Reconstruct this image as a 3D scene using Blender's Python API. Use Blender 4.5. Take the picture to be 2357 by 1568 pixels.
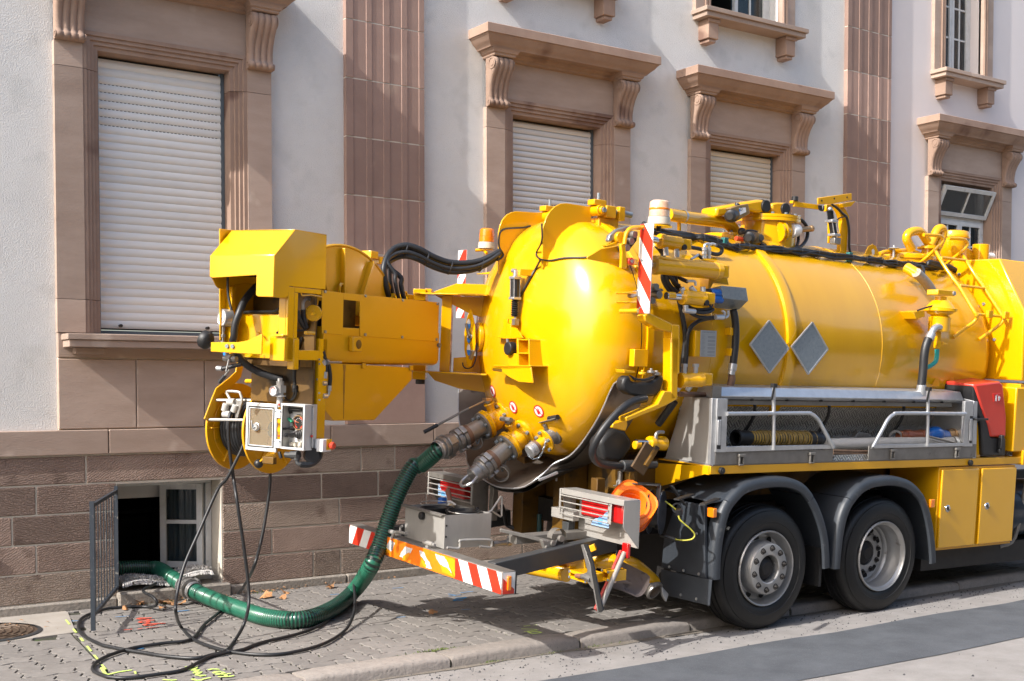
import bpy, bmesh, math, random
from mathutils import Vector, Matrix, Euler
V = Vector
R_ = math.radians
random.seed(7)
for o in list(bpy.data.objects): bpy.data.objects.remove(o, do_unlink=True)
scene = bpy.context.scene
COL = scene.collection
# ------------------------------------------------------------------ camera
F, PX, PY, CH = 2790.0, 1178.5, 987.0, 1.95          # focal length and principal point for a 2357 px wide frame
PITCH, YAW = math.atan(97 / F), R_(55.6)
CAM = V((0, 0, CH))
_d = V((math.cos(YAW), math.sin(YAW), 0)); CR = V((_d.y, -_d.x, 0))
CF = _d * math.cos(PITCH) - V((0, 0, 1)) * math.sin(PITCH); CU = CR.cross(CF)
cd = bpy.data.cameras.new('camera'); cam = bpy.data.objects.new('camera', cd); COL.objects.link(cam)
m = Matrix((CR, CU, -CF)).transposed().to_4x4(); m.translation = CAM
cam.matrix_world = m
cd.sensor_width = 36; cd.sensor_fit = 'HORIZONTAL'; cd.lens = F / 2357 * 36
cd.shift_y = (PY - 784) / 2357; cd.clip_start = .1; cd.clip_end = 500
scene.camera = cam
# ------------------------------------------------------------------ sky and sun
SUN = V((-1.0, -0.11, 0.80)).normalized()             # towards the sun
w = bpy.data.worlds.new('World'); scene.world = w; w.use_nodes = True
nt = w.node_tree; bg = nt.nodes['Background']
sky = nt.nodes.new('ShaderNodeTexSky'); sky.sky_type = 'NISHITA'; sky.sun_disc = False
sky.sun_elevation = math.asin(SUN.z); sky.sun_rotation = math.atan2(SUN.x, SUN.y)
sky.air_density = 1.0; sky.dust_density = 3.2; sky.ozone_density = 1.0
nt.links.new(sky.outputs[0], bg.inputs[0]); bg.inputs[1].default_value = 0.15
sd = bpy.data.lights.new('sun', 'SUN'); sd.energy = 3.3; sd.angle = R_(0.53); sd.color = (1.0, .965, .92)
sun = bpy.data.objects.new('sun', sd); COL.objects.link(sun)
sun.rotation_euler = (-SUN).to_track_quat('-Z', 'Y').to_euler(); sun.location = (-20, -5, 20)
scene.view_settings.view_transform = 'Standard'; scene.view_settings.look = 'None'
scene.view_settings.exposure = 1.08; scene.view_settings.gamma = 1.0
# ------------------------------------------------------------------ from photo readings to points in the place
REG = {1: (0, 0, 1.68357), 2: (1300, 0, 1.68357), 3: (2696, 0, 1.68357), 4: (0, 900, 1.68357), 5: (0, 1795, 1.68357), 6: (1300, 1795, 1.68357),
       7: (2696, 1795, 1.68357), 8: (2696, 900, 1.68357), 'a': (780, 880, 3.015), 'b': (780, 1350, 2.7517), 'c': (1250, 900, 1.96),
       'd': (1800, 780, 2.1771), 'e': (2350, 780, 2.1771), 'f': (2750, 720, 2.94625), 'g': (3400, 850, 2.24), 'h': (1650, 1400, 2.6129),
       'i': (1300, 2150, 2.357), 'j': (0, 2250, 2.6189), 'k': (2000, 1850, 2.6133), 'l': (330, 1880, 2.6133), 'm': (2500, 1480, 2.94625),
       'n': (3300, 1480, 2.96106), 'o': (2250, 1350, 2.4127), 'p': (1500, 1900, 3.13667), 'q': (400, 2400, 3.9283), 'u': (1050, 1600, 5.2275),
       'v': (2400, 1850, 2.614), 'C': (0, 1780, 2.34), 'A': (1450, 2480, 5.8925), 'F': (0, 0, .57544)}
def ray(k, x, y):
 x0, y0, s = REG[k]
 X, Y = (x0 + x / s) / 1.7378, (y0 + y / s) / 1.7378
 return CF * F + CR * (X - PX) - CU * (Y - PY)
class Frame:
 """an oriented frame; P(region, x, y, axis=value) is the point on the plane axis=value seen at that reading"""
 def __init__(self, o, rot): self.o, self.r, self.ri = V(o), rot, rot.transposed()
 def P(self, k, x, y, a=None, b=None, c=None):
  v = self.ri @ ray(k, x, y); q = self.ri @ (CAM - self.o)
  i = 0 if a is not None else 1 if b is not None else 2
  val = (a, b, c)[i]
  return q + v * ((val - q[i]) / v[i])
 def line(self, k, x, y): return self.ri @ (CAM - self.o), (self.ri @ ray(k, x, y)).normalized()
WORLD = Frame((0, 0, 0), Matrix.Identity(3))
TROT = Euler((R_(2.8), R_(0.9), 0), 'XYZ'); TORG = V((7.06, 6.82, 0))
TRUCK = Frame(TORG, TROT.to_matrix())
def W(k, x, y, **kw): return WORLD.P(k, x, y, **{{'X': 'a', 'Y': 'b', 'Z': 'c'}[i]: j for i, j in kw.items()})
def T(k, x, y, **kw): return TRUCK.P(k, x, y, **{{'s': 'a', 't': 'b', 'h': 'c'}[i]: j for i, j in kw.items()})
# ------------------------------------------------------------------ materials
MATS = {}
def mat(name, c1, c2=None, rough=.6, metal=0., ns=3., bump=0., bs=60., rnd=0., coat=0., c3=None, n3=40., t3=.62, spec=.5, detail=6., bdist=.01, stretch=None, emit=None, trans=0., alpha=1., rvar=0., wave=None, vor=None):
 if name in MATS: return MATS[name]
 M = bpy.data.materials.new(name); M.use_nodes = True; t = M.node_tree; N = t.nodes; Lk = t.links.new
 b = N['Principled BSDF']
 b.inputs['Metallic'].default_value = metal; b.inputs['Roughness'].default_value = rough
 b.inputs['Specular IOR Level'].default_value = spec; b.inputs['Coat Weight'].default_value = coat
 b.inputs['Coat Roughness'].default_value = .08
 b.inputs['Transmission Weight'].default_value = trans; b.inputs['Alpha'].default_value = alpha
 if emit: b.inputs['Emission Color'].default_value = (*emit[:3], 1); b.inputs['Emission Strength'].default_value = emit[3]
 tc = N.new('ShaderNodeTexCoord'); vec = tc.outputs['Object']
 if rnd:
  oi = N.new('ShaderNodeObjectInfo'); ad = N.new('ShaderNodeVectorMath'); ad.operation = 'ADD'
  sc = N.new('ShaderNodeVectorMath'); sc.operation = 'SCALE'; sc.inputs[0].default_value = (17, 31, 23)
  Lk(oi.outputs['Random'], sc.inputs['Scale']); Lk(vec, ad.inputs[0]); Lk(sc.outputs[0], ad.inputs[1]); vec = ad.outputs[0]
 if stretch:
  mp = N.new('ShaderNodeMapping'); mp.inputs['Scale'].default_value = stretch; Lk(vec, mp.inputs[0]); svec = mp.outputs[0]
 else: svec = vec
 col = None
 if c2:
  n = N.new('ShaderNodeTexNoise'); n.inputs['Scale'].default_value = ns; n.inputs['Detail'].default_value = detail; n.inputs['Roughness'].default_value = .65
  Lk(svec, n.inputs['Vector'])
  r = N.new('ShaderNodeValToRGB'); r.color_ramp.elements[0].position = .33; r.color_ramp.elements[1].position = .68
  r.color_ramp.elements[0].color = (*c1, 1); r.color_ramp.elements[1].color = (*c2, 1)
  Lk(n.outputs['Fac'], r.inputs[0]); col = r.outputs[0]
  if rvar:
   mr = N.new('ShaderNodeMapRange'); mr.inputs['To Min'].default_value = max(.02, rough - rvar); mr.inputs['To Max'].default_value = min(1, rough + rvar)
   n2 = N.new('ShaderNodeTexNoise'); n2.inputs['Scale'].default_value = ns * 2.3; n2.inputs['Detail'].default_value = 5; Lk(vec, n2.inputs['Vector'])
   Lk(n2.outputs['Fac'], mr.inputs['Value']); Lk(mr.outputs[0], b.inputs['Roughness'])
 if c3:
  n = N.new('ShaderNodeTexNoise'); n.inputs['Scale'].default_value = n3; n.inputs['Detail'].default_value = 3; Lk(vec, n.inputs['Vector'])
  r = N.new('ShaderNodeValToRGB'); r.color_ramp.elements[0].position = t3; r.color_ramp.elements[1].position = min(1, t3 + .1)
  r.color_ramp.elements[0].color = (0, 0, 0, 1); r.color_ramp.elements[1].color = (1, 1, 1, 1); Lk(n.outputs['Fac'], r.inputs[0])
  mx = N.new('ShaderNodeMixRGB'); Lk(r.outputs[0], mx.inputs[0])
  if col: Lk(col, mx.inputs[1])
  else: mx.inputs[1].default_value = (*c1, 1)
  mx.inputs[2].default_value = (*c3, 1); col = mx.outputs[0]
 if rnd:
  hs = N.new('ShaderNodeHueSaturation'); mr = N.new('ShaderNodeMapRange')
  mr.inputs['To Min'].default_value = 1 - rnd; mr.inputs['To Max'].default_value = 1 + rnd; Lk(oi.outputs['Random'], mr.inputs['Value']); Lk(mr.outputs[0], hs.inputs['Value'])
  if col: Lk(col, hs.inputs['Color'])
  else: hs.inputs['Color'].default_value = (*c1, 1)
  col = hs.outputs[0]
 if col: Lk(col, b.inputs['Base Color'])
 else: b.inputs['Base Color'].default_value = (*c1, 1)
 if bump:
  if wave:
   n = N.new('ShaderNodeTexWave'); n.wave_type = 'BANDS'; n.bands_direction = wave[0]; n.inputs['Scale'].default_value = wave[1]
   n.inputs['Distortion'].default_value = wave[2]; n.inputs['Detail'].default_value = 3; n.inputs['Detail Scale'].default_value = wave[3]; Lk(vec, n.inputs['Vector'])
   ho = n.outputs['Fac']
  elif vor:
   n = N.new('ShaderNodeTexVoronoi'); n.inputs['Scale'].default_value = vor; Lk(vec, n.inputs['Vector']); ho = n.outputs['Distance']
  else:
   n = N.new('ShaderNodeTexNoise'); n.inputs['Scale'].default_value = bs; n.inputs['Detail'].default_value = 4; n.inputs['Roughness'].default_value = .6; Lk(svec, n.inputs['Vector']); ho = n.outputs['Fac']
  bp = N.new('ShaderNodeBump'); bp.inputs['Strength'].default_value = bump; bp.inputs['Distance'].default_value = bdist
  Lk(ho, bp.inputs['Height']); Lk(bp.outputs[0], b.inputs['Normal'])
 MATS[name] = M; return M
YEL = mat('yellow_paint', (.6615, .3375, .0011), (.684, .3555, .0014), rough=.2, ns=1.3, coat=.45, rvar=.06)
YELW = mat('yellow_paint_worn', (.6435, .324, .0014), (.666, .3375, .0018), rough=.34, ns=1.5, coat=.2, c3=(.243, .1377, .0162), n3=9, t3=.70, rvar=.08)
YELS = mat('yellow_paint_satin', (.6345, .315, .0014), (.657, .3285, .0018), rough=.36, ns=1.5, coat=.15, c3=(.3402, .1782, .0081), n3=3.1, t3=.72)
YDIRT_SHADE = mat('yellow_paint_dirty_shaded', (.1463, .0708, .002), (.078, .0364, .0033), rough=.55, ns=2.2, c3=(.0195, .0117, .0046), n3=5, t3=.55)  # dirty yellow, darkened further to stand in for shade on inner parts
STEEL = mat('stainless_steel', (.44, .425, .395), (.37, .355, .33), rough=.38, metal=.4, ns=6, rvar=.10, stretch=(1, 1, .25))
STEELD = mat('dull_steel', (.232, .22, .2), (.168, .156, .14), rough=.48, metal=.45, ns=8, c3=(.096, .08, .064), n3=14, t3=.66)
ALU = mat('aluminium', (.56, .57, .58), (.46, .47, .48), rough=.38, metal=.75, ns=12, rvar=.08)
ALUD = mat('aluminium_cast', (.36, .35, .335), (.25, .24, .225), rough=.45, metal=.8, ns=25, bump=.15, bs=120)
ZINC = mat('zinc_plate', (.27, .31, .34), (.21, .25, .28), rough=.40, metal=.45, ns=30, c3=(.17, .20, .22), n3=60, t3=.6)
GREYP = mat('grey_plastic', (.037, .044, .053), (.028, .033, .041), rough=.46, ns=5, c3=(.081, .084, .087), n3=11, t3=.66, bump=.08, bs=300)
BLACK = mat('black_plastic', (.012, .012, .013), (.020, .020, .021), rough=.42, ns=9)
DARK = mat('dark_metal', (.007, .006, .006), (.018, .015, .013), rough=.6, ns=6)
FRAME = mat('chassis_grey', (.034, .038, .042), (.049, .050, .050), rough=.45, ns=7, c3=(.112, .083, .060), n3=18, t3=.68)
RUB = mat('black_rubber', (.011, .011, .012), (.017, .017, .017), rough=.5, ns=14, c3=(.045, .044, .041), n3=22, t3=.66)
TYRE = mat('tyre_rubber', (.004, .004, .004), (.008, .008, .008), rough=.5, ns=5, c3=(.017, .016, .016), n3=7, t3=.68, bump=.1, bs=200)
HOSEB = mat('hose_black', (.012, .013, .015), (.019, .020, .022), rough=.46, ns=40, c3=(.075, .075, .075), n3=70, t3=.68)
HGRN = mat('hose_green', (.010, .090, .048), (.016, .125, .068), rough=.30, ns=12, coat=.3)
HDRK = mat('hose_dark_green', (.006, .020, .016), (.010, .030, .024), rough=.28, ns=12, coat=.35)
RED = mat('red_reflective', (.62, .035, .012), (.54, .026, .010), rough=.38, ns=20, coat=.2)
WHITE = mat('white_reflective', (.74, .74, .72), (.66, .66, .64), rough=.42, ns=20, coat=.2)
ORNG = mat('orange_reflective', (.88, .23, .006), (.80, .15, .008), rough=.42, ns=7, coat=.1)
AMBR = mat('amber_reflective', (.85, .36, .006), (.80, .30, .006), rough=.42, ns=9)
OLDW = mat('bare_white_patch', (.66, .63, .62), (.56, .53, .52), rough=.6, ns=20)
CONE = mat('cone_orange', (.92, .20, .010), (.88, .17, .010), rough=.42, ns=8, coat=.1)
LAMPO = mat('amber_lens', (.80, .22, .005), (.72, .17, .004), rough=.18, ns=3, coat=.5)
LAMPF = mat('faded_amber_lens', (.58, .34, .20), (.74, .60, .48), rough=.3, ns=9, coat=.3)
LAMPR = mat('red_lens', (.50, .010, .010), (.36, .006, .006), rough=.15, ns=14, coat=.5)
LAMPB = mat('pale_blue_lens', (.30, .45, .66), (.22, .36, .58), rough=.2, ns=14, coat=.5)
REDP = mat('red_plastic', (.60, .045, .025), (.54, .035, .02), rough=.34, ns=3, coat=.15)
BLUE = mat('blue_paint', (.010, .12, .46), (.008, .09, .36), rough=.35, ns=8)
REDBR = mat('red_brass', (.24, .05, .025), (.32, .13, .06), rough=.45, metal=.3, ns=15)
BRASS = mat('brass', (.46, .30, .16), (.38, .24, .12), rough=.38, metal=.75, ns=15)
CREAM = mat('cream_plastic', (.56, .51, .42), (.50, .46, .38), rough=.5, ns=6)
WPL = mat('white_plastic', (.74, .74, .73), (.68, .68, .67), rough=.4, ns=6)
TEAL = mat('teal_hose', (.012, .27, .25), (.016, .30, .28), rough=.35, ns=6)
WOOD = mat('worn_wood', (.28, .12, .07), (.20, .08, .05), rough=.6, ns=14, stretch=(1, 1, .2))
CORD = mat('yellow_cord', (.60, .50, .04), (.30, .34, .05), rough=.5, ns=30)
ROPE = mat('frayed_rope', (.30, .22, .09), (.20, .14, .06), rough=.85, ns=60)
BLUES = mat('blue_sticker', (.02, .22, .66), rough=.4)
def alpha_glass(name, col, a, rough=.05):
 M = bpy.data.materials.new(name); M.use_nodes = True; t = M.node_tree; N = t.nodes
 b = N['Principled BSDF']; b.inputs['Base Color'].default_value = (*col, 1); b.inputs['Roughness'].default_value = rough
 b.inputs['Alpha'].default_value = a; b.inputs['Specular IOR Level'].default_value = .6; MATS[name] = M; return M
PANE = alpha_glass('window_glass', (.02, .03, .035), .45)
CPANE = alpha_glass('clear_cover', (.55, .50, .38), .16, .12)
# ------------------------------------------------------------------ mesh collecting
def basis(d):
 d = V(d).normalized(); u = V((0, 0, 1)) if abs(d.z) < .9 else V((1, 0, 0))
 x = u.cross(d).normalized(); return x, d.cross(x).normalized(), d
def smooth_path(pts, n=6):
 P = [V(p) for p in pts]
 if len(P) < 3: return P
 out = []
 for i in range(len(P) - 1):
  p0 = P[i - 1] if i else P[0] * 2 - P[1]; p1, p2 = P[i], P[i + 1]; p3 = P[i + 2] if i + 2 < len(P) else P[-1] * 2 - P[-2]
  for j in range(n):
   t = j / n
   out.append(.5 * ((2 * p1) + (p2 - p0) * t + (2 * p0 - 5 * p1 + 4 * p2 - p3) * t * t + (3 * p1 - p0 - 3 * p2 + p3) * t ** 3))
 out.append(P[-1]); return out
class MB:
 def __init__(self): self.v, self.f, self.mi = [], [], []; self.cur = 0
 def add(self, vs, fs):
  b = len(self.v); self.v += [tuple(p) for p in vs]; self.f += [tuple(i + b for i in f) for f in fs]; self.mi += [self.cur] * len(fs); return self
 def use(self, i): self.cur = i; return self
 def box(self, p, q):
  x0, x1 = sorted((p[0], q[0])); y0, y1 = sorted((p[1], q[1])); z0, z1 = sorted((p[2], q[2]))
  return self.add([(x0, y0, z0), (x1, y0, z0), (x1, y1, z0), (x0, y1, z0), (x0, y0, z1), (x1, y0, z1), (x1, y1, z1), (x0, y1, z1)],
      [(0, 3, 2, 1), (4, 5, 6, 7), (0, 1, 5, 4), (1, 2, 6, 5), (2, 3, 7, 6), (3, 0, 4, 7)])
 def obox(self, c, ax, ay, az):
  c, ax, ay, az = V(c), V(ax), V(ay), V(az)
  vs = [c + ax * i + ay * j + az * k for k in (-1, 1) for i, j in ((-1, -1), (1, -1), (1, 1), (-1, 1))]
  fl = ax.cross(ay).dot(az) < 0
  fs = [(0, 3, 2, 1), (4, 5, 6, 7), (0, 1, 5, 4), (1, 2, 6, 5), (2, 3, 7, 6), (3, 0, 4, 7)]
  return self.add(vs, [f[::-1] for f in fs] if fl else fs)
 def bar(self, p, q, w, h, up=(0, 0, 1)):
  p, q = V(p), V(q); d = (q - p); z = d.normalized(); x = V(up).cross(z)
  if x.length < 1e-4: x = V((1, 0, 0)).cross(z)
  x.normalize(); y = z.cross(x)
  return self.obox((p + q) / 2, x * w / 2, y * h / 2, d / 2)
 def prism(self, poly, d):
  P = [V(p) for p in poly]; d = V(d); n = len(P)
  nor = V((0, 0, 0))
  for i in range(n): nor += P[i].cross(P[(i + 1) % n])
  if nor.dot(d) > 0: P = P[::-1]
  vs = P + [p + d for p in P]
  fs = [tuple(range(n)), tuple(range(2 * n - 1, n - 1, -1))] + [(i, n + i, n + (i + 1) % n, (i + 1) % n) for i in range(n)]
  return self.add(vs, fs)
 def tube(self, pts, r, seg=8, caps=True, smooth=0, closed=False):
  P = smooth_path(pts, smooth) if smooth else [V(p) for p in pts]
  n = len(P); rr = r if callable(r) else (lambda i: r)
  vs, fs = [], []; x = None
  for i, p in enumerate(P):
   if closed: d = P[(i + 1) % n] - P[i - 1]
   else: d = (P[i + 1] if i + 1 < n else P[i]) - (P[i - 1] if i else P[i])
   if d.length < 1e-9: d = V((0, 0, 1))
   d.normalize()
   if x is None: x, y, _ = basis(d)
   else:
    x = x - d * x.dot(d)
    x = x.normalized() if x.length > 1e-6 else basis(d)[0]
    y = d.cross(x)
   R = rr(i)
   for j in range(seg):
    a = 2 * math.pi * j / seg; vs.append(p + x * (R * math.cos(a)) + y * (R * math.sin(a)))
  for i in range(n - (0 if closed else 1)):
   for j in range(seg):
    a, b = i * seg + j, i * seg + (j + 1) % seg; c, e = ((i + 1) % n) * seg + (j + 1) % seg, ((i + 1) % n) * seg + j
    fs.append((a, b, c, e))
  if caps and not closed: fs += [tuple(range(seg - 1, -1, -1)), tuple((n - 1) * seg + j for j in range(seg))]
  return self.add(vs, fs)
 def cyl(self, p, q, r, seg=16, r2=None):
  r2 = r if r2 is None else r2
  return self.tube([p, q], lambda i: (r, r2)[i], seg)
 def lathe(self, prof, o, d, seg=24, a0=0., a1=None, up=None, capends=False):
  """prof = [(radius, distance along d)]"""
  o = V(o); x, y, d = basis(d)
  if up is not None:
   y = V(up) - d * V(up).dot(d); y.normalize(); x = y.cross(d)
  full = a1 is None; a1 = a0 + 2 * math.pi if full else a1
  m = seg if full else seg + 1; vs, fs = [], []
  for r, z in prof:
   for j in range(m):
    a = a0 + (a1 - a0) * j / seg; vs.append(o + d * z + x * (r * math.cos(a)) + y * (r * math.sin(a)))
  for i in range(len(prof) - 1):
   for j in range(seg):
    k = (j + 1) % m; fs.append((i * m + j, i * m + k, (i + 1) * m + k, (i + 1) * m + j))
  return self.add(vs, fs)
 def sphere(self, c, r, seg=12, rings=8, sc=(1, 1, 1)):
  c = V(c); vs, fs = [], []
  for i in range(rings + 1):
   a = math.pi * i / rings
   for j in range(seg):
    b = 2 * math.pi * j / seg; vs.append(c + V((math.sin(a) * math.cos(b) * r * sc[0], math.sin(a) * math.sin(b) * r * sc[1], math.cos(a) * r * sc[2])))
  for i in range(rings):
   for j in range(seg): fs.append((i * seg + j, (i + 1) * seg + j, (i + 1) * seg + (j + 1) % seg, i * seg + (j + 1) % seg))
  return self.add(vs, fs)
 def loft(self, rings, caps=True, close=True):
  n = len(rings[0]); vs = [p for r in rings for p in r]; fs = []
  for i in range(len(rings) - 1):
   for j in range(n if close else n - 1): fs.append((i * n + j, i * n + (j + 1) % n, (i + 1) * n + (j + 1) % n, (i + 1) * n + j))
  if caps: fs += [tuple(range(n - 1, -1, -1)), tuple((len(rings) - 1) * n + j for j in range(n))]
  return self.add(vs, fs)
 def ring(self, p, d, ri, ro, th, seg=20):
  return self.lathe([(ri, 0), (ro, 0), (ro, th), (ri, th), (ri, 0)], p, d, seg)
 def bolt(self, p, d, r=.012, l=.012): return self.cyl(p, V(p) + V(d).normalized() * l, r, 6)
 def mesh(self, name, mats, smooth=True, ang=35, fix=True):
  me = bpy.data.meshes.new(name); me.from_pydata(self.v, [], self.f)
  for M in (mats if isinstance(mats, (list, tuple)) else [mats]): me.materials.append(M)
  me.polygons.foreach_set('material_index', self.mi)
  if fix:
   bm = bmesh.new(); bm.from_mesh(me); bmesh.ops.remove_doubles(bm, verts=bm.verts, dist=1e-5); bmesh.ops.recalc_face_normals(bm, faces=bm.faces); bm.to_mesh(me); bm.free()
  if smooth:
   me.polygons.foreach_set('use_smooth', [True] * len(me.polygons)); me.set_sharp_from_angle(angle=R_(ang))
  me.update(); return me
 def build(self, name, mats, parent=None, bevel=0, **kw):
  o = bpy.data.objects.new(name, self.mesh(name, mats, **kw)); COL.objects.link(o)
  if parent: o.parent = parent
  if bevel: bev(o, bevel)
  return o
def bev(o, w, seg=2):
 m = o.modifiers.new('bevel', 'BEVEL'); m.width = w; m.segments = seg; m.limit_method = 'ANGLE'; m.angle_limit = R_(40); m.harden_normals = False
def empty(name, loc=(0, 0, 0), rot=None, parent=None):
 o = bpy.data.objects.new(name, None); COL.objects.link(o); o.location = loc; o.empty_display_size = .1
 if rot is not None: o.rotation_euler = rot
 if parent: o.parent = parent
 return o
def tag(o, label=None, cat=None, group=None, kind=None):
 if label: o['label'] = label
 if cat: o['category'] = cat
 if group: o['group'] = group
 if kind: o['kind'] = kind
 return o
def clip(poly, n, c, keep=1):
 """clip a 2D polygon to n.p*keep <= c*keep"""
 out = []
 for i in range(len(poly)):
  p, q = poly[i], poly[(i + 1) % len(poly)]
  a, b = (n[0] * p[0] + n[1] * p[1] - c) * keep, (n[0] * q[0] + n[1] * q[1] - c) * keep
  if a <= 0: out.append(p)
  if a * b < 0: t = a / (a - b); out.append((p[0] + (q[0] - p[0]) * t, p[1] + (q[1] - p[1]) * t))
 return out
def arc(c, r, a0, a1, n, ax, ay):
 return [V(c) + V(ax) * (r * math.cos(R_(a0 + (a1 - a0) * i / n))) + V(ay) * (r * math.sin(R_(a0 + (a1 - a0) * i / n))) for i in range(n + 1)]
# ================================================================== the two houses
PLAST = mat('roughcast_plaster', (.686, .675, .6497), (.6027, .592, .5681), rough=.95, ns=1.1, bump=.6, bs=85, bdist=.015, c3=(.588, .58, .5559), n3=2.8, t3=.55, spec=.1)
PLAST2 = mat('smooth_pink_plaster', (0.6966, 0.6372, 0.6156), (0.6588, 0.5994, 0.5778), rough=.92, ns=.9, bump=.18, bs=120, bdist=.006, spec=.1)
SAND = mat('dressed_sandstone', (.4291, .3293, .2679), (.3374, .2515, .2002), rough=.88, ns=2.1, bump=.28, bs=40, rnd=.13, stretch=(.6, 1, 2.2), c3=(.4934, .3907, .3192), n3=3.2, t3=.66, bdist=.006, spec=.15)
SANDV = mat('moulded_sandstone', (.355, .2512, .1938), (.2731, .1862, .1431), rough=.88, ns=2.6, bump=.18, bs=70, rnd=.09, bdist=.005, c3=(.1755, .1077, .0834), n3=1.9, t3=.62, spec=.15)
PILST = mat('pilaster_sandstone', (.3382, .2303, .1885), (.2693, .1813, .1495), rough=.88, ns=1.8, bump=.2, bs=60, rnd=.20, bdist=.005, c3=(.4219, .3107, .2432), n3=2.2, t3=.69, spec=.15)
def tooled(name, c1, c2, bump):
 M = mat(name, c1, c2, rough=.92, ns=2.4, rnd=.22, c3=(.19, .135, .11), n3=3.5, t3=.60, spec=.12)
 t = M.node_tree; N = t.nodes; b = N['Principled BSDF']
 tc = N.new('ShaderNodeTexCoord'); oi = N.new('ShaderNodeObjectInfo')
 rot = N.new('ShaderNodeVectorRotate'); rot.rotation_type = 'Y_AXIS'; mr = N.new('ShaderNodeMapRange'); mr.inputs['To Min'].default_value = -.35; mr.inputs['To Max'].default_value = .6
 t.links.new(oi.outputs['Random'], mr.inputs['Value']); t.links.new(mr.outputs[0], rot.inputs['Angle']); t.links.new(tc.outputs['Object'], rot.inputs['Vector'])
 nz = N.new('ShaderNodeTexNoise'); nz.inputs['Scale'].default_value = 9; nz.inputs['Detail'].default_value = 3
 t.links.new(tc.outputs['Object'], nz.inputs['Vector'])
 wv = N.new('ShaderNodeTexWave'); wv.bands_direction = 'Z'; wv.inputs['Scale'].default_value = 17; wv.inputs['Distortion'].default_value = 7.5; wv.inputs['Detail'].default_value = 3; wv.inputs['Detail Scale'].default_value = 3.2
 t.links.new(rot.outputs[0], wv.inputs['Vector'])
 mx = N.new('ShaderNodeMath'); mx.operation = 'ADD'; t.links.new(wv.outputs['Fac'], mx.inputs[0]); t.links.new(nz.outputs['Fac'], mx.inputs[1])
 bp = N.new('ShaderNodeBump'); bp.inputs['Strength'].default_value = bump; bp.inputs['Distance'].default_value = .03
 t.links.new(mx.outputs[0], bp.inputs['Height']); t.links.new(bp.outputs[0], b.inputs['Normal']); return M
TOOL = tooled('tooled_sandstone', (.3471, .254, .2071), (.2583, .185, .1502), .75)
TOOLP = tooled('pale_tooled_sandstone', (.40, .315, .255), (.33, .255, .205), .75)
MORT = mat('lime_mortar', (.58, .53, .45), (.50, .455, .38), rough=.95, ns=6, bump=.4, bs=60)
GRAN = mat('granite', (.30, .265, .225), (.20, .18, .155), rough=.9, ns=28, bump=.6, bs=45, bdist=.012, rnd=.1, c3=(.10, .09, .08), n3=70, t3=.62)
SLAT = mat('shutter_slat', (.73, .72, .685), (.66, .65, .615), rough=.55, ns=3, rnd=.05, stretch=(.4, 1, 6))
SLATB = mat('beige_shutter_slat', (.68, .625, .52), (.60, .55, .455), rough=.55, ns=3, rnd=.05, stretch=(.4, 1, 6))
SLATW = mat('pale_shutter_slat', (.74, .73, .70), (.67, .66, .63), rough=.55, ns=3, rnd=.04, stretch=(.4, 1, 6))
SLOT = mat('slot_shadow_gap', (.02, .02, .018), rough=.8)
GUIDE = mat('guide_rail', (.11, .135, .15), (.08, .10, .115), rough=.5, ns=9)
WFRAME = mat('white_window_paint', (.62, .62, .60), (.52, .52, .50), rough=.55, ns=9, c3=(.33, .31, .27), n3=13, t3=.68)
ROOMD = mat('unlit_room_wall', (.035, .033, .03), (.05, .046, .04), rough=.9, ns=2)  # colour kept dark in place of the shade of an unlit room
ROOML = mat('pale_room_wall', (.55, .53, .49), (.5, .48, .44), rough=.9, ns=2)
CURT = mat('grey_blue_curtain', (.07, .115, .14), (.10, .15, .175), rough=.85, ns=4, stretch=(9, 1, .3))
IRON = mat('painted_iron', (.022, .030, .042), (.034, .042, .052), rough=.5, ns=16, c3=(.20, .19, .17), n3=24, t3=.64)
YP = 10.46                     # plaster face
def holed_wall(mb, x0, x1, z0, z1, holes, yf, depth):
 xs = sorted({x0, x1, *[h[0] for h in holes], *[h[1] for h in holes]}); zs = sorted({z0, z1, *[h[2] for h in holes], *[h[3] for h in holes]})
 for i in range(len(xs) - 1):
  for j in range(len(zs) - 1):
   cx, cz = (xs[i] + xs[i + 1]) / 2, (zs[j] + zs[j + 1]) / 2
   if any(h[0] < cx < h[1] and h[2] < cz < h[3] for h in holes): continue
   mb.add([(xs[i], yf, zs[j]), (xs[i + 1], yf, zs[j]), (xs[i + 1], yf, zs[j + 1]), (xs[i], yf, zs[j + 1])], [(0, 1, 2, 3)])
 for a, b, c, d in holes:
  mb.add([(a, yf, c), (b, yf, c), (b, yf, d), (a, yf, d), (a, yf + depth, c), (b, yf + depth, c), (b, yf + depth, d), (a, yf + depth, d)],
               [(0, 4, 5, 1), (1, 5, 6, 2), (2, 6, 7, 3), (3, 7, 4, 0)])
HW = 1.90                      # outer width of a window surround
WX = [2.572, 6.808, 9.612]     # left edges of the surrounds of the first house
bld = empty('building', (5.0, 10.46, 0)); BO = V((5.0, 10.46, 0))
tag(bld, 'house with grey roughcast plaster, carved sandstone windows and tooled stone base', 'building')
bld2 = empty('building', (15.5, 10.46, 0)); BO2 = V((15.5, 10.46, 0))
tag(bld2, 'neighbouring house with smooth pinkish plaster and white muntin windows', 'building')
def shift(mb, d):
 mb.v = [tuple(V(p) - d) for p in mb.v]; return mb
def bpart(mb, name, m, parent=None, root=None, bevel=0, **kw):
 root = root or bld; off = BO if root is bld else BO2
 return shift(mb, off).build(name, m, parent or root, bevel, **kw)
def piece(name, mesh, parent, loc, rot=None, off=BO):
 o = bpy.data.objects.new(name, mesh); COL.objects.link(o); o.parent = parent; o.location = V(loc) - off
 if rot: o.rotation_euler = rot
 return o
def opening(x): return (x + .30, x + HW - .30, 2.38, 4.84)
UP = {'w2u': 6.85, 'w3u': 9.65}
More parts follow.
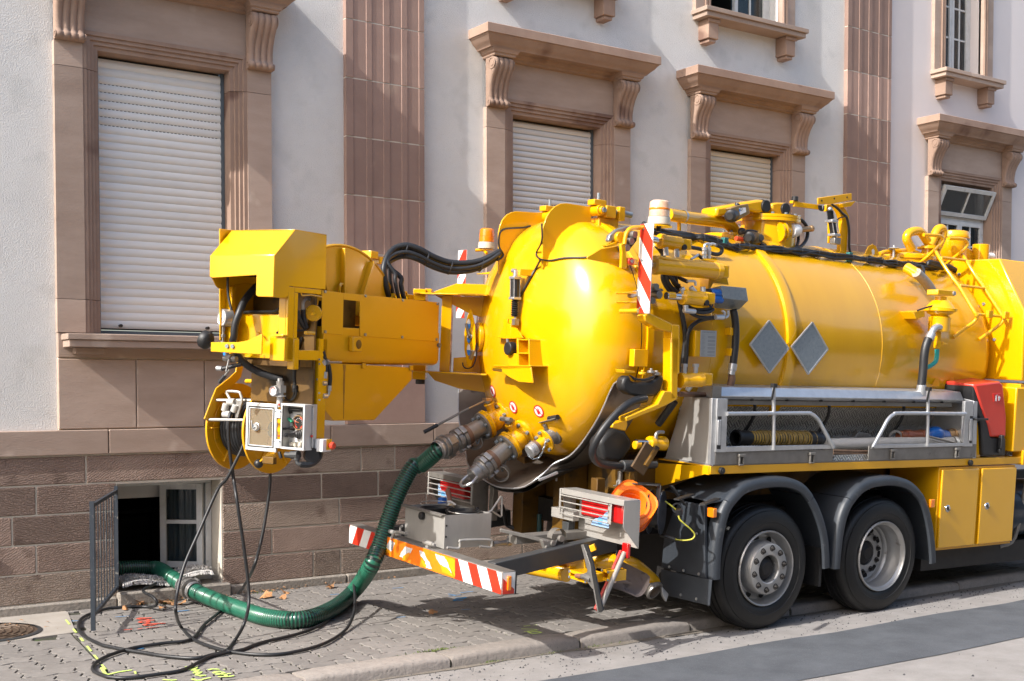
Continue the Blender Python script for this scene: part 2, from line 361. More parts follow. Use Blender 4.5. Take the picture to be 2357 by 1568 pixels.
mb = MB(); holed_wall(mb, -6, 13.135, 1.40, 9.5, [opening(x) for x in WX] + [(x + .25, x + 1.45, 6.27, 8.6) for x in UP.values()], YP, .34)
mb.box((-6, YP + .345, -.5), (13.13, YP + .36, -.49))
bpart(mb, 'plaster_wall', PLAST, smooth=False)
mb = MB(); holed_wall(mb, 13.135, 20, 0, 9.5, [(14.225, 15.525, 2.38, 4.84), (14.25, 15.12, 6.22, 8.6)], YP - .004, .34)
bpart(mb, 'plaster_wall', PLAST2, root=bld2, smooth=False)
# ---- pilasters: every stone of its own
RIBS = [(0, .075), (.217, .273), (.401, .466), (.600, .660), (.793, .850)]
def pil_profile(flat=False):
 yf, yr, yb = -.06, -.054, .02
 if flat: return [(0, yb), (0, yf), (.85, yf), (.85, yb)]
 p = [(0, yb)]
 for i, (a, b) in enumerate(RIBS):
  if i: p += [(a - .004, yr)]
  p += [(a, yf), (b, yf)]
  if i < 4: p += [(b + .004, yr)]
 return p + [(.85, yb)]
pil_mesh = {}
def pil_stone(hh, flat):
 k = (round(hh, 3), flat)
 if k not in pil_mesh: pil_mesh[k] = MB().prism([(x, y, 0) for x, y in pil_profile(flat)], (0, 0, hh)).mesh('pilaster_stone', PILST, smooth=False)
 return pil_mesh[k]
for px0 in (5.227, 12.283):
 back = bpart(MB().box((px0 + .002, YP - .0525, 1.59), (px0 + .846, YP + .02, 9.4)), 'pilaster', MORT)
 piece('pilaster_stone', pil_stone(.44, True), back, (px0, YP, 1.592))
 zs = [2.038, 2.12] + [2.67 + .5495 * i for i in range(13)]
 for a, b in zip(zs[:-1], zs[1:]): piece('pilaster_stone', pil_stone(b - a - .012, False), back, (px0, YP, a + .006))
# ---- carved window surrounds
ARCH = [(0, 0), (.034, 0), (.038, .016), (.068, .016), (.072, .034), (.102, .034), (.106, .052), (.140, .056), (.146, .10), (.146, .22), (0, .22)]   # inward, back
def arch_leg(z0, z1, mitre, right):
 """vertical run of the stepped architrave; x measured from its outer edge towards the opening"""
 sx = -1 if right else 1
 A = [V((sx * d, y, z0)) for d, y in ARCH]; B = [V((sx * d, y, z1 - (d if mitre else 0))) for d, y in ARCH]
 return MB().loft([A, B])
def console_mesh():
 mb = MB(); wdt = .235
 prof = []                                # (projection, z) from the bottom roll up to the top scroll
 for a in range(0, 250, 25): prof.append((.062 + .034 * math.sin(R_(a - 90)) + .0, .035 - .034 * math.cos(R_(a - 90) + math.pi / 2)))
 prof = [(.0, .0), (.05, .0), (.085, .006), (.102, .03), (.094, .058), (.072, .068), (.066, .09), (.068, .15), (.082, .22), (.112, .29), (.150, .345), (.176, .39), (.182, .43), (.170, .465), (.140, .485), (0, .485)]
 cols = []
 n = 20
 for i in range(n + 1):
  x = wdt * i / n; fl = abs(math.sin(math.pi * 4 * i / n)) ** .6
  cols.append([V((x, -(p - (.016 * (1 - fl) if 0 < j < len(prof) - 1 and p > .06 else 0)), z)) for j, (p, z) in enumerate(prof)])
 mb.loft(cols)
 for x, sg in ((-.006, 1), (wdt + .006, -1)):
  for cy, cz, r in ((-.115, .418, .060), (-.062, .034, .030)):
   mb.lathe([(r, 0), (r, .008), (r - .012, .010), (r - .014, .004), (r - .026, .004), (r - .028, .010), (.006, .011), (0, .011)], (x + sg * .008, cy, cz), (-sg, 0, 0), 20)
 return mb.mesh('console', SANDV, ang=50)
CONS = console_mesh()
def cornice_mesh():
 mb = MB(); W2 = HW
 def rect(e, p, z): return [V((-e, .03, z)), (V((W2 + e, .03, z))), V((W2 + e, -p, z)), V((-e, -p, z))]
 rings = [rect(.075, .22, .065), rect(.080, .225, .075), rect(.088, .232, .082), rect(.105, .25, .10), rect(.130, .275, .12), rect(.150, .298, .150), rect(.165, .312, .165), rect(.168, .315, .172), rect(.18, .332, .174), rect(.18, .332, .258), rect(.172, .32, .266)]
 mb.loft(rings)
 for x in (0, W2 - .235):
  rr = [[V((x - e, .03, z)), V((x + .235 + e, .03, z)), V((x + .235 + e, -p, z)), V((x - e, -p, z))] for e, p, z in ((.004, .185, -.004), (.012, .195, .006), (.012, .195, .018), (.03, .212, .03), (.034, .216, .045), (.05, .232, .064))]
  mb.loft(rr)
 mb.loft([[V((.2, .03, z)), V((W2 - .2, .03, z)), V((W2 - .2, -p, z)), V((.2, -p, z))] for p, z in ((.03, -.002), (.05, .008), (.055, .025), (.09, .04), (.10, .0645))])
 return mb.mesh('cornice', SANDV, ang=30)
CORN = cornice_mesh()
JAMB = {}
def surround(x, root, off, sill=True):
 s = empty('window_surround', V((x, YP, 0)) - off, parent=root)
 L0 = V((0, 0, 0)); yf = -.06
 for side in (0, 1):
  for z0, z1 in ((2.40, 2.675), (2.679, 4.592), (4.596, 4.795)):
   k = ('flat', z1 - z0)
   if k not in JAMB: JAMB[k] = MB().box((0, -.06, 0), (.228, .03, z1 - z0)).mesh('jamb_stone', SAND, smooth=False)
   piece('jamb_stone', JAMB[k], s, ((HW - .228) * side, 0, z0), off=L0)
   k = (side, z0)
   top = z1 == 4.795
   if k not in JAMB: JAMB[k] = arch_leg(0, (4.915 if top else z1) - z0, top, side).mesh('architrave_stone', SANDV, ang=25)
   piece('architrave_stone', JAMB[k], s, (.2285 if not side else HW - .2285, -.052, z0), off=L0)
 if 'head' not in JAMB:
  A = [V((.2285 + d, y, 4.915 - d)) for d, y in ARCH]; B = [V((HW - .2285 - d, y, 4.915 - d)) for d, y in ARCH]
  JAMB['head'] = MB().loft([A, B]).mesh('architrave_head', SANDV, ang=25)
  JAMB['frieze'] = MB().box((.229, -.038, 4.917), (HW - .229, .03, 5.285)).mesh('frieze', SAND, smooth=False)
  sm = MB(); sm.box((0.03, -.26, 2.335), (HW - .03, .12, 2.385)); sm.box((.045, -.245, 2.275), (HW - .045, .03, 2.3345)); JAMB['sill'] = sm.mesh('window_sill', SAND, smooth=False)
  JAMB['brk'] = MB().box((0, -.15, 0), (.24, .03, .05)).mesh('sill_bracket', SAND, smooth=False)
 piece('architrave_head', JAMB['head'], s, (0, -.052, 0), off=L0)
 piece('frieze', JAMB['frieze'], s, (0, 0, 0), off=L0)
 for cx in (0, HW - .235): piece('console', CONS, s, (cx, -.045, 4.797), off=L0)
 piece('cornice', CORN, s, (0, -.03, 5.285), off=L0)
 if sill:
  o = piece('window_sill', JAMB['sill'], s, (0, 0, 0), off=L0); bev(o, .006)
  for bx in (.12, HW - .36): piece('sill_bracket', JAMB['brk'], s, (bx, 0, 2.222), off=L0)
 return s
for x in WX: surround(x, bld, BO)
surround(13.925, bld2, BO2)
# ---- roller shutters, slat by slat
def shutter(x, pitch, m, gap, dashed, tight_from, y=10.60, bottom=2.44, box_top=4.745):
 x0, x1 = x + .378, x + HW - .378
 fr = MB(); fr.box((x0, y - .015, 2.40), (x0 + .028, y + .03, 4.77)).box((x1 - .028, y - .015, 2.40), (x1, y + .03, 4.77)).box((x0 + .029, y - .012, 2.392), (x1 - .029, y + .03, 2.432))
 fr.use(1).box((x0 + .03, y + .028, 2.44), (x1 - .03, y + .034, 4.77))
 sh = bpart(fr, 'roller_shutter', [GUIDE, SLOT])
 wd = x1 - x0 - .06
 def slat(hh, dash):
  n = 6; prof = []
  for i in range(n + 1):
   u = i / n; prof.append((-.011 * math.sin(math.pi * u) ** .7, hh * u))
  prof = [(.008, 0)] + prof + [(.008, hh)]
  b = MB().loft([[V((0, p, z)) for p, z in prof], [V((wd, p, z)) for p, z in prof]])
  b.add([(0, .002, hh), (wd, .002, hh), (wd, .002, pitch + .001), (0, .002, pitch + .001)], [(0, 1, 2, 3)])
  if dash:
   b.use(1); i = 0
   while i * .034 + .03 < wd - .02:
    a = i * .034 + .015; b.add([(a, 0, hh + .0005), (a + .02, 0, hh + .0005), (a + .02, 0, pitch - .0005), (a, 0, pitch - .0005)], [(0, 1, 2, 3)]); i += 1
  return b.mesh('slat', [m, SLOT], ang=50, fix=False)
 ms = {('t', 0): slat(pitch * .985, False), ('g', 0): slat(pitch - gap, False), ('g', 1): slat(pitch - gap, True)}
 z, i = box_top - pitch, 0
 while z > bottom - .02:
  k = ('t', 0) if i >= tight_from else ('g', 1 if i in dashed else 0)
  o = piece('slat', ms[k], sh, (x0 + .03, y, z)); o.rotation_euler = (random.uniform(-.012, .012), 0, 0); z -= pitch; i += 1
 return sh, x0, x1
sh, a, b = shutter(WX[0], .0695, SLAT, .006, range(3, 9), 11)
mb = MB()
for q in (.16, .89): mb.cyl((a + q * (b - a) * .93 + .02, 10.59, 2.475), (a + q * (b - a) * .93 + .02, 10.55, 2.475), .014, 10)
bpart(mb, 'shutter_stop', BLACK, sh)
shutter(WX[1], .060, SLATW, .007, range(0, 60), 99)
shutter(WX[2], .060, SLATB, .006, range(0, 60), 99)
# ---- apron stones under the first window, string courses and the tooled base
def stones(root, name, xs, z0, z1, yf, m, yb=YP + .05, gap=.007, bevel=.006):
 out = []
 for a, b in zip(xs[:-1], xs[1:]):
  me = MB().box((-(b - a - gap) / 2, yf - YP, -(z1 - z0 - gap) / 2), ((b - a - gap) / 2, yb - YP, (z1 - z0 - gap) / 2)).mesh(name, m(a, b) if callable(m) else m, smooth=False)
  o = piece(name, me, root, ((a + b) / 2, YP, (z0 + z1) / 2)); bev(o, bevel, 1); out.append(o)
 return out
ap = bpart(MB().box((2.58, YP - .03, 1.59), (4.47, YP + .02, 2.27)), 'window_apron', MORT)
stones(ap, 'apron_stone', [2.572, 3.222, 3.826, 4.472], 1.592, 2.185, YP - .05, SAND)
stones(ap, 'apron_stone', [2.572, 4.472], 2.187, 2.40, YP - .048, SAND)
basew = bpart(MB(), 'base_wall', MORT)
mb = MB(); holed_wall(mb, -6, 13.13, .10, 1.585, [(3.05, 3.975, .19, 1.118)], YP - .038, .36); shift(mb, BO); basew.data = mb.mesh('base_wall', MORT, smooth=False)
def run(xs, x1, lo, hi):
 xs = list(xs)
 while xs[-1] < x1: xs.append(xs[-1] + random.uniform(lo, hi))
 return xs
stones(basew, 'band_stone', [-.6, .75, 1.85, 2.978, 4.02] + run([5.05], 12.9, .9, 1.3), 1.376, 1.590, YP - .066, SAND)
CZ = [1.373, 1.133, .889, .646, .405, .157]
bj = [[-.9, .6, 1.6, 2.793, 4.05, 5.376, 5.745], [.2, 1.3, 2.39, 3.045], [.4, 1.5, 2.2, 3.045], [.1, 1.2, 2.385, 3.045], [.5, 1.9, 3.045]]
br = [None, [3.98, 4.958, 5.56, 6.3], [3.98, 5.144, 6.1], [3.98, 4.455, 5.578, 6.5], [3.98, 4.87, 5.155, 6.2]]
for i in range(5):
 sel = lambda a, b, i=i: TOOLP if (i == 4 and a < 3) or (i == 4 and random.random() < .5) or random.random() < .07 else TOOL
 if i == 0: stones(basew, 'stone_block', run(bj[0], 9.5, .5, 1.2), CZ[1], CZ[0], YP - .045, sel, gap=.011, bevel=.008)
 else:
  stones(basew, 'stone_block', bj[i], CZ[i + 1], CZ[i], YP - .045, sel, gap=.011, bevel=.008)
  stones(basew, 'stone_block', run(br[i], 9.5, .5, 1.2), CZ[i + 1], CZ[i], YP - .045, sel, gap=.011, bevel=.008)
stones(basew, 'plinth_stone', [-.7, .5, 1.7, 3.03], -.1, .158, YP - .085, GRAN, gap=.004, bevel=.012)
stones(basew, 'plinth_stone', run([4.035, 5.2, 6.3], 13, .9, 1.3), -.1, .163, YP - .085, GRAN, gap=.004, bevel=.012)
stones(basew, 'plinth_stone', [3.032, 4.033], -.1, .193, YP - .125, GRAN, yb=YP + .30, gap=.004, bevel=.012)
# ---- basement window: room, frame, casement, grille
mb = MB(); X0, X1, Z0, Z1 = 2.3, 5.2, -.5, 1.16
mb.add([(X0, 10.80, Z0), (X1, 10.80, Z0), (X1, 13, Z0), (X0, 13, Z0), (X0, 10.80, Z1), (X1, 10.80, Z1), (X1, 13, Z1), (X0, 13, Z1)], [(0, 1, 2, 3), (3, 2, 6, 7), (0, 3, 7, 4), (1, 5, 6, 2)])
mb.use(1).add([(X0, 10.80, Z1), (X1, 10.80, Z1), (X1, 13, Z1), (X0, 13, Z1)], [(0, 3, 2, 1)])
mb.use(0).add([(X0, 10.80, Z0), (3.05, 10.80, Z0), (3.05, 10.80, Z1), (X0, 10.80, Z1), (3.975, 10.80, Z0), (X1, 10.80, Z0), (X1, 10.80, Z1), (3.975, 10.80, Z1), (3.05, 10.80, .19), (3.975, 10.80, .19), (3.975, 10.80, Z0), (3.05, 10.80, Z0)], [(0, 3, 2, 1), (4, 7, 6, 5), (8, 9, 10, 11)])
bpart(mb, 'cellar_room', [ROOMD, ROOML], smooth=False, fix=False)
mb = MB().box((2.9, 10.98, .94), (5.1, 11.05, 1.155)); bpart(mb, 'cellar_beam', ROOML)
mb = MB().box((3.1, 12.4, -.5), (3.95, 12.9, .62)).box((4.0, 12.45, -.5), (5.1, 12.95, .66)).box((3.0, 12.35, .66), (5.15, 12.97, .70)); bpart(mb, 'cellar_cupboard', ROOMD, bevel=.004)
mb = MB(); fy = 10.66
for p, q in (((3.052, fy, 1.075), (3.972, fy + .07, 1.116)), ((3.922, fy, .193), (3.972, fy + .07, 1.0745)), ((3.052, fy, .193), (3.075, fy + .07, 1.0745)), ((3.0755, fy - .01, .194), (3.9215, fy + .09, .262))): mb.box(p, q)
win = bpart(mb, 'cellar_window', WFRAME, bevel=.004)
hx, hy, ang = 3.915, 10.70, R_(142)             # casement swung in
cs = empty('casement', V((hx, hy, .30)) - BO, (0, 0, ang), win)
def cbox(name, ps, m, bevel=.003):
 b = MB()
 for p, q in ps: b.box(p, q)
 return b.build(name, m, cs, bevel)
cbox('casement_frame', [((0, 0, 0), (.055, .05, .77)), ((.34, 0, 0), (.395, .05, .77)), ((.0555, 0, 0), (.3395, .05, .055)), ((.0555, 0, .715), (.3395, .05, .77)), ((.0555, .005, .40), (.3395, .045, .435))], WFRAME)
cbox('pane', [((.056, .022, .056), (.339, .027, .399)), ((.056, .022, .436), (.339, .027, .714))], PANE, 0)
cc = MB()
for i in range(14):
 x0 = .06 + i * .02; cc.add([(x0, -.03 + .012 * (i % 2), .05), (x0 + .02, -.03 + .012 * ((i + 1) % 2), .05), (x0 + .02, -.03 + .012 * ((i + 1) % 2), .73), (x0, -.03 + .012 * (i % 2), .73)], [(0, 1, 2, 3)])
cc.build('curtain', CURT, cs)
gate = empty('window_grille', V((3.035, 10.395, .0)) - BO, (0, 0, R_(180 + 66)), bld)   # swung out to the left
GL = 1.31; gz0, gz1 = .225, 1.075
mb = MB(); mb.box((0, -.014, gz0), (.022, .014, gz1 + .03)); mb.build('hinge_post', IRON, gate)
mb = MB(); mb.box((GL - .028, -.016, gz0 - .10), (GL, .016, gz1 + .02)); mb.build('latch_post', IRON, gate)
mb = MB(); mb.box((.023, -.012, gz1 - .028), (GL - .029, .012, gz1)).build('rail', IRON, gate)
mb = MB(); mb.box((.023, -.012, gz0), (GL - .029, .012, gz0 + .028)).build('rail', IRON, gate)
bm_ = MB().box((-.009, -.003, gz0 + .029), (.009, .003, gz1 - .029)).mesh('bar', IRON, smooth=False)
for i in range(8):
 o = bpy.data.objects.new('bar', bm_); COL.objects.link(o); o.parent = gate; o.location = (.14 + i * .146, 0, 0)
sp = MB().prism([(-.001, -.011, 0), (.016, -.011, .0), (.004, -.011, .16), (-.001, -.011, .16)], (0, .003, 0)).mesh('spear_leaf', ALUD, smooth=False)
for i in range(1, 8, 2):
 for zz, fl in ((gz1 - .20, 1), (gz0 + .20, -1), (.62, 1)):
  o = bpy.data.objects.new('spear_leaf', sp); COL.objects.link(o); o.parent = gate; o.location = (.155 + i * .146, .006, zz); o.scale = (1, 1, fl)
MB().box((GL - .09, -.02, .55), (GL - .03, -.013, .60)).build('latch_plate', STEELD, gate)
MB().lathe([(0, 0), (.055, 0), (.058, .004), (.058, .012), (0, .012)], (1.97, YP - .046, .57), (0, -1, 0), 24)
mb = MB().lathe([(.040, .012), (.058, .012), (.058, 0)], (0, 0, 0), (0, -1, 0), 24); mb.use(1).lathe([(0, .0125), (.041, .0125)], (0, 0, 0), (0, -1, 0), 24)
for i in range(3): mb.use(0).box((-.028, -.0145, -.022 + i * .016), (.028, -.0128, -.016 + i * .016))
sg = mb.build('wall_plaque', [WPL, mat('green_enamel', (.01, .18, .06), rough=.4)])
sg.location = (2.02, YP - .047, .535); tag(sg, 'small round green plaque with white lines on the stone base', 'plaque')
# ---- upper windows
def upper(x, wdt, sillz, root, off, open_dark=False):
 u = empty('upper_window', V((x, YP, sillz)) - off, parent=root)
 def ub(name, boxes, m, bevel=.004):
  b = MB()
  for p, q in boxes: b.box(p, q)
  return b.build(name, m, u, bevel)
 ub('window_sill', [((-.24, -.26, -.05), (wdt + .24, .1, 0)), ((-.215, -.235, -.105), (wdt + .215, .03, -.0505))], SAND)
 for bx in (-.13, wdt - .06):
  ub('sill_bracket', [((bx, -.17, -.33), (bx + .16, .03, -.106)), ((bx - .012, -.19, -.15), (bx + .172, -.171, -.107)), ((bx + .025, -.15, -.37), (bx + .135, .03, -.331))], SANDV, .008)
 for s_ in (0, 1):
  xx = -.22 if not s_ else wdt
  ub('jamb_stone', [((xx, -.055, 0.001), (xx + .22, .03, 2.4))], SAND)
  a = -.001 - .08 if not s_ else wdt + .001
  ub('architrave_stone', [((a + .0, -.075, .002), (a + .03, -.0555, 2.4)), ((a + .045, -.075, .002), (a + .08, -.0555, 2.4))], SANDV)
 fx = [((.0, .16, .02), (.06, .22, 2.3)), ((wdt - .06, .16, .02), (wdt, .22, 2.3)), ((.061, .165, .02), (wdt - .061, .215, .09))]
 ub('window_frame', fx, WFRAME)
 lw = (wdt - .13) / 2
 for s_ in (0, 1):
  if open_dark and not s_: continue
  x0 = .062 + s_ * (lw + .006)
  bars = [((x0, .15, .092), (x0 + .05, .20, 2.28)), ((x0 + lw - .05, .15, .092), (x0 + lw, .20, 2.28)), ((x0 + .051, .15, .092), (x0 + lw - .051, .20, .16)), ((x0 + lw / 2 - .012, .162, .161), (x0 + lw / 2 + .012, .19, 2.28))]
  for j in range(1, 5): bars += [((x0 + .051, .164, .16 + .42 * j - .012), (x0 + lw / 2 - .013, .188, .16 + .42 * j + .012)), ((x0 + lw / 2 + .013, .164, .16 + .42 * j - .012), (x0 + lw - .051, .188, .16 + .42 * j + .012))]
  ub('casement', bars, WFRAME, .002)
  for c0, c1 in ((x0 + .051, x0 + lw / 2 - .013), (x0 + lw / 2 + .013, x0 + lw - .051)):
   for j in range(5):
    lo = .161 if j == 0 else .16 + .42 * j + .013; ub('pane', [((c0, .174, lo), (c1, .178, .16 + .42 * (j + 1) - .013))], PANE, 0)
  cm = MB()
  for i in range(10):
   c0 = x0 + .05 + i * (lw - .1) / 10; cm.add([(c0, .27 + .02 * (i % 2), .1), (c0 + (lw - .1) / 10, .27 + .02 * ((i + 1) % 2), .1), (c0 + (lw - .1) / 10, .27 + .02 * ((i + 1) % 2), 2.3), (c0, .27 + .02 * (i % 2), 2.3)], [(0, 1, 2, 3)])
  if s_: cm.build('curtain', CURT, u)
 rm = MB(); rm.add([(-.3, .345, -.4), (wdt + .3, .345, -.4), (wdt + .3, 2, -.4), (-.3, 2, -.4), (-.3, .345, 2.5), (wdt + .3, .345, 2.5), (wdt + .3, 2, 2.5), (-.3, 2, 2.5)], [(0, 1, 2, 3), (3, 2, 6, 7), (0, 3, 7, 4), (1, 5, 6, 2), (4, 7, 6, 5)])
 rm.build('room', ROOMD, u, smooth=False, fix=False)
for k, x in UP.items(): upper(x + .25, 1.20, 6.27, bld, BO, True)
upper(14.25, .87, 6.22, bld2, BO2)
# ground-floor window of the neighbouring house: tilted transom over glazed casements
g = empty('glazed_window', V((13.925 + .375, YP, 0)) - BO2, parent=bld2)
ww = HW - .75
def gb(name, boxes, m, bevel=.003):
 b = MB()
 for p, q in boxes: b.box(p, q)
 return b.build(name, m, g, bevel)
gb('window_frame', [((0, .14, 2.40), (.06, .20, 4.76)), ((ww - .06, .14, 2.40), (ww, .20, 4.76)), ((.061, .14, 4.27), (ww - .061, .20, 4.33)), ((.061, .14, 4.70), (ww - .061, .20, 4.76))], WFRAME)
lw = (ww - .126) / 2
for s_ in (0, 1):
 x0 = .062 + s_ * (lw + .002)
 bars = [((x0, .12, 2.42), (x0 + .05, .17, 4.268)), ((x0 + lw - .05, .12, 2.42), (x0 + lw, .17, 4.268)), ((x0 + .051, .12, 4.21), (x0 + lw - .051, .17, 4.268)), ((x0 + lw / 2 - .012, .13, 2.43), (x0 + lw / 2 + .012, .16, 4.209))]
 for j in range(5): bars += [((x0 + .051, .132, 2.6 + .33 * j), (x0 + lw / 2 - .013, .158, 2.624 + .33 * j)), ((x0 + lw / 2 + .013, .132, 2.6 + .33 * j), (x0 + lw - .051, .158, 2.624 + .33 * j))]
 gb('casement', bars, WFRAME, .002)
 for j in range(5):
  for c0, c1 in ((x0 + .051, x0 + lw / 2 - .013), (x0 + lw / 2 + .013, x0 + lw - .051)): gb('pane', [((c0, .143, 2.625 + .33 * j), (c1, .147, 2.6 + .33 * (j + 1) if j < 4 else 4.209))], PANE, 0)
tr = empty('transom', (0, .13, 4.34), (R_(24), 0, 0), g)
def trb(name, boxes, m, bevel=.003):
 b = MB()
 for p, q in boxes: b.box(p, q)
 o = b.build(name, m, tr, bevel); return o
trb('transom_frame', [((-.02, -.05, 0), (ww - .02, -.005, .055)), ((-.02, -.05, .355), (ww - .02, -.005, .41)), ((-.02, -.05, .0551), (.035, -.005, .3549)), ((ww - .075, -.05, .0551), (ww - .02, -.005, .3549)), ((ww / 2 - .03, -.05, .0551), (ww / 2 - .01, -.005, .3549))], WFRAME)
trb('pane', [((.036, -.03, .056), (ww / 2 - .031, -.026, .354)), ((ww / 2 - .009, -.03, .056), (ww - .076, -.026, .354))], PANE, 0)
rm = MB(); rm.add([(-.3, .345, 2.2), (ww + .3, .345, 2.2), (ww + .3, 2, 2.2), (-.3, 2, 2.2), (-.3, .345, 4.9), (ww + .3, .345, 4.9), (ww + .3, 2, 4.9), (-.3, 2, 4.9)], [(0, 1, 2, 3), (3, 2, 6, 7), (0, 3, 7, 4), (1, 5, 6, 2), (4, 7, 6, 5)])
rm.build('room', ROOMD, g, smooth=False, fix=False)
# ================================================================== pavement, kerb and road
PAVE = mat('paver_concrete', (.2157, .2003, .1853), (.1754, .1614, .1476), rough=.92, ns=14, rnd=.10, bump=.35, bs=220, bdist=.004, c3=(.1265, .1166, .1067), n3=160, t3=.60, spec=.2)
JOINT = mat('joint_sand', (.045, .042, .028), (.028, .032, .017), rough=.95, ns=5, c3=(.06, .10, .02), n3=6, t3=.58, bump=.3, bs=90)
KERB = mat('kerb_granite', (.2876, .2548, .2248), (.2222, .197, .1749), rough=.88, ns=16, bump=.5, bs=38, bdist=.012, rnd=.08, c3=(.1438, .1291, .1142), n3=60, t3=.62)
ROAD = mat('old_asphalt', (.2838, .267, .2519), (.2195, .2051, .192), rough=.95, ns=4, bump=.5, bs=130, bdist=.008, c3=(.3481, .3328, .3199), n3=110, t3=.62, spec=.15)
PATCH = mat('new_asphalt', (.0993, .1059, .1161), (.0681, .0728, .0808), rough=.8, ns=3, bump=.6, bs=170, bdist=.008, c3=(.1514, .159, .1672), n3=130, t3=.62, spec=.25)
CONC = mat('pale_concrete', (.3399, .3091, .2712), (.281, .2514, .2141), rough=.9, ns=5, bump=.2, bs=90, c3=(.2092, .1563, .1071), n3=7, t3=.66)
CAST = mat('cast_iron', (.075, .052, .036), (.115, .078, .052), rough=.6, metal=.3, ns=10)
PEB = mat('loose_chippings', (.025, .025, .028), (.07, .068, .066), rough=.8, ns=3)
SZ = .08
road = MB().box((-60, -40, -.3), (90, 7.16, 0)).build('road', ROAD, smooth=False); tag(road, kind='structure')
mb = MB(); n = 120; top, bot = [], []
for i in range(n + 1):
 x = -20 + 55 * i / n
 top.append((x, 6.45 + .018 * math.sin(x * 3.1) + random.uniform(-.010, .010), .005)); bot.append((x, 5.472 + .015 * math.sin(x * 2.2 + 1) + random.uniform(-.012, .012), .005))
mb.add(top + bot, [(i, n + 1 + i, n + 2 + i, i + 1) for i in range(n)])
tag(mb.build('asphalt_patch', PATCH, smooth=False), kind='structure')
mb = MB(); random.seed(3)
for i in range(1500):
 x, y = random.uniform(2.0, 12), 0
 y = random.choice((random.gauss(6.95, .09), random.uniform(6.47, 7.09), random.uniform(6.5, 7.09), random.uniform(4.3, 5.45)))
 if y > 7.095: continue
 if 4.3 < y < 5.46 and random.random() < .7: continue
 r = random.choice((.003, .004, .004, .005, .007, .010)) * (1.2 if random.random() < .1 else 1)
 a = random.random() * 6; c, s = math.cos(a) * r, math.sin(a) * r
 mb.add([(x + c, y + s, 0), (x - s, y + c, 0), (x - c, y - s, 0), (x + s, y - c, 0), (x + .2 * r, y, r * 1.1)], [(0, 1, 4), (1, 2, 4), (2, 3, 4), (3, 0, 4)])
tag(mb.build('road_chippings', PEB, smooth=False, fix=False), 'dark loose chippings scattered along the gutter', 'chippings', kind='stuff')
mb = MB(); top, bot = [], []
for i in range(141):
 x = 1 + 13 * i / 140; top.append((x, 7.125, .004)); bot.append((x, 7.045 + .03 * math.sin(x * 1.7) + .02 * math.sin(x * 5.3) + random.uniform(-.012, .012), .004))
mb.add(top + bot, [(i, 141 + i, 142 + i, i + 1) for i in range(140)])
o = mb.build('gutter_dirt', mat('gutter_dirt', (.13, .11, .085), (.20, .175, .145), rough=.95, ns=16, bump=.5, bs=120), road, smooth=False)
# kerb
kb = MB().box((-20, 7.13, -.3), (40, 7.34, SZ - .03)).build('kerb', JOINT, smooth=False); tag(kb, kind='structure')
kx = [-.9, .25, 1.30, 2.35, 3.27, 4.372, 5.50, 6.60]
while kx[-1] < 14: kx.append(kx[-1] + random.uniform(.95, 1.2))
for a, b in zip(kx[:-1], kx[1:]):
 mb = MB(); L_ = b - a - .02
 prof = [(0, -.12), (0, .055), (.012, .075), (.035, .084), (.215, .086), (.222, .08), (.222, -.12)]
 secs = []
 for i in range(9):
  u = i / 8; e = .012 if i in (0, 8) else 0
  secs.append([V((u * L_, y + random.uniform(-.003, .003) + e * .5, z - (e if z > 0 else 0) + random.uniform(-.002, .002))) for y, z in prof])
 o = mb.loft(secs).build('kerb_stone', KERB, kb, ang=50); o.location = (a, 7.108 + random.uniform(-.004, .004), random.uniform(-.004, .003))
# sidewalk bed and herringbone pavers with waved edges
sw = MB().box((-20, 7.332, -.3), (40, 10.376, SZ - .012)).build('sidewalk', JOINT, smooth=False); tag(sw, kind='structure')
U = .135
def paver_poly(vert, u, zig):
 c = [(0, 0), (1, 0), (2, 0), (2, 1), (1, 1), (0, 1)] if not vert else [(0, 0), (1, 0), (1, 1), (1, 2), (0, 2), (0, 1)]
 pts = []
 for (x0, y0), (x1, y1) in zip(c, c[1:] + c[:1]):
  for j in range(4):
   t = j / 4; x, y = x0 + (x1 - x0) * t, y0 + (y1 - y0) * t
   tt = t if (x1 > x0 or y1 > y0) else 1 - t
   if zig: wv = .11 * (1 - abs(4 * tt - 1)) if tt < .5 else -.11 * (1 - abs(4 * tt - 3))
   else: wv = .085 * math.sin(2 * math.pi * tt)
   if y0 == y1: y += wv * .8
   else: x -= wv * 1.1
   pts.append((x * u, y * u))
 return pts
def inset(P, d):
 n = len(P); A = sum(P[i][0] * P[(i + 1) % n][1] - P[(i + 1) % n][0] * P[i][1] for i in range(n)); sg = 1 if A > 0 else -1; out = []
 for i in range(n):
  (x0, y0), (x, y), (x1, y1) = P[i - 1], P[i], P[(i + 1) % n]
  l0, l1 = math.hypot(x - x0, y - y0) or 1, math.hypot(x1 - x, y1 - y) or 1
  nx, ny = -(y - y0) / l0 - (y1 - y) / l1, (x - x0) / l0 + (x1 - x) / l1; l = math.hypot(nx, ny) or 1; k = d * sg * min(1.5, 2 / l) / l
  out.append((x + nx * k, y + ny * k))
 return out
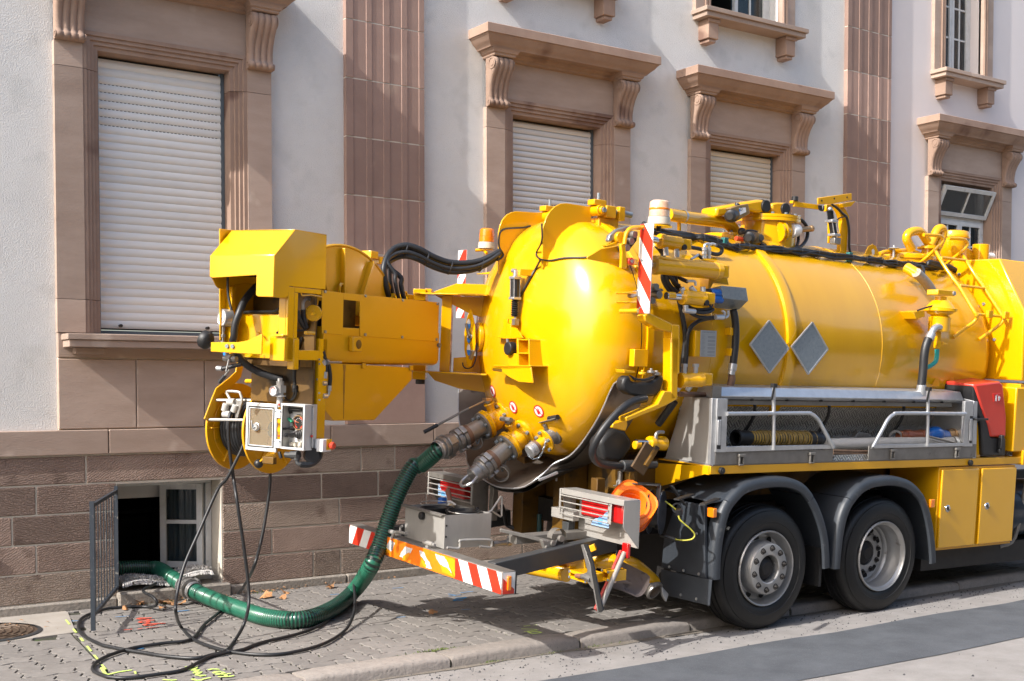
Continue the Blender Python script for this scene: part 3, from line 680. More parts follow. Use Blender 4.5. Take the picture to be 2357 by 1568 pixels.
def paver_mesh(vert, u, zig, mb=None, o=(0, 0, 0), dz=0):
 P = paver_poly(vert, u, zig); cx = sum(p[0] for p in P) / len(P); cy = sum(p[1] for p in P) / len(P); n = len(P); g = .0055
 def off(d, z): return [(o[0] + x, o[1] + y, o[2] + z + dz) for x, y in inset(P, d)]
 r = [off(g, -.03), off(g, -.003), off(g + .0025, 0)]
 own = mb is None; mb = mb or MB(); b = len(mb.v)
 mb.add([p for q in r for p in q], [(i * n + j, i * n + (j + 1) % n, (i + 1) * n + (j + 1) % n, (i + 1) * n + j) for i in range(2) for j in range(n)] + [tuple(2 * n + j for j in range(n))])
 return mb.mesh('paving_stone', PAVE, smooth=False, fix=False) if own else mb
PM = {(v, z): paver_mesh(v, U if not z else .165, z) for v in (0, 1) for z in (0, 1)}
def div_x(y): return 2.265 + (y - 7.888) * .0913
spots = []
Y0_, Y1_ = 7.338, 10.370
def area(P): return abs(sum(P[i][0] * P[(i + 1) % len(P)][1] - P[(i + 1) % len(P)][0] * P[i][1] for i in range(len(P)))) / 2
dn = (1, -.0913); dc = 2.265 - 7.888 * .0913                       # the straight joint between the two kinds of paver
for zig, u in ((0, U), (1, .165)):
 ox, oy = (2.28, 7.345) if not zig else (2.28, 7.30)
 for i in range(-40, 90):
  for j in range(-2, 32):
   d = (i - j) % 4
   if d not in (0, 3): continue
   v = 0 if d == 0 else 1
   x, y = ox + i * u, oy + j * u
   if x > 12.6 or x < .2: continue
   full = [(px + x, py + y) for px, py in paver_poly(v, u, zig)]; A0 = area(full)
   P = clip(clip(full, (0, 1), Y0_, -1), (0, 1), Y1_, 1)
   if P: P = clip(P, dn, dc - .004 if zig else dc + .004, 1 if zig else -1)
   if len(P) < 3 or area(P) < A0 * .05: continue
   cx, cy = sum(p[0] for p in P) / len(P), sum(p[1] for p in P) / len(P)
   if cx < 2.50 + (cy - 9.4) * .15 and cy > 9.36 + .08: continue
   q = V((cx, cy, SZ)) - CAM; dep = q.dot(CF); ix = PX + F * q.dot(CR) / dep; iy = PY - F * q.dot(CU) / dep
   vis = -60 < ix < 2420 and iy < 1640
   hid = ix > 1560 or (ix > 1480 and cy > 7.9)
   spots.append(((0 if vis and not hid else 1, dep), x, y, v, zig, P if area(P) < A0 * .995 else None))
spots.sort(key=lambda s: s[0]); rest = MB()
def cut_paver(P, mb, z):
 n = len(P); r = [(x, y, z + dz) for d, dz in ((.0055, -.03), (.0055, -.003), (.008, 0)) for x, y in inset(P, d)]
 return mb.add(r, [(i * n + j, i * n + (j + 1) % n, (i + 1) * n + (j + 1) % n, (i + 1) * n + j) for i in range(2) for j in range(n)] + [tuple(2 * n + j for j in range(n))])
for n_, (k, x, y, v, zig, P) in enumerate(spots):
 dz = random.uniform(-.0035, .0025)
 if n_ < 298 and P is None:
  o = bpy.data.objects.new('paving_stone', PM[(v, zig)]); COL.objects.link(o); o.parent = sw; o.location = (x, y, SZ + dz); o.rotation_euler = (random.gauss(0, .004), random.gauss(0, .004), 0)
 elif n_ < 298:
  me = cut_paver([(p[0] - x, p[1] - y) for p in P], MB(), 0).mesh('paving_stone', PAVE, smooth=False, fix=False)
  o = bpy.data.objects.new('paving_stone', me); COL.objects.link(o); o.parent = sw; o.location = (x, y, SZ + dz)
 elif P is None: paver_mesh(v, U if not zig else .165, zig, rest, (x, y, SZ), dz)
 else: cut_paver(P, rest, SZ + dz)
o = rest.build('paving_stones', PAVE, sw, smooth=False, fix=False); o['kind'] = 'stuff'
# concrete pad with the manhole cover
mb = MB().prism([(-3, 9.36, 0), (2.05, 9.385, 0), (2.44, 9.44, 0), (2.60, 10.30, 0), (2.60, 10.377, 0), (-3, 10.377, 0)], (0, 0, .05)); o = mb.build('concrete_pad', CONC, sw, smooth=False); o.location = (0, 0, SZ - .047)
mh = empty('manhole_cover', (1.885, 9.76, SZ + .004)); tag(mh, 'round rusty cast iron cover set in the pale concrete pad', 'manhole cover')
MB().lathe([(.345, 0), (.375, 0), (.375, .006), (.352, .012), (.345, .012)], (0, 0, 0), (0, 0, 1), 48).build('frame', FRAME, mh)
MB().lathe([(0, .004), (.343, .004), (.343, 0)], (0, 0, 0), (0, 0, 1), 48).build('lid', CAST, mh)
mb = MB()
for r in (.06, .11, .16, .21, .26, .31):
 n = max(5, int(r * 44))
 for i in range(n):
  a0 = 2 * math.pi * (i + (r * 37 % 1)) / n; a1 = a0 + 2 * math.pi / n * .78
  mb.tube([(r * math.cos(a0 + (a1 - a0) * j / 4), r * math.sin(a0 + (a1 - a0) * j / 4), .0045 + .002 * math.sin(math.pi * j / 4)) for j in range(5)], .0065, 5)
mb.build('rib', CAST, mh)
# sprayed survey marks: flat strokes on the pavers
PB, PR, PL_ = mat('blue_spray', (.01, .20, .50), (.03, .27, .55), rough=.8, ns=60), mat('red_spray', (.66, .075, .035), (.60, .11, .07), rough=.8, ns=60), mat('lime_spray', (.46, .62, .10), (.52, .66, .20), rough=.8, ns=60)
def stroke(pts, w_, m, name='spray_mark', z=SZ + .0058):
 P = smooth_path([V((p[0], p[1], z)) for p in pts], 5) if len(pts) > 2 else [V((p[0], p[1], z)) for p in pts]
 vs, fs = [], []
 for i, p in enumerate(P):
  d = (P[min(i + 1, len(P) - 1)] - P[max(i - 1, 0)]).normalized(); s = V((-d.y, d.x, 0)); ww_ = w_ * (.75 + .35 * random.random()) * (.6 if i in (0, len(P) - 1) else 1)
  vs += [p + s * ww_ / 2, p - s * ww_ / 2]
 for i in range(len(P) - 1): fs.append((2 * i, 2 * i + 1, 2 * i + 3, 2 * i + 2))
 return MB().add(vs, fs).build(name, m, sw, smooth=False)
def G(k, x, y): p = W(k, x, y, Z=SZ + .005); return (p.x, p.y)
for a in ([('q', 240, 268), ('q', 470, 250)], [('q', 1215, 178), ('q', 1300, 172), ('q', 1410, 160)], [('q', 555, 775), ('q', 690, 758)], [('j', 750, 615), ('j', 838, 610)], [('i', 635, 480), ('i', 738, 472)], [('i', 50, 540), ('i', 130, 534)],
          [('i', 130, 685), ('i', 215, 675)], [('i', 670, 755), ('i', 755, 748)], [('i', 1285, 683), ('i', 1375, 676)], [('i', 1275, 522), ('i', 1400, 508)], [('i', 1160, 533), ('i', 1230, 545)], [('i', 1165, 556), ('i', 1280, 540)], [('i', 0, 785), ('i', 95, 775)], [('i', 10, 752), ('i', 90, 745)]):
 stroke([G(*p) for p in a], .022, PB)
stroke([G('i', x, y) for x, y in ((1225, 572), (1290, 568), (1330, 566), (1300, 576), (1215, 590), (1250, 597), (1305, 592))], .022, PB)
for pts in (((570, 300), (640, 285), (730, 284), (815, 282)), ((600, 306), (690, 300), (780, 318), (855, 316)), ((610, 345), (680, 330), (760, 338), (740, 355), (650, 356), (612, 345)), ((680, 395), (740, 375), (830, 372), (1030, 366)), ((690, 400), (790, 398), (890, 380)), ((375, 472), (510, 458)), ((590, 458), (670, 447)), ((720, 441), (935, 425))):
 stroke([G('q', *p) for p in pts], .030, PR)
for pts in (((20, 1060), (90, 1165), (150, 1165), (300, 1130), (505, 1100)), ((545, 1120), (560, 1160)), ((1335, 1055), (1420, 1035)), ((1400, 1100), (1470, 1068), (1510, 1055), (1450, 1110), (1545, 1095), (1480, 1150), (1590, 1130), (1510, 1180), (1640, 1185), (1560, 1200)), ((1700, 1100), (1770, 1085), (1880, 1092)), ((1935, 1090), (1970, 1093)),
   ((1905, 1125), (1830, 1125), (1790, 1145), (1870, 1155), (1890, 1170), (1810, 1170)), ((1890, 1175), (1940, 1165), (2060, 1155)), ((1920, 1130), (1960, 1165), (1985, 1200)), ((985, 1250), (1110, 1262), (1210, 1255)), ((1440, 1240), (1540, 1265), (1640, 1240), (1740, 1220)), ((1850, 1205), (1990, 1205), (2110, 1190))):
 stroke([G('q', *p) for p in pts], .026, PL_)
for pts in (((1870, 838), (1935, 832)), ((1965, 828), (2000, 825)), ((1850, 862), (2000, 868)), ((1875, 888), (2015, 872)), ((1910, 885), (1950, 905), (2035, 898), (1990, 888), (1930, 893))):
 stroke([G('i', *p) for p in pts], .022, PL_)
for y0, y1 in ((600, 650), (695, 735), (790, 825), (875, 930), (970, 1015), (1070, 1120)):
 p, q = V((div_x(0), 0)), None
 a, b = G('j', 690 + (y0 - 600) * .80, y0), G('j', 690 + (y1 - 600) * .80, y1); stroke([a, b], .030, PL_)
# moss and tufts in the kerb joint
random.seed(11); mb = MB()
MOSS = mat('moss_and_grass', (.075, .12, .02), (.12, .15, .03), rough=.9, ns=20)
def blade(x, y, z, hh):
 a = random.random() * 6.28; l = random.uniform(.3, 1) * hh; w_ = .0022
 c, s = math.cos(a), math.sin(a)
 mb.add([(x - s * w_, y + c * w_, z), (x + s * w_, y - c * w_, z), (x + c * l * .6, y + s * l * .6, z + hh * .8), (x + c * l, y + s * l, z + hh * .75)], [(0, 1, 2), (1, 3, 2)])
for cx, cy, n_, sp_, hh in ((4.38, 7.345, 130, .10, .022), (4.1, 7.335, 80, .16, .014), (4.9, 7.34, 60, .3, .012), (3.45, 10.30, 70, .05, .03), (3.25, 10.31, 20, .05, .02), (4.7, 7.09, 30, .05, .02), (5.2, 7.09, 24, .05, .018), (5.62, 7.085, 30, .08, .018), (4.3, 10.34, 30, .06, .025)):
 for _ in range(n_): blade(random.gauss(cx, sp_), cy + random.gauss(0, .008 if cy < 9 else .03), SZ - .01 if cy > 7.2 else 0, hh * random.uniform(.5, 1.4))
tag(mb.build('grass_tufts', MOSS, smooth=False, fix=False), 'thin moss and grass growing in the pavement joints', 'grass', kind='stuff')
# the houses on the other side of the street, behind the viewpoint: they close the sky and mirror in the tank
OPP = mat('opposite_facade', (.22, .20, .165), (.16, .15, .12), rough=.9, ns=1.2)
op = MB()
for i in range(7): op.box((-34 + i * 14, -12, 0), (-20.3 + i * 14, -9 - .4 * (i % 3), 8.6 + 1.1 * ((i * 5) % 3)))
tag(op.build('opposite_houses', OPP, smooth=False), kind='structure')
# ================================================================== the vacuum truck: tank, platform, lockers, wheels
truck = empty('vacuum_truck', TORG, TROT)
tag(truck, 'yellow vacuum tanker truck with hose boom, parked half on the pavement', 'truck')
def tp(mb, name, m, bevel=0, parent=None, **kw): return mb.build(name, m, parent or truck, bevel, **kw)
TT, TH, TR = 1.22, 2.275, .96
YELT = mat('tank_paint', (.635, .318, .0015), (.69, .358, .0012), rough=.21, ns=1.6, coat=.4, rvar=.09, stretch=(2.2, .5, .5), c3=(.58, .285, .004), n3=1.4, t3=.62)
DOME = [(-1.15, .96), (-1.22, .96), (-1.30, .948), (-1.38, .915), (-1.45, .862), (-1.50, .805), (-1.55, .72), (-1.60, .605), (-1.64, .48), (-1.67, .34), (-1.69, .19), (-1.70, 0)]
def tank_r(s):
 if s > -1.15: return TR if s < 3.2 else 0
 for (a, ra), (b, rb) in zip(DOME[:-1], DOME[1:]):
  if a >= s >= b: return ra + (rb - ra) * (s - a) / (b - a)
 return 0
def hit(k, x, y, off=0.):
 """where the line of sight meets the tank or its dished door: point (lifted by off) and normal"""
 q, d = TRUCK.line(k, x, y); f = lambda u: math.hypot((q + d * u).y - TT, (q + d * u).z - TH) - tank_r((q + d * u).x)
 u = 6.;
 while f(u) > 0 and u < 14: u += .01
 a, b = u - .01, u
 for _ in range(20):
  c = (a + b) / 2
  if f(c) > 0: a = c
  else: b = c
 p = q + d * b; rad = V((0, p.y - TT, p.z - TH)).normalized()
 n = rad
 if p.x < -1.15:
  dr = (tank_r(p.x + .01) - tank_r(p.x - .01)) / .02; n = (rad - V((1, 0, 0)) * dr).normalized()
 return p + n * off, n
def ring_pts(s, r, a0=0, a1=360, n=64): return [V((s, TT + r * math.cos(R_(a0 + (a1 - a0) * i / n)), TH + r * math.sin(R_(a0 + (a1 - a0) * i / n)))) for i in range(n + 1)]
AX = V((1, 0, 0)); TO = V((0, TT, TH))
mb = MB().lathe([(.90, -1.142), (TR, -1.138), (TR, 3.12), (.93, 3.22), (.80, 3.33), (.5, 3.42), (0, 3.45)], TO, AX, 96); tp(mb, 'tank_shell', YELT, ang=40)
mb = MB().lathe([(TR, .405), (TR + .024, .412), (TR + .026, .42), (TR + .026, .50), (TR + .024, .508), (TR, .515)], TO, AX, 96); tp(mb, 'stiffener_ring', YEL)
mb = MB().lathe([(TR - .01, -1.10), (TR + .018, -1.098), (TR + .020, -1.04), (TR - .01, -1.036)], TO, AX, 96); tp(mb, 'tank_flange', YEL)
mb = MB().lathe([(TR - .02, -1.148), (TR - .003, -1.146), (TR - .003, -1.136), (TR - .02, -1.134)], TO, AX, 80); tp(mb, 'door_seal', RUB)
mb = MB().lathe([(r, s) for s, r in [(-1.150, .90)] + DOME], TO, AX, 112); door = tp(mb, 'rear_door', YELT, ang=60)
for s in (-.42, 1.62):
 tp(MB().lathe([(TR - .004, s - .006), (TR + .0025, s - .003), (TR + .0025, s + .003), (TR - .004, s + .006)], TO, AX, 80), 'weld_seam', YEL)
# hinge fins on the door
for t0, pts in ((.92, [(800, 640), (805, 300), (815, 255), (838, 190), (870, 140), (912, 100), (960, 76), (1010, 72), (1222, 104), (1225, 250), (1100, 420), (930, 700)]),
    (1.52, [(420, 690), (420, 330), (432, 270), (455, 215), (490, 175), (530, 152), (570, 143), (820, 158), (825, 250), (700, 430), (540, 720)])):
 P = [T('d', *p, t=t0) for p in pts]; tp(MB().prism([(p.x, t0 - .008, p.z) for p in P], (0, .016, 0)), 'hinge_fin', YEL, .003)
for t0, x, y in ((.92, 1250, 140), (1.52, 830, 190)):
 c = T('d', x, y, t=t0)
 mb = MB().cyl((c.x, t0 - .10, c.z), (c.x, t0 + .10, c.z), .042, 20).cyl((c.x, t0 - .13, c.z), (c.x, t0 - .101, c.z), .030, 18); tp(mb, 'hinge_boss', YEL, .003)
 tp(MB().cyl((c.x, t0 - .145, c.z), (c.x, t0 - .131, c.z), .020, 6), 'bolt', ZINC)
 tp(MB().box((c.x - .05, t0 - .07, c.z + .04), (c.x + .075, t0 + .02, c.z + .085)).box((c.x + .06, t0 - .09, c.z - .05), (c.x + .16, t0 + .03, c.z + .045)).box((c.x + .02, t0 - .05, c.z - .16), (c.x + .22, t0 + .05, c.z - .051)), 'hinge_block', YELW, .006)
 tp(MB().cyl((c.x + .161, t0 - .03, c.z + .01), (c.x + .36, t0 - .03, c.z + .0), .024, 14).cyl((c.x + .02, t0 - .03, c.z + .086), (c.x + .02, t0 - .03, c.z + .14), .012, 8), 'hinge_rod', ZINC)
 tp(MB().box((c.x + .20, t0 - .08, c.z - .06), (c.x + .26, t0 + .04, c.z + .05)), 'rod_bracket', YEL, .006)
# platform and the plates under it
mb = MB().box((-.62, 0, 1.272), (3.42, .05, 1.337)).box((-.62, .051, 1.325), (3.42, .60, 1.337)); tp(mb, 'platform_edge', YELS, .004)
P = [T('v', *p, s=-.621) for p in ((1143, 40), (1143, 132), (1100, 124), (850, 190), (620, 255), (440, 275), (370, 180), (600, 5))]
tp(MB().prism([(-.629, p.y, p.z) for p in P], (.012, 0, 0)), 'platform_gusset', YELW, .002)
mb = MB()
for s in (-.55, 3.05): pass
for x, y in ((313, 147), (1988, 94)):
 c = T(7, x, y, t=0); mb.cyl((c.x, 0, c.z), (c.x, -.028, c.z), .026, 14); mb.cyl((c.x, -.028, c.z), (c.x, -.034, c.z), .012, 10)
tp(mb, 'rubber_buffer', RUB, .003)
# dark bodywork underneath, plus an added light-blocking filler
tp(MB().box((-1.25, .72, .70), (6.3, .80, .98)).box((-1.25, 1.64, .70), (6.3, 1.72, .98)).box((-1.2, .801, .76), (-1.1, 1.639, .95)).box((.7, .801, .74), (.8, 1.639, .95)).box((2.3, .801, .74), (2.4, 1.639, .95)), 'chassis_frame', DARK, .004)
tp(MB().box((-1.05, .62, 1.0), (3.4, .72, 1.32)).box((-1.05, 1.72, 1.0), (3.4, 1.82, 1.32)).box((-1.06, .721, .99), (-.98, 1.719, 1.33)).box((-.3, .721, 1.1), (-.2, 1.719, 1.3)), 'subframe', YDIRT_SHADE, .006)
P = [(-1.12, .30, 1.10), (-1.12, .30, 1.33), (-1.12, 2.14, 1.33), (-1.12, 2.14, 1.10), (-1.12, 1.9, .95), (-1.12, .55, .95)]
tp(MB().prism(P, (.03, 0, 0)), 'rear_crossplate', YDIRT_SHADE, .004)
for t_ in (.86, 1.42): tp(MB().box((-1.36, t_, .6), (-1.13, t_ + .14, 1.28)), 'tank_support', YDIRT_SHADE, .006)
for sx in (.05, 1.464): tp(MB().cyl((sx, .25, .50), (sx, 2.2, .50), .11, 14).sphere((sx, 1.2, .50), .27), 'axle', DARK)
tp(MB().box((-.45, .36, .28), (4.6, 2.06, .93)).box((2.2, .15, .30), (4.6, .359, .50)), 'underbody_light_block', DARK)  # filler for drivetrain and tanks, added to keep the ground beneath dark
# wheels
def wheel(c, outward, dished):
 """tyre, rim, nuts; the axle runs along t, the outer face lies at c"""
 d = V((0, outward, 0)); o = V(c)
 wh = empty('wheel', o, parent=truck)
 Rr = .505
 prof = [(.290, -.28), (.30, -.30), (.38, -.312), (.46, -.30), (.492, -.27), (Rr, -.235), (Rr, -.225), (Rr - .012, -.222), (Rr - .012, -.208), (Rr, -.205), (Rr, -.165), (Rr - .012, -.162), (Rr - .012, -.148), (Rr, -.145), (Rr, -.105), (Rr - .012, -.102), (Rr - .012, -.088), (Rr, -.085), (.5, -.06), (.488, -.035), (.475, -.024), (.462, -.020), (.460, -.012), (.445, -.006), (.41, .004), (.375, .006), (.372, .002), (.350, .000), (.335, -.004), (.315, -.012), (.303, -.022), (.300, -.03), (.297, -.05)]
 MB().lathe(prof, (0, 0, 0), d, 72).build('tyre', TYRE, wh, ang=30)
 if not dished:
  rim = [(.301, -.024), (.306, -.006), (.300, .004), (.292, .000), (.286, -.02), (.280, -.05), (.272, -.075), (.262, -.095), (.245, -.10), (.222, -.085), (.214, -.045), (.210, .006), (.202, .022), (.194, .026), (.118, .026), (.112, .022), (.108, -.005), (.106, -.06)]
  hubz, nutz = -.06, .026
 else:
  rim = [(.301, -.024), (.306, -.006), (.300, .004), (.292, .000), (.286, -.015), (.272, -.03), (.268, -.09), (.262, -.10), (.258, -.16), (.246, -.175), (.240, -.20), (.205, -.215), (.180, -.205), (.170, -.19), (.150, -.185), (.110, -.185), (.106, -.22)]
  hubz, nutz = -.22, -.185
 MB().lathe(rim, (0, 0, 0), d, 64).build('rim', mat('wheel_silver', (.40, .395, .385), (.33, .325, .315), rough=.42, metal=.55, ns=6, c3=(.16, .14, .12), n3=9, t3=.66), wh, ang=30)
 MB().lathe([(.107, hubz), (.10, hubz + .03), (.075, hubz + .05), (.07, hubz + .052), (.055, hubz + .07), (0, hubz + .072)], (0, 0, 0), d, 32).build('hub', DARK, wh)
 x, y, _ = basis(d)
 nm = MB().cyl((0, 0, 0), d * .018, .0165, 6).cyl(d * .018, d * .026, .010, 10).lathe([(.018, .001), (.025, .001), (.026, .0005)], (0, 0, 0), d, 14).mesh('wheel_nut', DARK)
 for i in range(10):
  a = 2 * math.pi * (i + .3) / 10; q = bpy.data.objects.new('wheel_nut', nm); COL.objects.link(q); q.parent = wh
  q.location = x * (.168 * math.cos(a)) + y * (.168 * math.sin(a)) + d * nutz
 hm = MB().lathe([(0, .0012), (.026, .0012), (.030, 0)], (0, 0, 0), d, 16).mesh('hand_hole', mat('hole_black', (.004, .004, .004), rough=.9))
 for i in range(10):
  a = 2 * math.pi * (i + .8) / 10; rr = .232 if not dished else .215
  q = bpy.data.objects.new('hand_hole', hm); COL.objects.link(q); q.parent = wh; q.location = x * (rr * math.cos(a)) + y * (rr * math.sin(a)) + d * ((-.089 if not dished else -.2075) + .001); q.scale = (1, 1, 1)
 mb = MB().box((-.001, -.001, -.001), (.001, .001, .001))
 if dished:
  MB().lathe([(.06, -.1), (.09, -.1), (.09, -.12)], (0, 0, 0), d, 24)
 return wh
wheel((.05, .0, .500), -1, False); wheel((1.464, .0, .508), -1, True)
for sx in (.05, 1.464):
 wh = empty('wheel', (sx, 2.36, .50), parent=truck); MB().lathe([(.29, -.28), (.46, -.30), (.50, -.25), (.505, -.2), (.505, -.09), (.488, -.035), (.41, .004), (.30, -.03), (.10, -.06), (0, -.06)], (0, 0, 0), (0, 1, 0), 40).build('tyre', TYRE, wh)
# fenders
def fender(c, pts, w_in=.50):
 P = smooth_path([V((s, 0, h)) for s, h in pts], 4); n = len(P); secs = []
 for i, p in enumerate(P):
  d = (P[min(i + 1, n - 1)] - P[max(0, i - 1)]).normalized(); nr = V((-d.z, 0, d.x))     # outward
  secs.append([p + V((0, t, 0)) + nr * k for t, k in ((-.035, -.088), (-.048, -.080), (-.052, -.05), (-.046, -.018), (-.030, -.004), (.0, .0), (w_in, .0), (w_in, -.012), (.0, -.014), (-.030, -.03), (-.034, -.05), (-.026, -.088))])
 return MB().loft(secs)
f1 = [(-.47, 1.075), (-.425, 1.115), (-.34, 1.18), (-.24, 1.215), (-.10, 1.237), (.08, 1.243), (.22, 1.23), (.34, 1.198), (.43, 1.15), (.505, 1.085)]
tp(fender(0, f1), 'fender', GREYP, ang=50)
tp(fender(0, [(.51, 1.075), (.585, .985), (.655, .87), (.71, .74), (.742, .60), (.758, .47)], .45), 'fender', GREYP, ang=50)
tp(fender(0, [(-.585, .46), (-.590, .60), (-.580, .75), (-.556, .89), (-.52, 1.0), (-.475, 1.07)], .05), 'fender', GREYP, ang=50)
f2 = [(.93, 1.045), (.985, 1.095), (1.075, 1.155), (1.19, 1.195), (1.32, 1.21), (1.46, 1.213), (1.60, 1.197), (1.73, 1.163), (1.84, 1.105), (1.93, 1.035)]
tp(fender(0, f2), 'fender', GREYP, ang=50)
tp(fender(0, [(.785, .45), (.79, .58), (.805, .74), (.835, .88), (.88, .98), (.925, 1.04)], .45), 'fender', GREYP, ang=50)
tp(fender(0, [(1.935, 1.028), (2.0, .94), (2.06, .82), (2.11, .68), (2.145, .54), (2.165, .42)], .45), 'fender', GREYP, ang=50)
tp(MB().box((.69, .02, .30), (.72, .46, .62)), 'mud_flap', RUB)
# rear mudguard panel with its marker lamp and flap
S0 = -.62
P = [T('v', *p, s=S0) for p in ((835, 400), (1090, 452), (1100, 1215), (640, 1100), (665, 800), (760, 520))]
mg = tp(MB().prism([(S0, max(p.y, -.01), p.z) for p in P], (.03, 0, 0)), 'mudguard', GREYP, .006)
tp(MB().prism([V((S0 + .031, -.006, 1.05)), V((S0 + .031, .55, 1.08)), V((-.20, .55, 1.19)), V((-.30, -.006, 1.17)), V((-.47, -.006, 1.06))], (0, 0, .012)), 'mudguard_top', GREYP, .003)
P = [T('v', *p, s=S0 - .012) for p in ((640, 1118), (1168, 1232), (1145, 1500), (640, 1378))]
tp(MB().prism([(S0 - .012, p.y, p.z) for p in P], (.008, 0, 0)), 'mud_flap', GREYP, .002)
mb = MB()
for x, y in ((728, 1092), (877, 1130), (1037, 1165), (850, 1385), (1012, 1427), (1013, 745)):
 c = T('v', x, y, s=S0 - .014); mb.cyl(c, c - AX * .008, .011, 10)
tp(mb, 'rivet', ALU)
c = T('v', 1162, 525, s=S0 + .02); ml = tp(MB().box((c.x - .01, c.y - .035, c.z - .036), (c.x + .03, c.y + .035, c.z + .036)), 'marker_lamp', LAMPO, .006)
tp(MB().box((c.x + .002, c.y + .036, c.z - .03), (c.x + .025, c.y + .06, c.z + .03)), 'lamp_mount', BLACK, .003)
c = T(7, 1728, 367, t=-.03); tp(MB().box((c.x - .03, -.055, c.z - .036), (c.x + .03, -.03, c.z + .036)), 'marker_lamp', LAMPO, .006)
for p, q in (((1070, 440), (1235, 378)), ((800, 388), (965, 335))):
 a, b = T('v', *p, h=1.10), T('v', *q, h=1.115); tp(MB().bar(a, b, .045, .012), 'rubber_strip', RUB)
# lower cabinets with their doors
tp(MB().box((2.19, .012, .51), (3.34, .55, 1.262)), 'cabinet', YELS, .004)
for q, (lx, ly) in ((((1800, 140), (2040, 133), (2025, 650), (1775, 667)), (1842, 403)), (((2065, 133), (2292, 125), (2280, 622), (2045, 642)), (2107, 386))):
 P = [T(7, *p, t=0) for p in q]; s0, s1 = (P[0].x + P[3].x) / 2, (P[1].x + P[2].x) / 2; h1, h0 = (P[0].z + P[1].z) / 2, (P[2].z + P[3].z) / 2
 d = tp(MB().box((s0, -.012, h0), (s1, .010, h1)), 'cabinet_door', YEL, .008)
 c = T(7, lx, ly, t=-.012); tp(MB().lathe([(0, .004), (.012, .006), (.026, .010), (.032, .006), (.034, 0)], (c.x, -.012, c.z), (0, -1, 0), 20), 'door_lock', mat('chrome', (.7, .7, .7), rough=.15, metal=1), parent=d)
 tp(MB().box((c.x - .006, -.026, c.z - .012), (c.x + .006, -.019, c.z + .012)), 'keyhole', BLACK, parent=d)
tp(MB().lathe([(0, 0), (.20, .0), (.26, .02), (.28, .06), (.28, 1.2)], (3.42, .32, .80), (1, 0, 0), 32), 'fuel_tank', mat('dark_blue_paint', (.012, .020, .032), (.02, .03, .042), rough=.3, ns=5, coat=.3))
tp(MB().tube([(3.40, .16, .45), (3.55, .10, .55), (3.6, .05, 1.1)], .02, 8, smooth=4), 'fuel_pipe', STEELD)
# side locker
TREAD = bpy.data.materials.new('tread_plate'); TREAD.use_nodes = True
def tread_nodes(M, c1, rough, sc, plane):
 t = M.node_tree; N = t.nodes; b = N['Principled BSDF']; Lk = t.links.new
 b.inputs['Metallic'].default_value = .8; b.inputs['Roughness'].default_value = rough
 tc = N.new('ShaderNodeTexCoord'); sep = N.new('ShaderNodeSeparateXYZ'); Lk(tc.outputs['Object'], sep.inputs[0])
 cmb = N.new('ShaderNodeCombineXYZ'); Lk(sep.outputs[plane[0]], cmb.inputs[0]); Lk(sep.outputs[plane[1]], cmb.inputs[1])
 rot = N.new('ShaderNodeVectorRotate'); rot.rotation_type = 'Z_AXIS'; rot.inputs['Angle'].default_value = R_(45); Lk(cmb.outputs[0], rot.inputs['Vector'])
 ck = N.new('ShaderNodeTexChecker'); ck.inputs['Scale'].default_value = sc; Lk(rot.outputs[0], ck.inputs['Vector'])
 ck.inputs['Color1'].default_value = (1, 1, 1, 1); ck.inputs['Color2'].default_value = (0, 0, 0, 1)
 wa = N.new('ShaderNodeTexWave'); wa.bands_direction = 'X'; wa.inputs['Scale'].default_value = sc * .8; Lk(rot.outputs[0], wa.inputs['Vector'])
 wb = N.new('ShaderNodeTexWave'); wb.bands_direction = 'Y'; wb.inputs['Scale'].default_value = sc * .8; Lk(rot.outputs[0], wb.inputs['Vector'])
 mx = N.new('ShaderNodeMixRGB'); Lk(ck.outputs['Fac'], mx.inputs[0]); Lk(wa.outputs['Fac'], mx.inputs[1]); Lk(wb.outputs['Fac'], mx.inputs[2])
 bp = N.new('ShaderNodeBump'); bp.inputs['Strength'].default_value = .9; bp.inputs['Distance'].default_value = .010; Lk(mx.outputs[0], bp.inputs['Height']); Lk(bp.outputs[0], b.inputs['Normal'])
 rp_ = N.new('ShaderNodeValToRGB'); rp_.color_ramp.elements[0].color = (*[v * .42 for v in c1], 1); rp_.color_ramp.elements[1].color = (*c1, 1); Lk(mx.outputs[0], rp_.inputs[0]); Lk(rp_.outputs[0], b.inputs['Base Color'])
tread_nodes(TREAD, (.62, .60, .56), .36, 17, (0, 2))
TREADS = bpy.data.materials.new('tread_plate_rear'); TREADS.use_nodes = True; tread_nodes(TREADS, (.5, .48, .45), .34, 30, (1, 2))
lk = empty('side_locker', (0, 0, 0), parent=truck)
def lp(mb, name, m, bevel=0, **kw): return mb.build(name, m, lk, bevel, **kw)
SL = -.60; E = [T('m', *p, s=SL) for p in ((470, 1060), (700, 310), (740, 318), (1025, 336), (1008, 1115))]
E = [V((SL, max(p.y, 0), max(1.342, p.z))) for p in E]; lp(MB().prism(E, (.008, 0, 0)), 'end_plate', STEEL, .002)
e1 = V((SL, E[0].y, E[0].z)); lp(MB().bar((SL - .006, E[0].y, 1.344), (SL - .006, -.005, 1.344), .012, .016), 'edge_trim', ALU)
S1 = 2.62; b0, b1 = .52, .36
lp(MB().prism([(SL + .01, b0, 1.35), (S1, b0, 1.35), (S1, b1, 1.93), (SL + .01, b1, 1.93)], (0, .006, 0)), 'back_wall', TREAD, smooth=False)
lp(MB().box((SL + .01, 0.0, 1.338), (S1, b0 - .002, 1.348)), 'floor', STEELD)
E2 = [V((S1, 0.0, 1.345)), V((S1, b0, 1.345)), V((S1, b1, 1.92)), V((S1, 0.0, 1.86))]; lp(MB().prism(E2, (.01, 0, 0)), 'end_plate', ALU, .002)
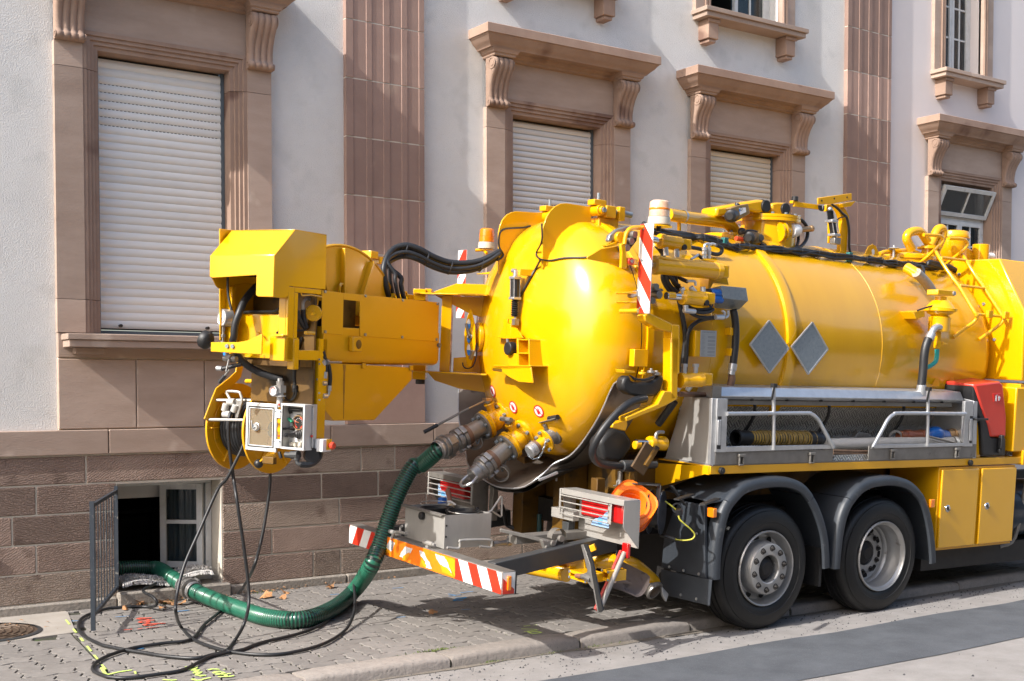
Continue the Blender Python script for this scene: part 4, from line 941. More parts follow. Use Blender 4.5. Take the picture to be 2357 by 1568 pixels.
def side(k, pts, t=-.004, th=.012): return [V((p.x, t, p.z)) for p in (T(k, *q, t=t) for q in pts)]
Pp = side('m', ((1028, 336), (1086, 336), (1058, 1118), (1005, 1122))); lp(MB().prism(Pp, (0, .03, 0)), 'corner_post', ALU, .003)
Pp = side('m', ((1088, 338), (1212, 340), (1192, 972), (1070, 972)), -.018); lp(MB().prism(Pp, (0, .03, 0)), 'gate_post', ALU, .003)
Pp = side('m', ((1097, 548), (1140, 548), (1128, 935), (1083, 933)), -.0188); lp(MB().prism(Pp, (0, .003, 0)), 'latch_slot', BLACK)
Pp = side('m', ((1100, 590), (1138, 590), (1128, 890), (1090, 888)), -.032); lp(MB().prism(Pp, (0, .013, 0)), 'latch_handle', ALU, .004)
Pp = side('n', ((1660, 372), (1760, 372), (1748, 908), (1640, 908)), -.018); lp(MB().prism(Pp, (0, .03, 0)), 'gate_post', ALU, .003)
Pp = side('n', ((1764, 374), (1808, 374), (1790, 1045), (1750, 1048))); lp(MB().prism(Pp, (0, .03, 0)), 'corner_post', ALU, .003)
Pp = side('n', ((1718, 545), (1752, 548), (1740, 870), (1710, 868)), -.0188); lp(MB().prism(Pp, (0, .003, 0)), 'latch_slot', BLACK)
Pp = side('n', ((1722, 580), (1750, 580), (1740, 840), (1714, 838)), -.032); lp(MB().prism(Pp, (0, .013, 0)), 'latch_handle', ALU, .004)
for k, q in ((8, ((280, 1530), (1070, 1508), (1068, 1592), (275, 1608))), (8, ((1312, 1478), (1968, 1486), (2032, 1560), (1308, 1582)))):
 Pp = side(k, q, -.006); h0, h1 = sum(p.z for p in Pp[2:]) / 2, (Pp[0].z + Pp[1].z) / 2; s0, s1 = Pp[3].x, Pp[2].x
 lp(MB().box((s0, -.006, 1.345), (s1, .004, h1)), 'kick_panel', STEELD, .003)
 for u in (.2, .8):
  sc = s0 + (s1 - s0) * (u if k else u); c = V((sc, -.012, 1.345 + (h1 - 1.345) * .62))
  lt = lp(MB().box((c.x - .034, -.034, c.z - .005), (c.x + .034, -.008, c.z + .018)).box((c.x - .026, -.028, c.z - .06), (c.x - .014, -.008, c.z - .006)).box((c.x + .014, -.028, c.z - .06), (c.x + .026, -.008, c.z - .006)).box((c.x - .026, -.030, c.z - .072), (c.x + .026, -.008, c.z - .061)), 'toggle_latch', STEELD, .003)
def railpath(pts, t=-.028): return [V((p.x, t, p.z)) for p in (T(8, *q, t=t) for q in pts)]
gt = lp(MB().tube(railpath(((358, 1272), (860, 1268), (925, 1275), (968, 1310), (1000, 1365), (1072, 1500))), .017, 10, smooth=5), 'gate_rail', ALU, ang=60)
lp(MB().tube(railpath(((672, 1085), (670, 1515))), .015, 10), 'gate_upright', ALU, ang=60)
lp(MB().tube(railpath(((1962, 1272), (1540, 1268), (1478, 1278), (1438, 1315), (1405, 1375), (1338, 1498))), .017, 10, smooth=5), 'gate_rail', ALU, ang=60)
lp(MB().tube(railpath(((1712, 1112), (1705, 1490))), .015, 10), 'gate_upright', ALU, ang=60)
for q in (((352, 1492), (1040, 1480), (1090, 1506), (352, 1530)), ((1360, 1478), (1955, 1470), (1958, 1490), (1328, 1506))):
 Pp = [V((p.x, -.02, p.z)) for p in (T(8, *z_, t=-.02) for z_ in q)]; lp(MB().prism(Pp, (0, .012, 0)), 'gate_sill', ALU, .003)
for x, y in ((672, 1085), (1713, 1108)):
 c = T(8, x, y, t=-.028); lp(MB().box((c.x - .018, -.05, c.z - .012), (c.x + .018, -.01, c.z + .02)).bar((c.x - .01, -.045, c.z), (c.x - .03, -.04, c.z - .11), .012, .012), 'strap', BLACK)
# folded lid
lid = [(.13, 1.838), (.085, 1.846), (.065, 1.868), (.105, 1.938), (.34, 1.955), (.37, 1.86)]
l0, l1 = T(8, 300, 1100, t=.1).x, T(8, 1945, 1110, t=.1).x
lp(MB().loft([[V((l0, t, h)) for t, h in lid], [V((l1 - .03, t, h)) for t, h in lid], [V((l1, t + (.02 if t < .2 else 0), h)) for t, h in lid]]), 'lid', ALU, .003)
lp(MB().box((l0 + .02, .12, 1.80), (l1 - .12, .34, 1.836)), 'lid_flange', STEELD, .002)
mb = MB()
for i in range(7):
 s = l0 + .35 + i * .4; mb.cyl((s, .10, 1.842), (s, .07, 1.842), .008, 8)
lp(mb, 'lid_bolt', BLACK)
mb = MB(); c0 = T('m', 1003, 175, t=.08); c1 = T('m', 1095, 262, t=.08)
mb.box((l0 - .10, .06, 1.845), (l0 - .005, .07, 1.945)).box((l0 - .10, .07, 1.845), (l0 - .005, .36, 1.852)).box((l0 - .10, .35, 1.852), (l0 - .005, .36, 1.945)); lp(mb, 'lid_channel', STEELD)
for s in (.15, 1.05, 2.05): lp(MB().tube([(s, .33, 1.84), (s + .01, .34, 1.7), (s - .04, .40, 1.55), (s - .12, .44, 1.45)], .014, 8, smooth=4), 'gas_strut', RUB)
lp(MB().box((T(8, 1070, 1570, t=.02).x, .012, 1.349), (T(8, 1308, 1560, t=.02).x, .04, 1.395)), 'tread_strip', TREAD)
# locker neighbours: extinguisher case, tread panel, yellow end box
ex = empty('extinguisher_case', (0, 0, 0), parent=truck)
Q = [T('n', *p, t=.0) for p in ((1770, 175), (2075, 135), (2112, 172), (2152, 560), (2146, 800), (1968, 794), (1935, 655), (1880, 520))]
Ef = [V((p.x, .0, p.z)) for p in Q]
Bk = [V((p.x - .03, .30, p.z + .02)) for p in Q]
MB().loft([Ef, Bk]).build('cover', REDP, ex, .018)
Q = [T('n', *p, t=.012) for p in ((1762, 175), (1935, 655), (1966, 802), (2144, 806), (2138, 1024), (1872, 1016), (1855, 640), (1765, 400))]
Ef = [V((p.x, .012, p.z)) for p in Q]; Bk = [V((p.x - .02, .32, p.z)) for p in Q]
MB().loft([Ef, Bk]).build('case', BLACK, ex, .014)
Q = [T('n', *p, t=-.004) for p in ((1990, 282), (2085, 278), (2093, 382), (2000, 380))]; Qe = [V((p.x, -.004, p.z)) for p in Q]
MB().prism(Qe, (0, .006, 0)).build('emblem', mat('emblem_red', (.55, .015, .01), rough=.3, coat=.4), ex, .004)
a, b = Qe[0], Qe[2]; L = lambda u, v: V((a.x + (b.x - a.x) * u, -.0048, a.z + (b.z - a.z) * v))
mb = MB()
mb.prism([L(.30, .2), L(.42, .16), L(.46, .88), L(.30, .88)], (0, .002, 0)); mb.prism([L(.30, .2), L(.50, .10), L(.50, .16), L(.34, .25)], (0, .0015, 0))
for u0, v0 in ((.56, .22), (.66, .34), (.60, .50)): mb.prism([L(u0, v0 + .3), L(u0 + .07, v0), L(u0 + .17, v0 + .06), L(u0 + .13, v0 + .34)], (0, .0018, 0))
mb.build('pictogram', WPL, ex)
c = T('n', 2085, 860, t=-.01); MB().box((c.x - .02, -.03, c.z - .06), (c.x + .02, .01, c.z + .07)).box((c.x - .028, -.02, c.z - .10), (c.x + .028, .01, c.z - .061)).build('latch', BLACK, ex, .006)
Q = [T('n', *p, t=.16) for p in ((2120, 198), (2266, 200), (2250, 1012), (2140, 1015))]; tp(MB().prism([V((p.x, .16, p.z)) for p in Q], (0, .01, 0)), 'tread_panel', TREAD, .003)
Q = [T('n', *p, t=.0) for p in ((2276, 206), (2357, 206), (2357, 968), (2256, 970))]; z1_, z0_ = Q[0].z, Q[3].z; tp(MB().box((Q[0].x, 0, z0_), (Q[0].x + 2.2, .6, z1_)), 'end_box', YEL, .012)
Q = T('n', 2245, 1040, t=-.01); tp(MB().box((3.41, -.02, 1.262), (6.3, .10, 1.40)), 'platform_end', YELS, .004)
c = T('n', 1830, 830, t=.05); tp(MB().box((c.x - .05, .05, c.z - .17), (c.x + .03, .11, c.z + .18)), 'chock_holder', YEL, .006)
c = T('n', 1880, 585, t=-.03); tp(MB().box((c.x - .12, -.04, c.z - .01), (c.x + .06, .06, c.z + .01)).prism([V((c.x - .12, .0, c.z - .011)), V((c.x - .02, .0, c.z - .011)), V((c.x - .09, .0, c.z - .07))], (0, .02, 0)), 'case_catch', BLACK, .003)
# service cabinet in front of the tank, facing the rear
SF = 3.34; Q = [T('g', *p, s=SF) for p in ((1342, 413), (1562, 880), (1540, 1508))]
top = Q[0].z; pts = [(Q[0].y, top), (Q[1].y, Q[1].z), (Q[2].y, Q[2].z), (2.6, Q[2].z), (2.6, 2.2), (2.15, top)]
tp(MB().prism([(SF, t, h) for t, h in pts], (3.0, 0, 0)), 'service_cabinet', YEL, .012)
for x, y in ((980, 555), (1200, 820), (1295, 1140)): tp(MB().bolt(T('g', x, y, s=SF), (-1, 0, 0), .016, .010), 'bolt', ZINC)
tp(MB().box((SF + .01, .02, 1.93), (6.3, .5, 2.03)), 'cabinet_skirt', YELS, .004)
# ================================================================== rear door fittings, apron, valves, bumper, lamps
UPV = V((0, 0, 1))
def arrow_box(mb, p, n, w, h, d, up=UPV):
 """a block standing on a surface point p with normal n: w across, h along up, d out"""
 n = V(n).normalized(); x = V(up).cross(n).normalized(); y = n.cross(x)
 return mb.obox(V(p) + n * d / 2, x * w / 2, y * h / 2, n * d / 2)
# apron under the door
AP = [(1436, 880, -1.33), (1414, 884, -1.35), (1380, 958, -1.40), (1342, 1017, -1.42), (1311, 1050, -1.45), (1275, 1068, -1.52), (1252, 1090, -1.62), (1209, 1120, -1.72), (1170, 1124, -1.77), (1132, 1115, -1.79), (1082, 1077, -1.78), (1072, 1035, -1.72), (1057, 964, -1.56), (1056, 896, -1.44)]
E1 = [T('F', x, y, s=s) for x, y, s in AP]
E1 = smooth_path(E1, 3)
def inner(p, s, r): d = V((0, p.y - TT, p.z - TH)).normalized(); return V((s, TT + d.y * r, TH + d.z * r))
E0 = [inner(p, -1.06, 1.005) for p in E1]
APM = mat('grimy_steel_sheet', (.150, .125, .105), (.215, .185, .155), rough=.5, metal=.55, ns=3, c3=(.07, .055, .045), n3=5, t3=.60)
n = len(E1); vs = E1 + E0 + [p + V((0, (p.y - TT) * .006, (p.z - TH) * .006)) for p in E1] + [p + V((0, (p.y - TT) * .006, (p.z - TH) * .006)) for p in E0]
fs = []
for i in range(n - 1):
 fs += [(i, i + 1, n + i + 1, n + i), (2 * n + i, 3 * n + i, 3 * n + i + 1, 2 * n + i + 1), (i, 2 * n + i, 2 * n + i + 1, i + 1)]
tp(MB().add(vs, fs), 'drip_apron', APM, ang=50)
tp(MB().tube([p + V((-.004, 0, 0)) for p in E1], .006, 6), 'apron_rim', ALU, ang=60)
E2 = [p + V((.03, 0, -.035)) for p in E1[6:-8]]; E3 = [inner(p, -1.2, 1.09) for p in E2]; n = len(E2)
tp(MB().add(E2 + E3, [(i, i + 1, n + i + 1, n + i) for i in range(n - 1)]), 'lower_apron', mat('dark_rubber_sheet', (.025, .024, .023), (.04, .038, .036), rough=.45, ns=4), ang=50)
a, b = T('F', 1240, 1102, s=-1.66), T('F', 1283, 1085, s=-1.5)
tp(MB().bar(a + V((0, 0, -.01)), b + V((0, 0, -.01)), .03, .02), 'hook_strap', ALU, .003)
c = T('k', 500, 130, s=-1.42); tp(MB().tube([c, T('k', 530, 110, s=-1.42), T('k', 585, 150, s=-1.42), T('k', 588, 195, s=-1.42)], .008, 8, smooth=3), 'hook', ALU)
# three outlet valves
def valve(k, base, end_px, tp_, scale, big):
 p0, n0 = hit(k, *base); q = T(k, *end_px, t=p0.y); d = (q - p0).normalized(); p0 = p0 - d * .04
 root = empty('outlet_valve', (0, 0, 0), parent=truck)
 def a(mb, name, m, bevel=.002, **kw): return mb.build(name, m, root, bevel, **kw)
 f = lambda u: p0 + d * u
 if big:
  r = .118
  a(MB().lathe([(0, 0), (r, 0), (r, .05), (r * .9, .056), (r * .72, .06), (r * .70, .085), (r * .78, .10), (r * .78, .15), (r * .70, .17), (r * .72, .185), (r * .98, .19), (r * .98, .232), (0, .232)], f(0), d, 40), 'valve_body', YEL, 0, ang=30)
  a(MB().lathe([(r * 1.0, .0), (r * 1.03, .003), (r * 1.03, .018), (r * 1.0, .021)], f(.188), d, 40), 'gate_ring', YEL, 0)
  a(MB().lathe([(0, .233), (r * .97, .233), (r * .97, .25), (.078, .253), (0, .253)], f(0), d, 40), 'blind_flange', STEELD, 0, ang=30)
  x, y, _ = basis(d)
  for i in range(6):
   an = 2 * math.pi * (i + .3) / 6
   for u, sg in ((.252, 1), (.055, 1)): a(MB().cyl(f(u) + x * (r * .82 * math.cos(an)) + y * (r * .82 * math.sin(an)), f(u + .022) + x * (r * .82 * math.cos(an)) + y * (r * .82 * math.sin(an)), .014, 6), 'flange_bolt', ZINC, 0)
  a(MB().lathe([(.074, .25), (.074, .37), (.080, .372), (.080, .40), (.072, .405)], f(0), d, 32), 'pipe_stub', mat('worn_steel_pipe', (.40, .36, .31), (.30, .265, .22), rough=.42, metal=.75, ns=10), 0)
  a(MB().lathe([(.078, .385), (.084, .388), (.084, .425), (.080, .43)], f(0), d, 32), 'copper_ring', mat('coppery_ring', (.25, .15, .10), (.20, .12, .08), rough=.5, metal=.6, ns=9), 0)
  cp = [(.078, .43), (.092, .433), (.092, .462), (.080, .466), (.080, .48), (.094, .483), (.094, .515), (.080, .52), (.074, .53), (.074, .555), (.066, .56), (.066, .60)]
  a(MB().lathe(cp, f(0), d, 32), 'coupling', ALUD, 0, ang=30)
  for i in range(3):
   an = 2 * math.pi * i / 3 + .9; c = x * math.cos(an) + y * math.sin(an); tn = d.cross(c)
   a(MB().obox(f(.452) + c * .09, c * .016, tn * .04, d * .022), 'coupling_lug', ALUD, .006); a(MB().obox(f(.50) + c * .092, c * .014, tn * .032, d * .02), 'coupling_lug', ALUD, .006)
  # neck for the lever
  up = (UPV - d * UPV.dot(d)).normalized()
  a(MB().cyl(f(.115) + up * .07, f(.115) + up * .135, .035, 16).cyl(f(.115) + up * .136, f(.115) + up * .15, .045, 16), 'lever_neck', YEL, .003)
  a(MB().cyl(f(.115) + up * .151, f(.115) + up * .185, .022, 12).cyl(f(.115) + up * .165, f(.115) + up * .178, .034, 6), 'lever_spindle', ALUD, .002)
  return root, f, d, up
 r = .085
 a(MB().lathe([(0, 0), (r, 0), (r, .014), (r * .80, .016), (r * .78, .075), (r, .078), (r, .09), (0, .09)], f(.01), d, 32), 'butterfly_body', ALUD, 0, ang=30)
 a(MB().lathe([(0, .091), (r * 1.12, .091), (r * 1.12, .108), (.046, .112), (.042, .13), (.042, .20), (0, .20)], f(.01), d, 32), 'reducer', YEL, 0, ang=30)
 a(MB().lathe([(.043, .18), (.052, .182), (.052, .205), (.046, .208)], f(.01), d, 24), 'copper_ring', mat('coppery_ring', (.33, .16, .085)), 0)
 a(MB().lathe([(.044, .208), (.056, .21), (.056, .235), (.05, .238), (.054, .24), (.054, .262), (.046, .27), (0, .272)], f(.01), d, 28), 'cap', ALU, 0, ang=30)
 x, y, _ = basis(d)
 for i in range(5):
  an = 2 * math.pi * (i + .2) / 5; q = x * (r * .93 * math.cos(an)) + y * (r * .93 * math.sin(an)); a(MB().cyl(f(.118) + q, f(.14) + q, .013, 6), 'flange_bolt', ZINC, 0)
 up = (UPV - d * UPV.dot(d)).normalized(); a(MB().cyl(f(.055) + up * .07, f(.055) + up * .115, .016, 12), 'lever_spindle', ALUD, 0)
 return root, f, d, up
vA = valve('h', (930, 690), (290, 1040), 1.5, 1, True); vB = valve('h', (1170, 870), (760, 1210), 1.22, 1, True); vC = valve('h', (1450, 900), (1225, 1060), .91, 1, False)
r_, f_, d_, u_ = vA
h0 = f_(.115) + u_ * .182
g0 = T('h', 590, 610, t=h0.y + .06); g1 = T('h', 120, 860, t=h0.y + .16)
MB().bar(h0, g0, .03, .012).obox(h0, AX * .03, V((0, .03, 0)), UPV * .012).build('lever_shank', BRASS, r_, .003)
MB().cyl(g0, g0 + (g1 - g0) * .72, .010, 10).build('lever_rod', STEELD, r_); MB().cyl(g0 + (g1 - g0) * .70, g1, .016, 12).build('lever_grip', BLACK, r_)
r_, f_, d_, u_ = vB
h0 = f_(.115) + u_ * .182
MB().obox(h0 + V((-.01, -.02, .0)), V((.03, .01, 0)), V((-.012, .045, 0)), UPV * .008).build('lever_plate', ALUD, r_, .003)
MB().cyl(h0 + V((-.03, .05, .006)), h0 + V((-.03, -.09, .006)), .019, 12).build('lever_socket', STEELD, r_)
# open claw coupling at the end of valve B, loose caps hanging below both big valves
e = f_(.60); x, y, _ = basis(d_)
MB().lathe([(.066, .56), (.066, .62), (.062, .625), (.0, .626)], f_(0), d_, 28).build('coupling_cap', ALUD, r_)
MB().tube([e + x * .06 + d_ * .02, e + x * .085 + d_ * .10 , e + d_ * .15 + x * .02, e - x * .05 + d_ * .11, e - x * .066 + d_ * .02], .012, 8, smooth=4).build('bail_handle', ALU, r_)
def hang_cap(root, c, n, rr):
 o = MB().lathe([(rr * .86, 0), (rr, 0), (rr, .03), (rr * .95, .034), (rr, .038), (rr, .065), (rr * .86, .067), (rr * .86, 0)], c, n, 32).build('hanging_cap', STEELD, root)
 return o
for (rt, px, ty) in ((vA, (650, 965), .03), (vB, (920, 1300), -.02)):
 c = T('h', *px, t=rt[1](0).y - .03 + ty); hang_cap(rt[0], c, V((-.62, -.52, -.25)).normalized() * -1 if False else V((.55, .6, .25)).normalized(), .068)
 s = rt[1](.30) - rt[3] * .08
 MB().tube([s, (s + c) / 2 + V((0, 0, -.03)), c + V((0, 0, .05))], .006, 6, smooth=4).build('keeper_chain', ZINC, rt[0])
def chain(pts, root, r=.0045, lw=.009):
 P = smooth_path(pts, 10); acc = 0; i = 0; mb = MB(); last = P[0]; k = 0
 for a, b in zip(P[:-1], P[1:]):
  acc += (b - a).length
  if acc > lw * 2.0:
   acc = 0; d = (b - a).normalized(); x, y, _ = basis(d); q = x if k % 2 else y; k += 1
   mb.tube([a + d * (lw * 1.4 * math.cos(t)) + q * (lw * .7 * math.sin(t)) for t in (j * math.pi / 4 for j in range(8))], r * .5, 5, closed=True)
 return mb.build('chain', ZINC, root)
r_, f_, d_, u_ = vC
chain([T('h', 1390, 920, t=.86), T('h', 1385, 985, t=.85), T('h', 1345, 1090, t=.85), T('h', 1300, 1135, t=.85), T('h', 1240, 1130, t=.86), T('h', 1205, 1090, t=.88)], r_)
h0 = f_(.055) + u_ * .12
MB().prism([h0 + V((-.02, .05, 0)), h0 + V((-.03, -.17, .05)), h0 + V((.03, -.17, .05)), h0 + V((.03, .05, 0))], (0, 0, .008)).build('lever_plate', STEELD, r_, .003)
MB().cyl(h0 + V((0, -.06, .045)), h0 + V((0, -.175, .065)), .020, 12).build('lever_grip', RUB, r_)
# stickers, handles and brackets on the door
def disc_on(p, n, r, name, m, parent, lift):
 n = V(n).normalized(); return MB().lathe([(0, lift), (r, lift), (r, lift - .002)], p, n, 28, up=UPV).build(name, m, parent)
STK_R, STK_W = mat('sticker_red', (.60, .012, .014), rough=.4), mat('sticker_white', (.74, .70, .68), rough=.4)
for x, y in ((840, 432), (1055, 597), (1321, 640)):
 p, n = hit('h', x, y); st = disc_on(p, n, .052, 'warning_sticker', STK_R, truck, .004); disc_on(p, n, .041, 'sticker_field', STK_W, st, .0055)
 X = UPV.cross(n).normalized(); Yv = n.cross(X); mb = MB()
 def q2(u, v): return p + n * .0066 + X * u + Yv * v
 mb.prism([q2(-.033, .026), (q2(-.028, .031)), q2(.033, -.026), q2(.028, -.031)], n * .0006)
 palm = [(-.012, -.024), (.004, -.026), (.010, -.012), (.022, .0), (.020, .004), (.008, -.002), (.014, .020), (.010, .021), (.004, .004), (.002, .027), (-.002, .027), (-.004, .004), (-.010, .022), (-.014, .020), (-.010, .0), (-.020, .010), (-.022, .006), (-.014, -.008)]
 mb.prism([q2(u, v) for u, v in palm], n * .0004); mb.build('hand_symbol', STK_R, st, smooth=False)
# air cylinder on its bracket
ac = empty('pneumatic_cylinder', (0, 0, 0), parent=truck)
SA = hit('d', 570, 900)[0].x - .06
def A(x, y): return T('d', x, y, s=SA)
c0, c1 = A(568, 735), A(566, 890)
MB().cyl(c0, c1, .055 * .62, 20).build('cylinder_barrel', BLACK, ac)
for e in (-1, 1):
 for f in (-1, 1): MB().cyl(c0 + V((e * .026, f * .026, 0)), c1 + V((e * .026, f * .026, 0)), .004, 6).build('tie_rod', ALU, ac)
MB().box(c0 - V((.036, .036, 0)), c0 + V((.036, .036, .022))).build('end_cap', ALU, ac, .003); MB().box(c1 - V((.036, .036, .02)), c1 + V((.036, .036, 0))).build('end_cap', ALU, ac, .003)
MB().cyl(c0 + V((0, 0, .02)), A(572, 655), .018, 12).cyl(A(572, 660) , A(545, 660), .016, 10).build('clevis', ALU, ac)
b0, b1 = A(566, 910), A(568, 1060); k = 8
MB().lathe([(z_r, -(b0.z - b1.z) * i / (2 * k)) for i, z_r in enumerate([(.032, .020)[j % 2] for j in range(2 * k + 1)])], b0, (0, 0, 1), 16).build('rubber_bellows', RUB, ac, ang=20)
MB().cyl(b1, A(570, 1085), .010, 10).box(A(570, 1100) - V((.02, .02, .03)), A(570, 1100) + V((.02, .02, .02))).build('rod_end', ALUD, ac)
p, n = hit('d', 720, 680); MB().bar(A(600, 672), p + V((.02, 0, 0)), .05, .05).build('cylinder_arm', YEL, ac, .004)
MB().box(A(505, 1080) - V((.025, .03, .06)), A(505, 1080) + V((.025, .03, .0))).bar(A(505, 1100), A(570, 1105), .02, .03).build('rod_bracket', YEL, ac, .003)
# sight-glass bracket with shelves
br = empty('level_bracket', (0, 0, 0), parent=truck)
SB = hit('d', 590, 1300)[0].x - .075
def Bq(x, y): return T('d', x, y, s=SB)
def slab(pts, d, name, m=YEL): return MB().prism([Bq(*p) for p in pts], V(d)).build(name, m, br, .003)
slab(((488, 1120), (530, 1120), (530, 1240), (488, 1240)), (.10, 0, 0), 'upright')
MB().prism([Bq(375, 1232), Bq(450, 1230), Bq(640, 1250), Bq(590, 1252), Bq(465, 1252)], (.13, 0, 0)).build('shelf', YEL, br, .003)
MB().prism([Bq(425, 1232), Bq(462, 1150), Bq(488, 1130), Bq(488, 1234)], (.012, 0, 0)).build('gusset', YEL, br); MB().prism([Bq(530, 1150), Bq(575, 1160), Bq(630, 1245), Bq(530, 1240)], (.012, 0, 0)).build('gusset', YEL, br)
slab(((578, 1252), (592, 1252), (600, 1490), (582, 1490)), (.16, 0, 0), 'web'); slab(((592, 1255), (688, 1255), (690, 1268), (592, 1266)), (.16, 0, 0), 'rung'); slab(((592, 1372), (690, 1374), (690, 1386), (592, 1384)), (.16, 0, 0), 'rung')
slab(((680, 1255), (688, 1255), (694, 1495), (684, 1495)), (.16, 0, 0), 'web'); slab(((502, 1380), (584, 1380), (584, 1490), (502, 1480)), (.10, 0, 0), 'back_plate', YELW)
c = Bq(530, 1338); MB().cyl(c + V((-.035, 0, 0)), c + V((.03, 0, 0)), .052, 24).build('knob', RUB, br, .006); MB().tube([Bq(500, 1255), Bq(505, 1290), c], .012, 8, smooth=3).build('knob_stem', STEELD, br)
SBs = hit('h', 1100, 330)[0].x - .13
P = [T('h', *q, s=SBs) for q in ((830, 185), (850, 168), (1235, 175), (1260, 345), (1040, 332), (932, 250), (835, 215))]
MB().prism([T('h', *q, s=SBs) for q in ((930, 172), (1235, 176), (1258, 345), (1110, 336), (1010, 285), (935, 230))], (.012, 0, 0)).build('support_plate', YEL, br, .003)
MB().prism([T('h', 832, 190, s=SBs), T('h', 860, 168, s=SBs), T('h', 1238, 174, s=SBs)], (.0, 0, -.012)).prism([T('h', 850, 170, s=SBs), T('h', 1236, 174, s=SBs), T('h', 1236, 174, s=SBs) + V((.17, 0, 0)), T('h', 850, 170, s=SBs) + V((.17, 0, 0))], (0, 0, .010)).build('support_shelf', YELW, br, .002)
MB().prism([T('h', 832, 190, s=SBs), T('h', 935, 172, s=SBs), T('h', 935, 232, s=SBs), T('h', 835, 218, s=SBs)], (.03, 0, 0)).build('worn_tip', YDIRT_SHADE, br, .003)
# lid wheel with round stickers at the far side of the door
p, n = hit('d', 262, 1240); yl = empty('inspection_flap', (0, 0, 0), parent=truck)
MB().lathe([(0, 0), (.125, 0), (.125, .03), (.09, .035), (.05, .06), (0, .06)], p, n, 28).build('flange', YEL, yl, .002)
q0 = p + n * .10
Pp = [T('d', *z_, s=p.x - .10) for z_ in ((178, 995), (190, 1010), (218, 1140), (222, 1300), (188, 1480), (165, 1508), (148, 1480), (124, 1350), (124, 1200), (150, 1060))]
MB().prism(Pp, (.014, .014, 0)).build('flap_plate', YEL, yl, .003)
for cy, hh in ((1125, 44), (1245, 46), (1350, 50)):
 ring_ = [T('d', 163 + 15 * math.cos(t), cy + hh * math.sin(t), s=p.x - .103) for t in (i * math.pi / 10 for i in range(20))]
 MB().prism(ring_, (-.001, -.001, 0)).build('round_sticker', WPL, yl, smooth=False)
 half = [T('d', 163 + 15 * math.cos(t), cy + hh * math.sin(t), s=p.x - .105) for t in (i * math.pi / 10 for i in range(11))]; MB().prism(half, (-.001, -.001, 0)).build('sticker_field', BLUES, yl, smooth=False)
a_, b_ = T('d', 140, 1120, s=p.x - .115), T('d', 172, 1235, s=p.x - .115); MB().bar(a_, b_, .022, .018).cyl(b_, p, .022, 12).build('flap_handle', ALUD, yl, .003)
MB().tube([T('d', 232, 1290, s=p.x - .06), T('d', 230, 1400, s=p.x - .07), T('d', 200, 1490, s=p.x - .09), T('d', 150, 1512, s=p.x - .09), T('d', 115, 1490, s=p.x - .09), T('d', 112, 1460, s=p.x - .09)], .006, 6, smooth=4).build('flap_cable', BLACK, yl)
MB().bar(T('d', 180, 1430, s=p.x - .11), T('d', 203, 1355, s=p.x - .11), .03, .02).build('flap_catch', STEELD, yl, .003)
# thin wires clipped over the door
def wire(pts, r=.006, name='wire', m=BLACK): return tp(MB().tube([hit('d', x, y, .012)[0] if s is None else T('d', x, y, t=s) for x, y, s in pts], r, 6, smooth=4), name, m)
wire([(800, 250, .905), (800, 400, .905), (765, 500, None), (765, 540, None), (790, 560, .90), (850, 572, .90), (900, 574, None), (1000, 556, None), (1160, 552, None), (1290, 545, None)], .007)
wire([(790, 560, .90), (760, 640, None), (715, 715, None), (650, 830, None), (600, 920, None)], .009)
wire([(700, 270, 1.50), (640, 285, 1.50), (540, 290, 1.50), (470, 300, 1.50), (432, 340, 1.50), (428, 450, 1.50), (465, 520, 1.50), (440, 555, 1.50), (410, 570, 1.50)], .008)
# ---------------------------------------------------------------- bumper beam
S_B = -2.5
mb = MB().box((S_B, 0, .493), (S_B + .11, 2.285, .655)); bump = tp(mb, 'bumper_beam', STEELD, .006)
def striped(t0, t1, h0, h1, s, pitch, slope, m0, m1, parent, shift_=0., name='chevron_board'):
 base = MB().prism([(s, t0, h0), (s, t1, h0), (s, t1, h1), (s, t0, h1)], (-.0015, 0, 0)).build(name, m0, parent, smooth=False)
 lo = min(t0, t1); hi = max(t0, t1); k = int((lo + slope * h0 - shift_) / pitch) - 6
 mb = MB()
 for i in range(k, k + 60):
  c0 = i * pitch + shift_; P = clip(clip([(lo, h0), (hi, h0), (hi, h1), (lo, h1)], (1, slope), c0 + pitch * .5, 1), (1, slope), c0, -1)
  if len(P) > 2: mb.prism([(s - .0016, a, b) for a, b in P], (-.0012, 0, 0))
 mb.build('stripe', m1, base, smooth=False); return base
striped(.004, .606, .500, .648, S_B - .001, .248, -.55, RED, WHITE, bump, .085)
striped(1.80, 2.281, .500, .648, S_B - .001, .248, .55, RED, WHITE, bump, .02)
ob = MB().prism([(S_B - .001, .608, .500), (S_B - .001, 1.75, .500), (S_B - .001, 1.75, .648), (S_B - .001, .608, .648)], (-.0015, 0, 0)).build('orange_board', ORNG, bump, smooth=False)
random.seed(5)
def ragged(poly, lvl, m, name):
 P = []
 for i in range(len(poly)):
  a, b = V((*poly[i], 0)), V((*poly[(i + 1) % len(poly)], 0)); n_ = max(2, int((b - a).length / .012))
  for j in range(n_): q = a + (b - a) * (j / n_); P.append((q.x + random.uniform(-.004, .004), q.y + random.uniform(-.004, .004)))
 MB().prism([(S_B - .0026 - lvl, t, h) for t, h in P], (-.0006, 0, 0)).build(name, m, ob, smooth=False)
def pz(*pts): return [(q.y, q.z) for q in (T('p', x, y, s=S_B - .003) for x, y in pts)]
def inb(P): return [(t, min(.646, max(.502, h))) for t, h in P]
ragged(inb(pz((185, 820), (250, 850), (215, 945), (195, 965), (130, 910))), 0, OLDW, 'peeled_patch'); ragged(inb(pz((130, 905), (195, 960), (180, 990), (120, 975))), .0004, AMBR, 'amber_patch')
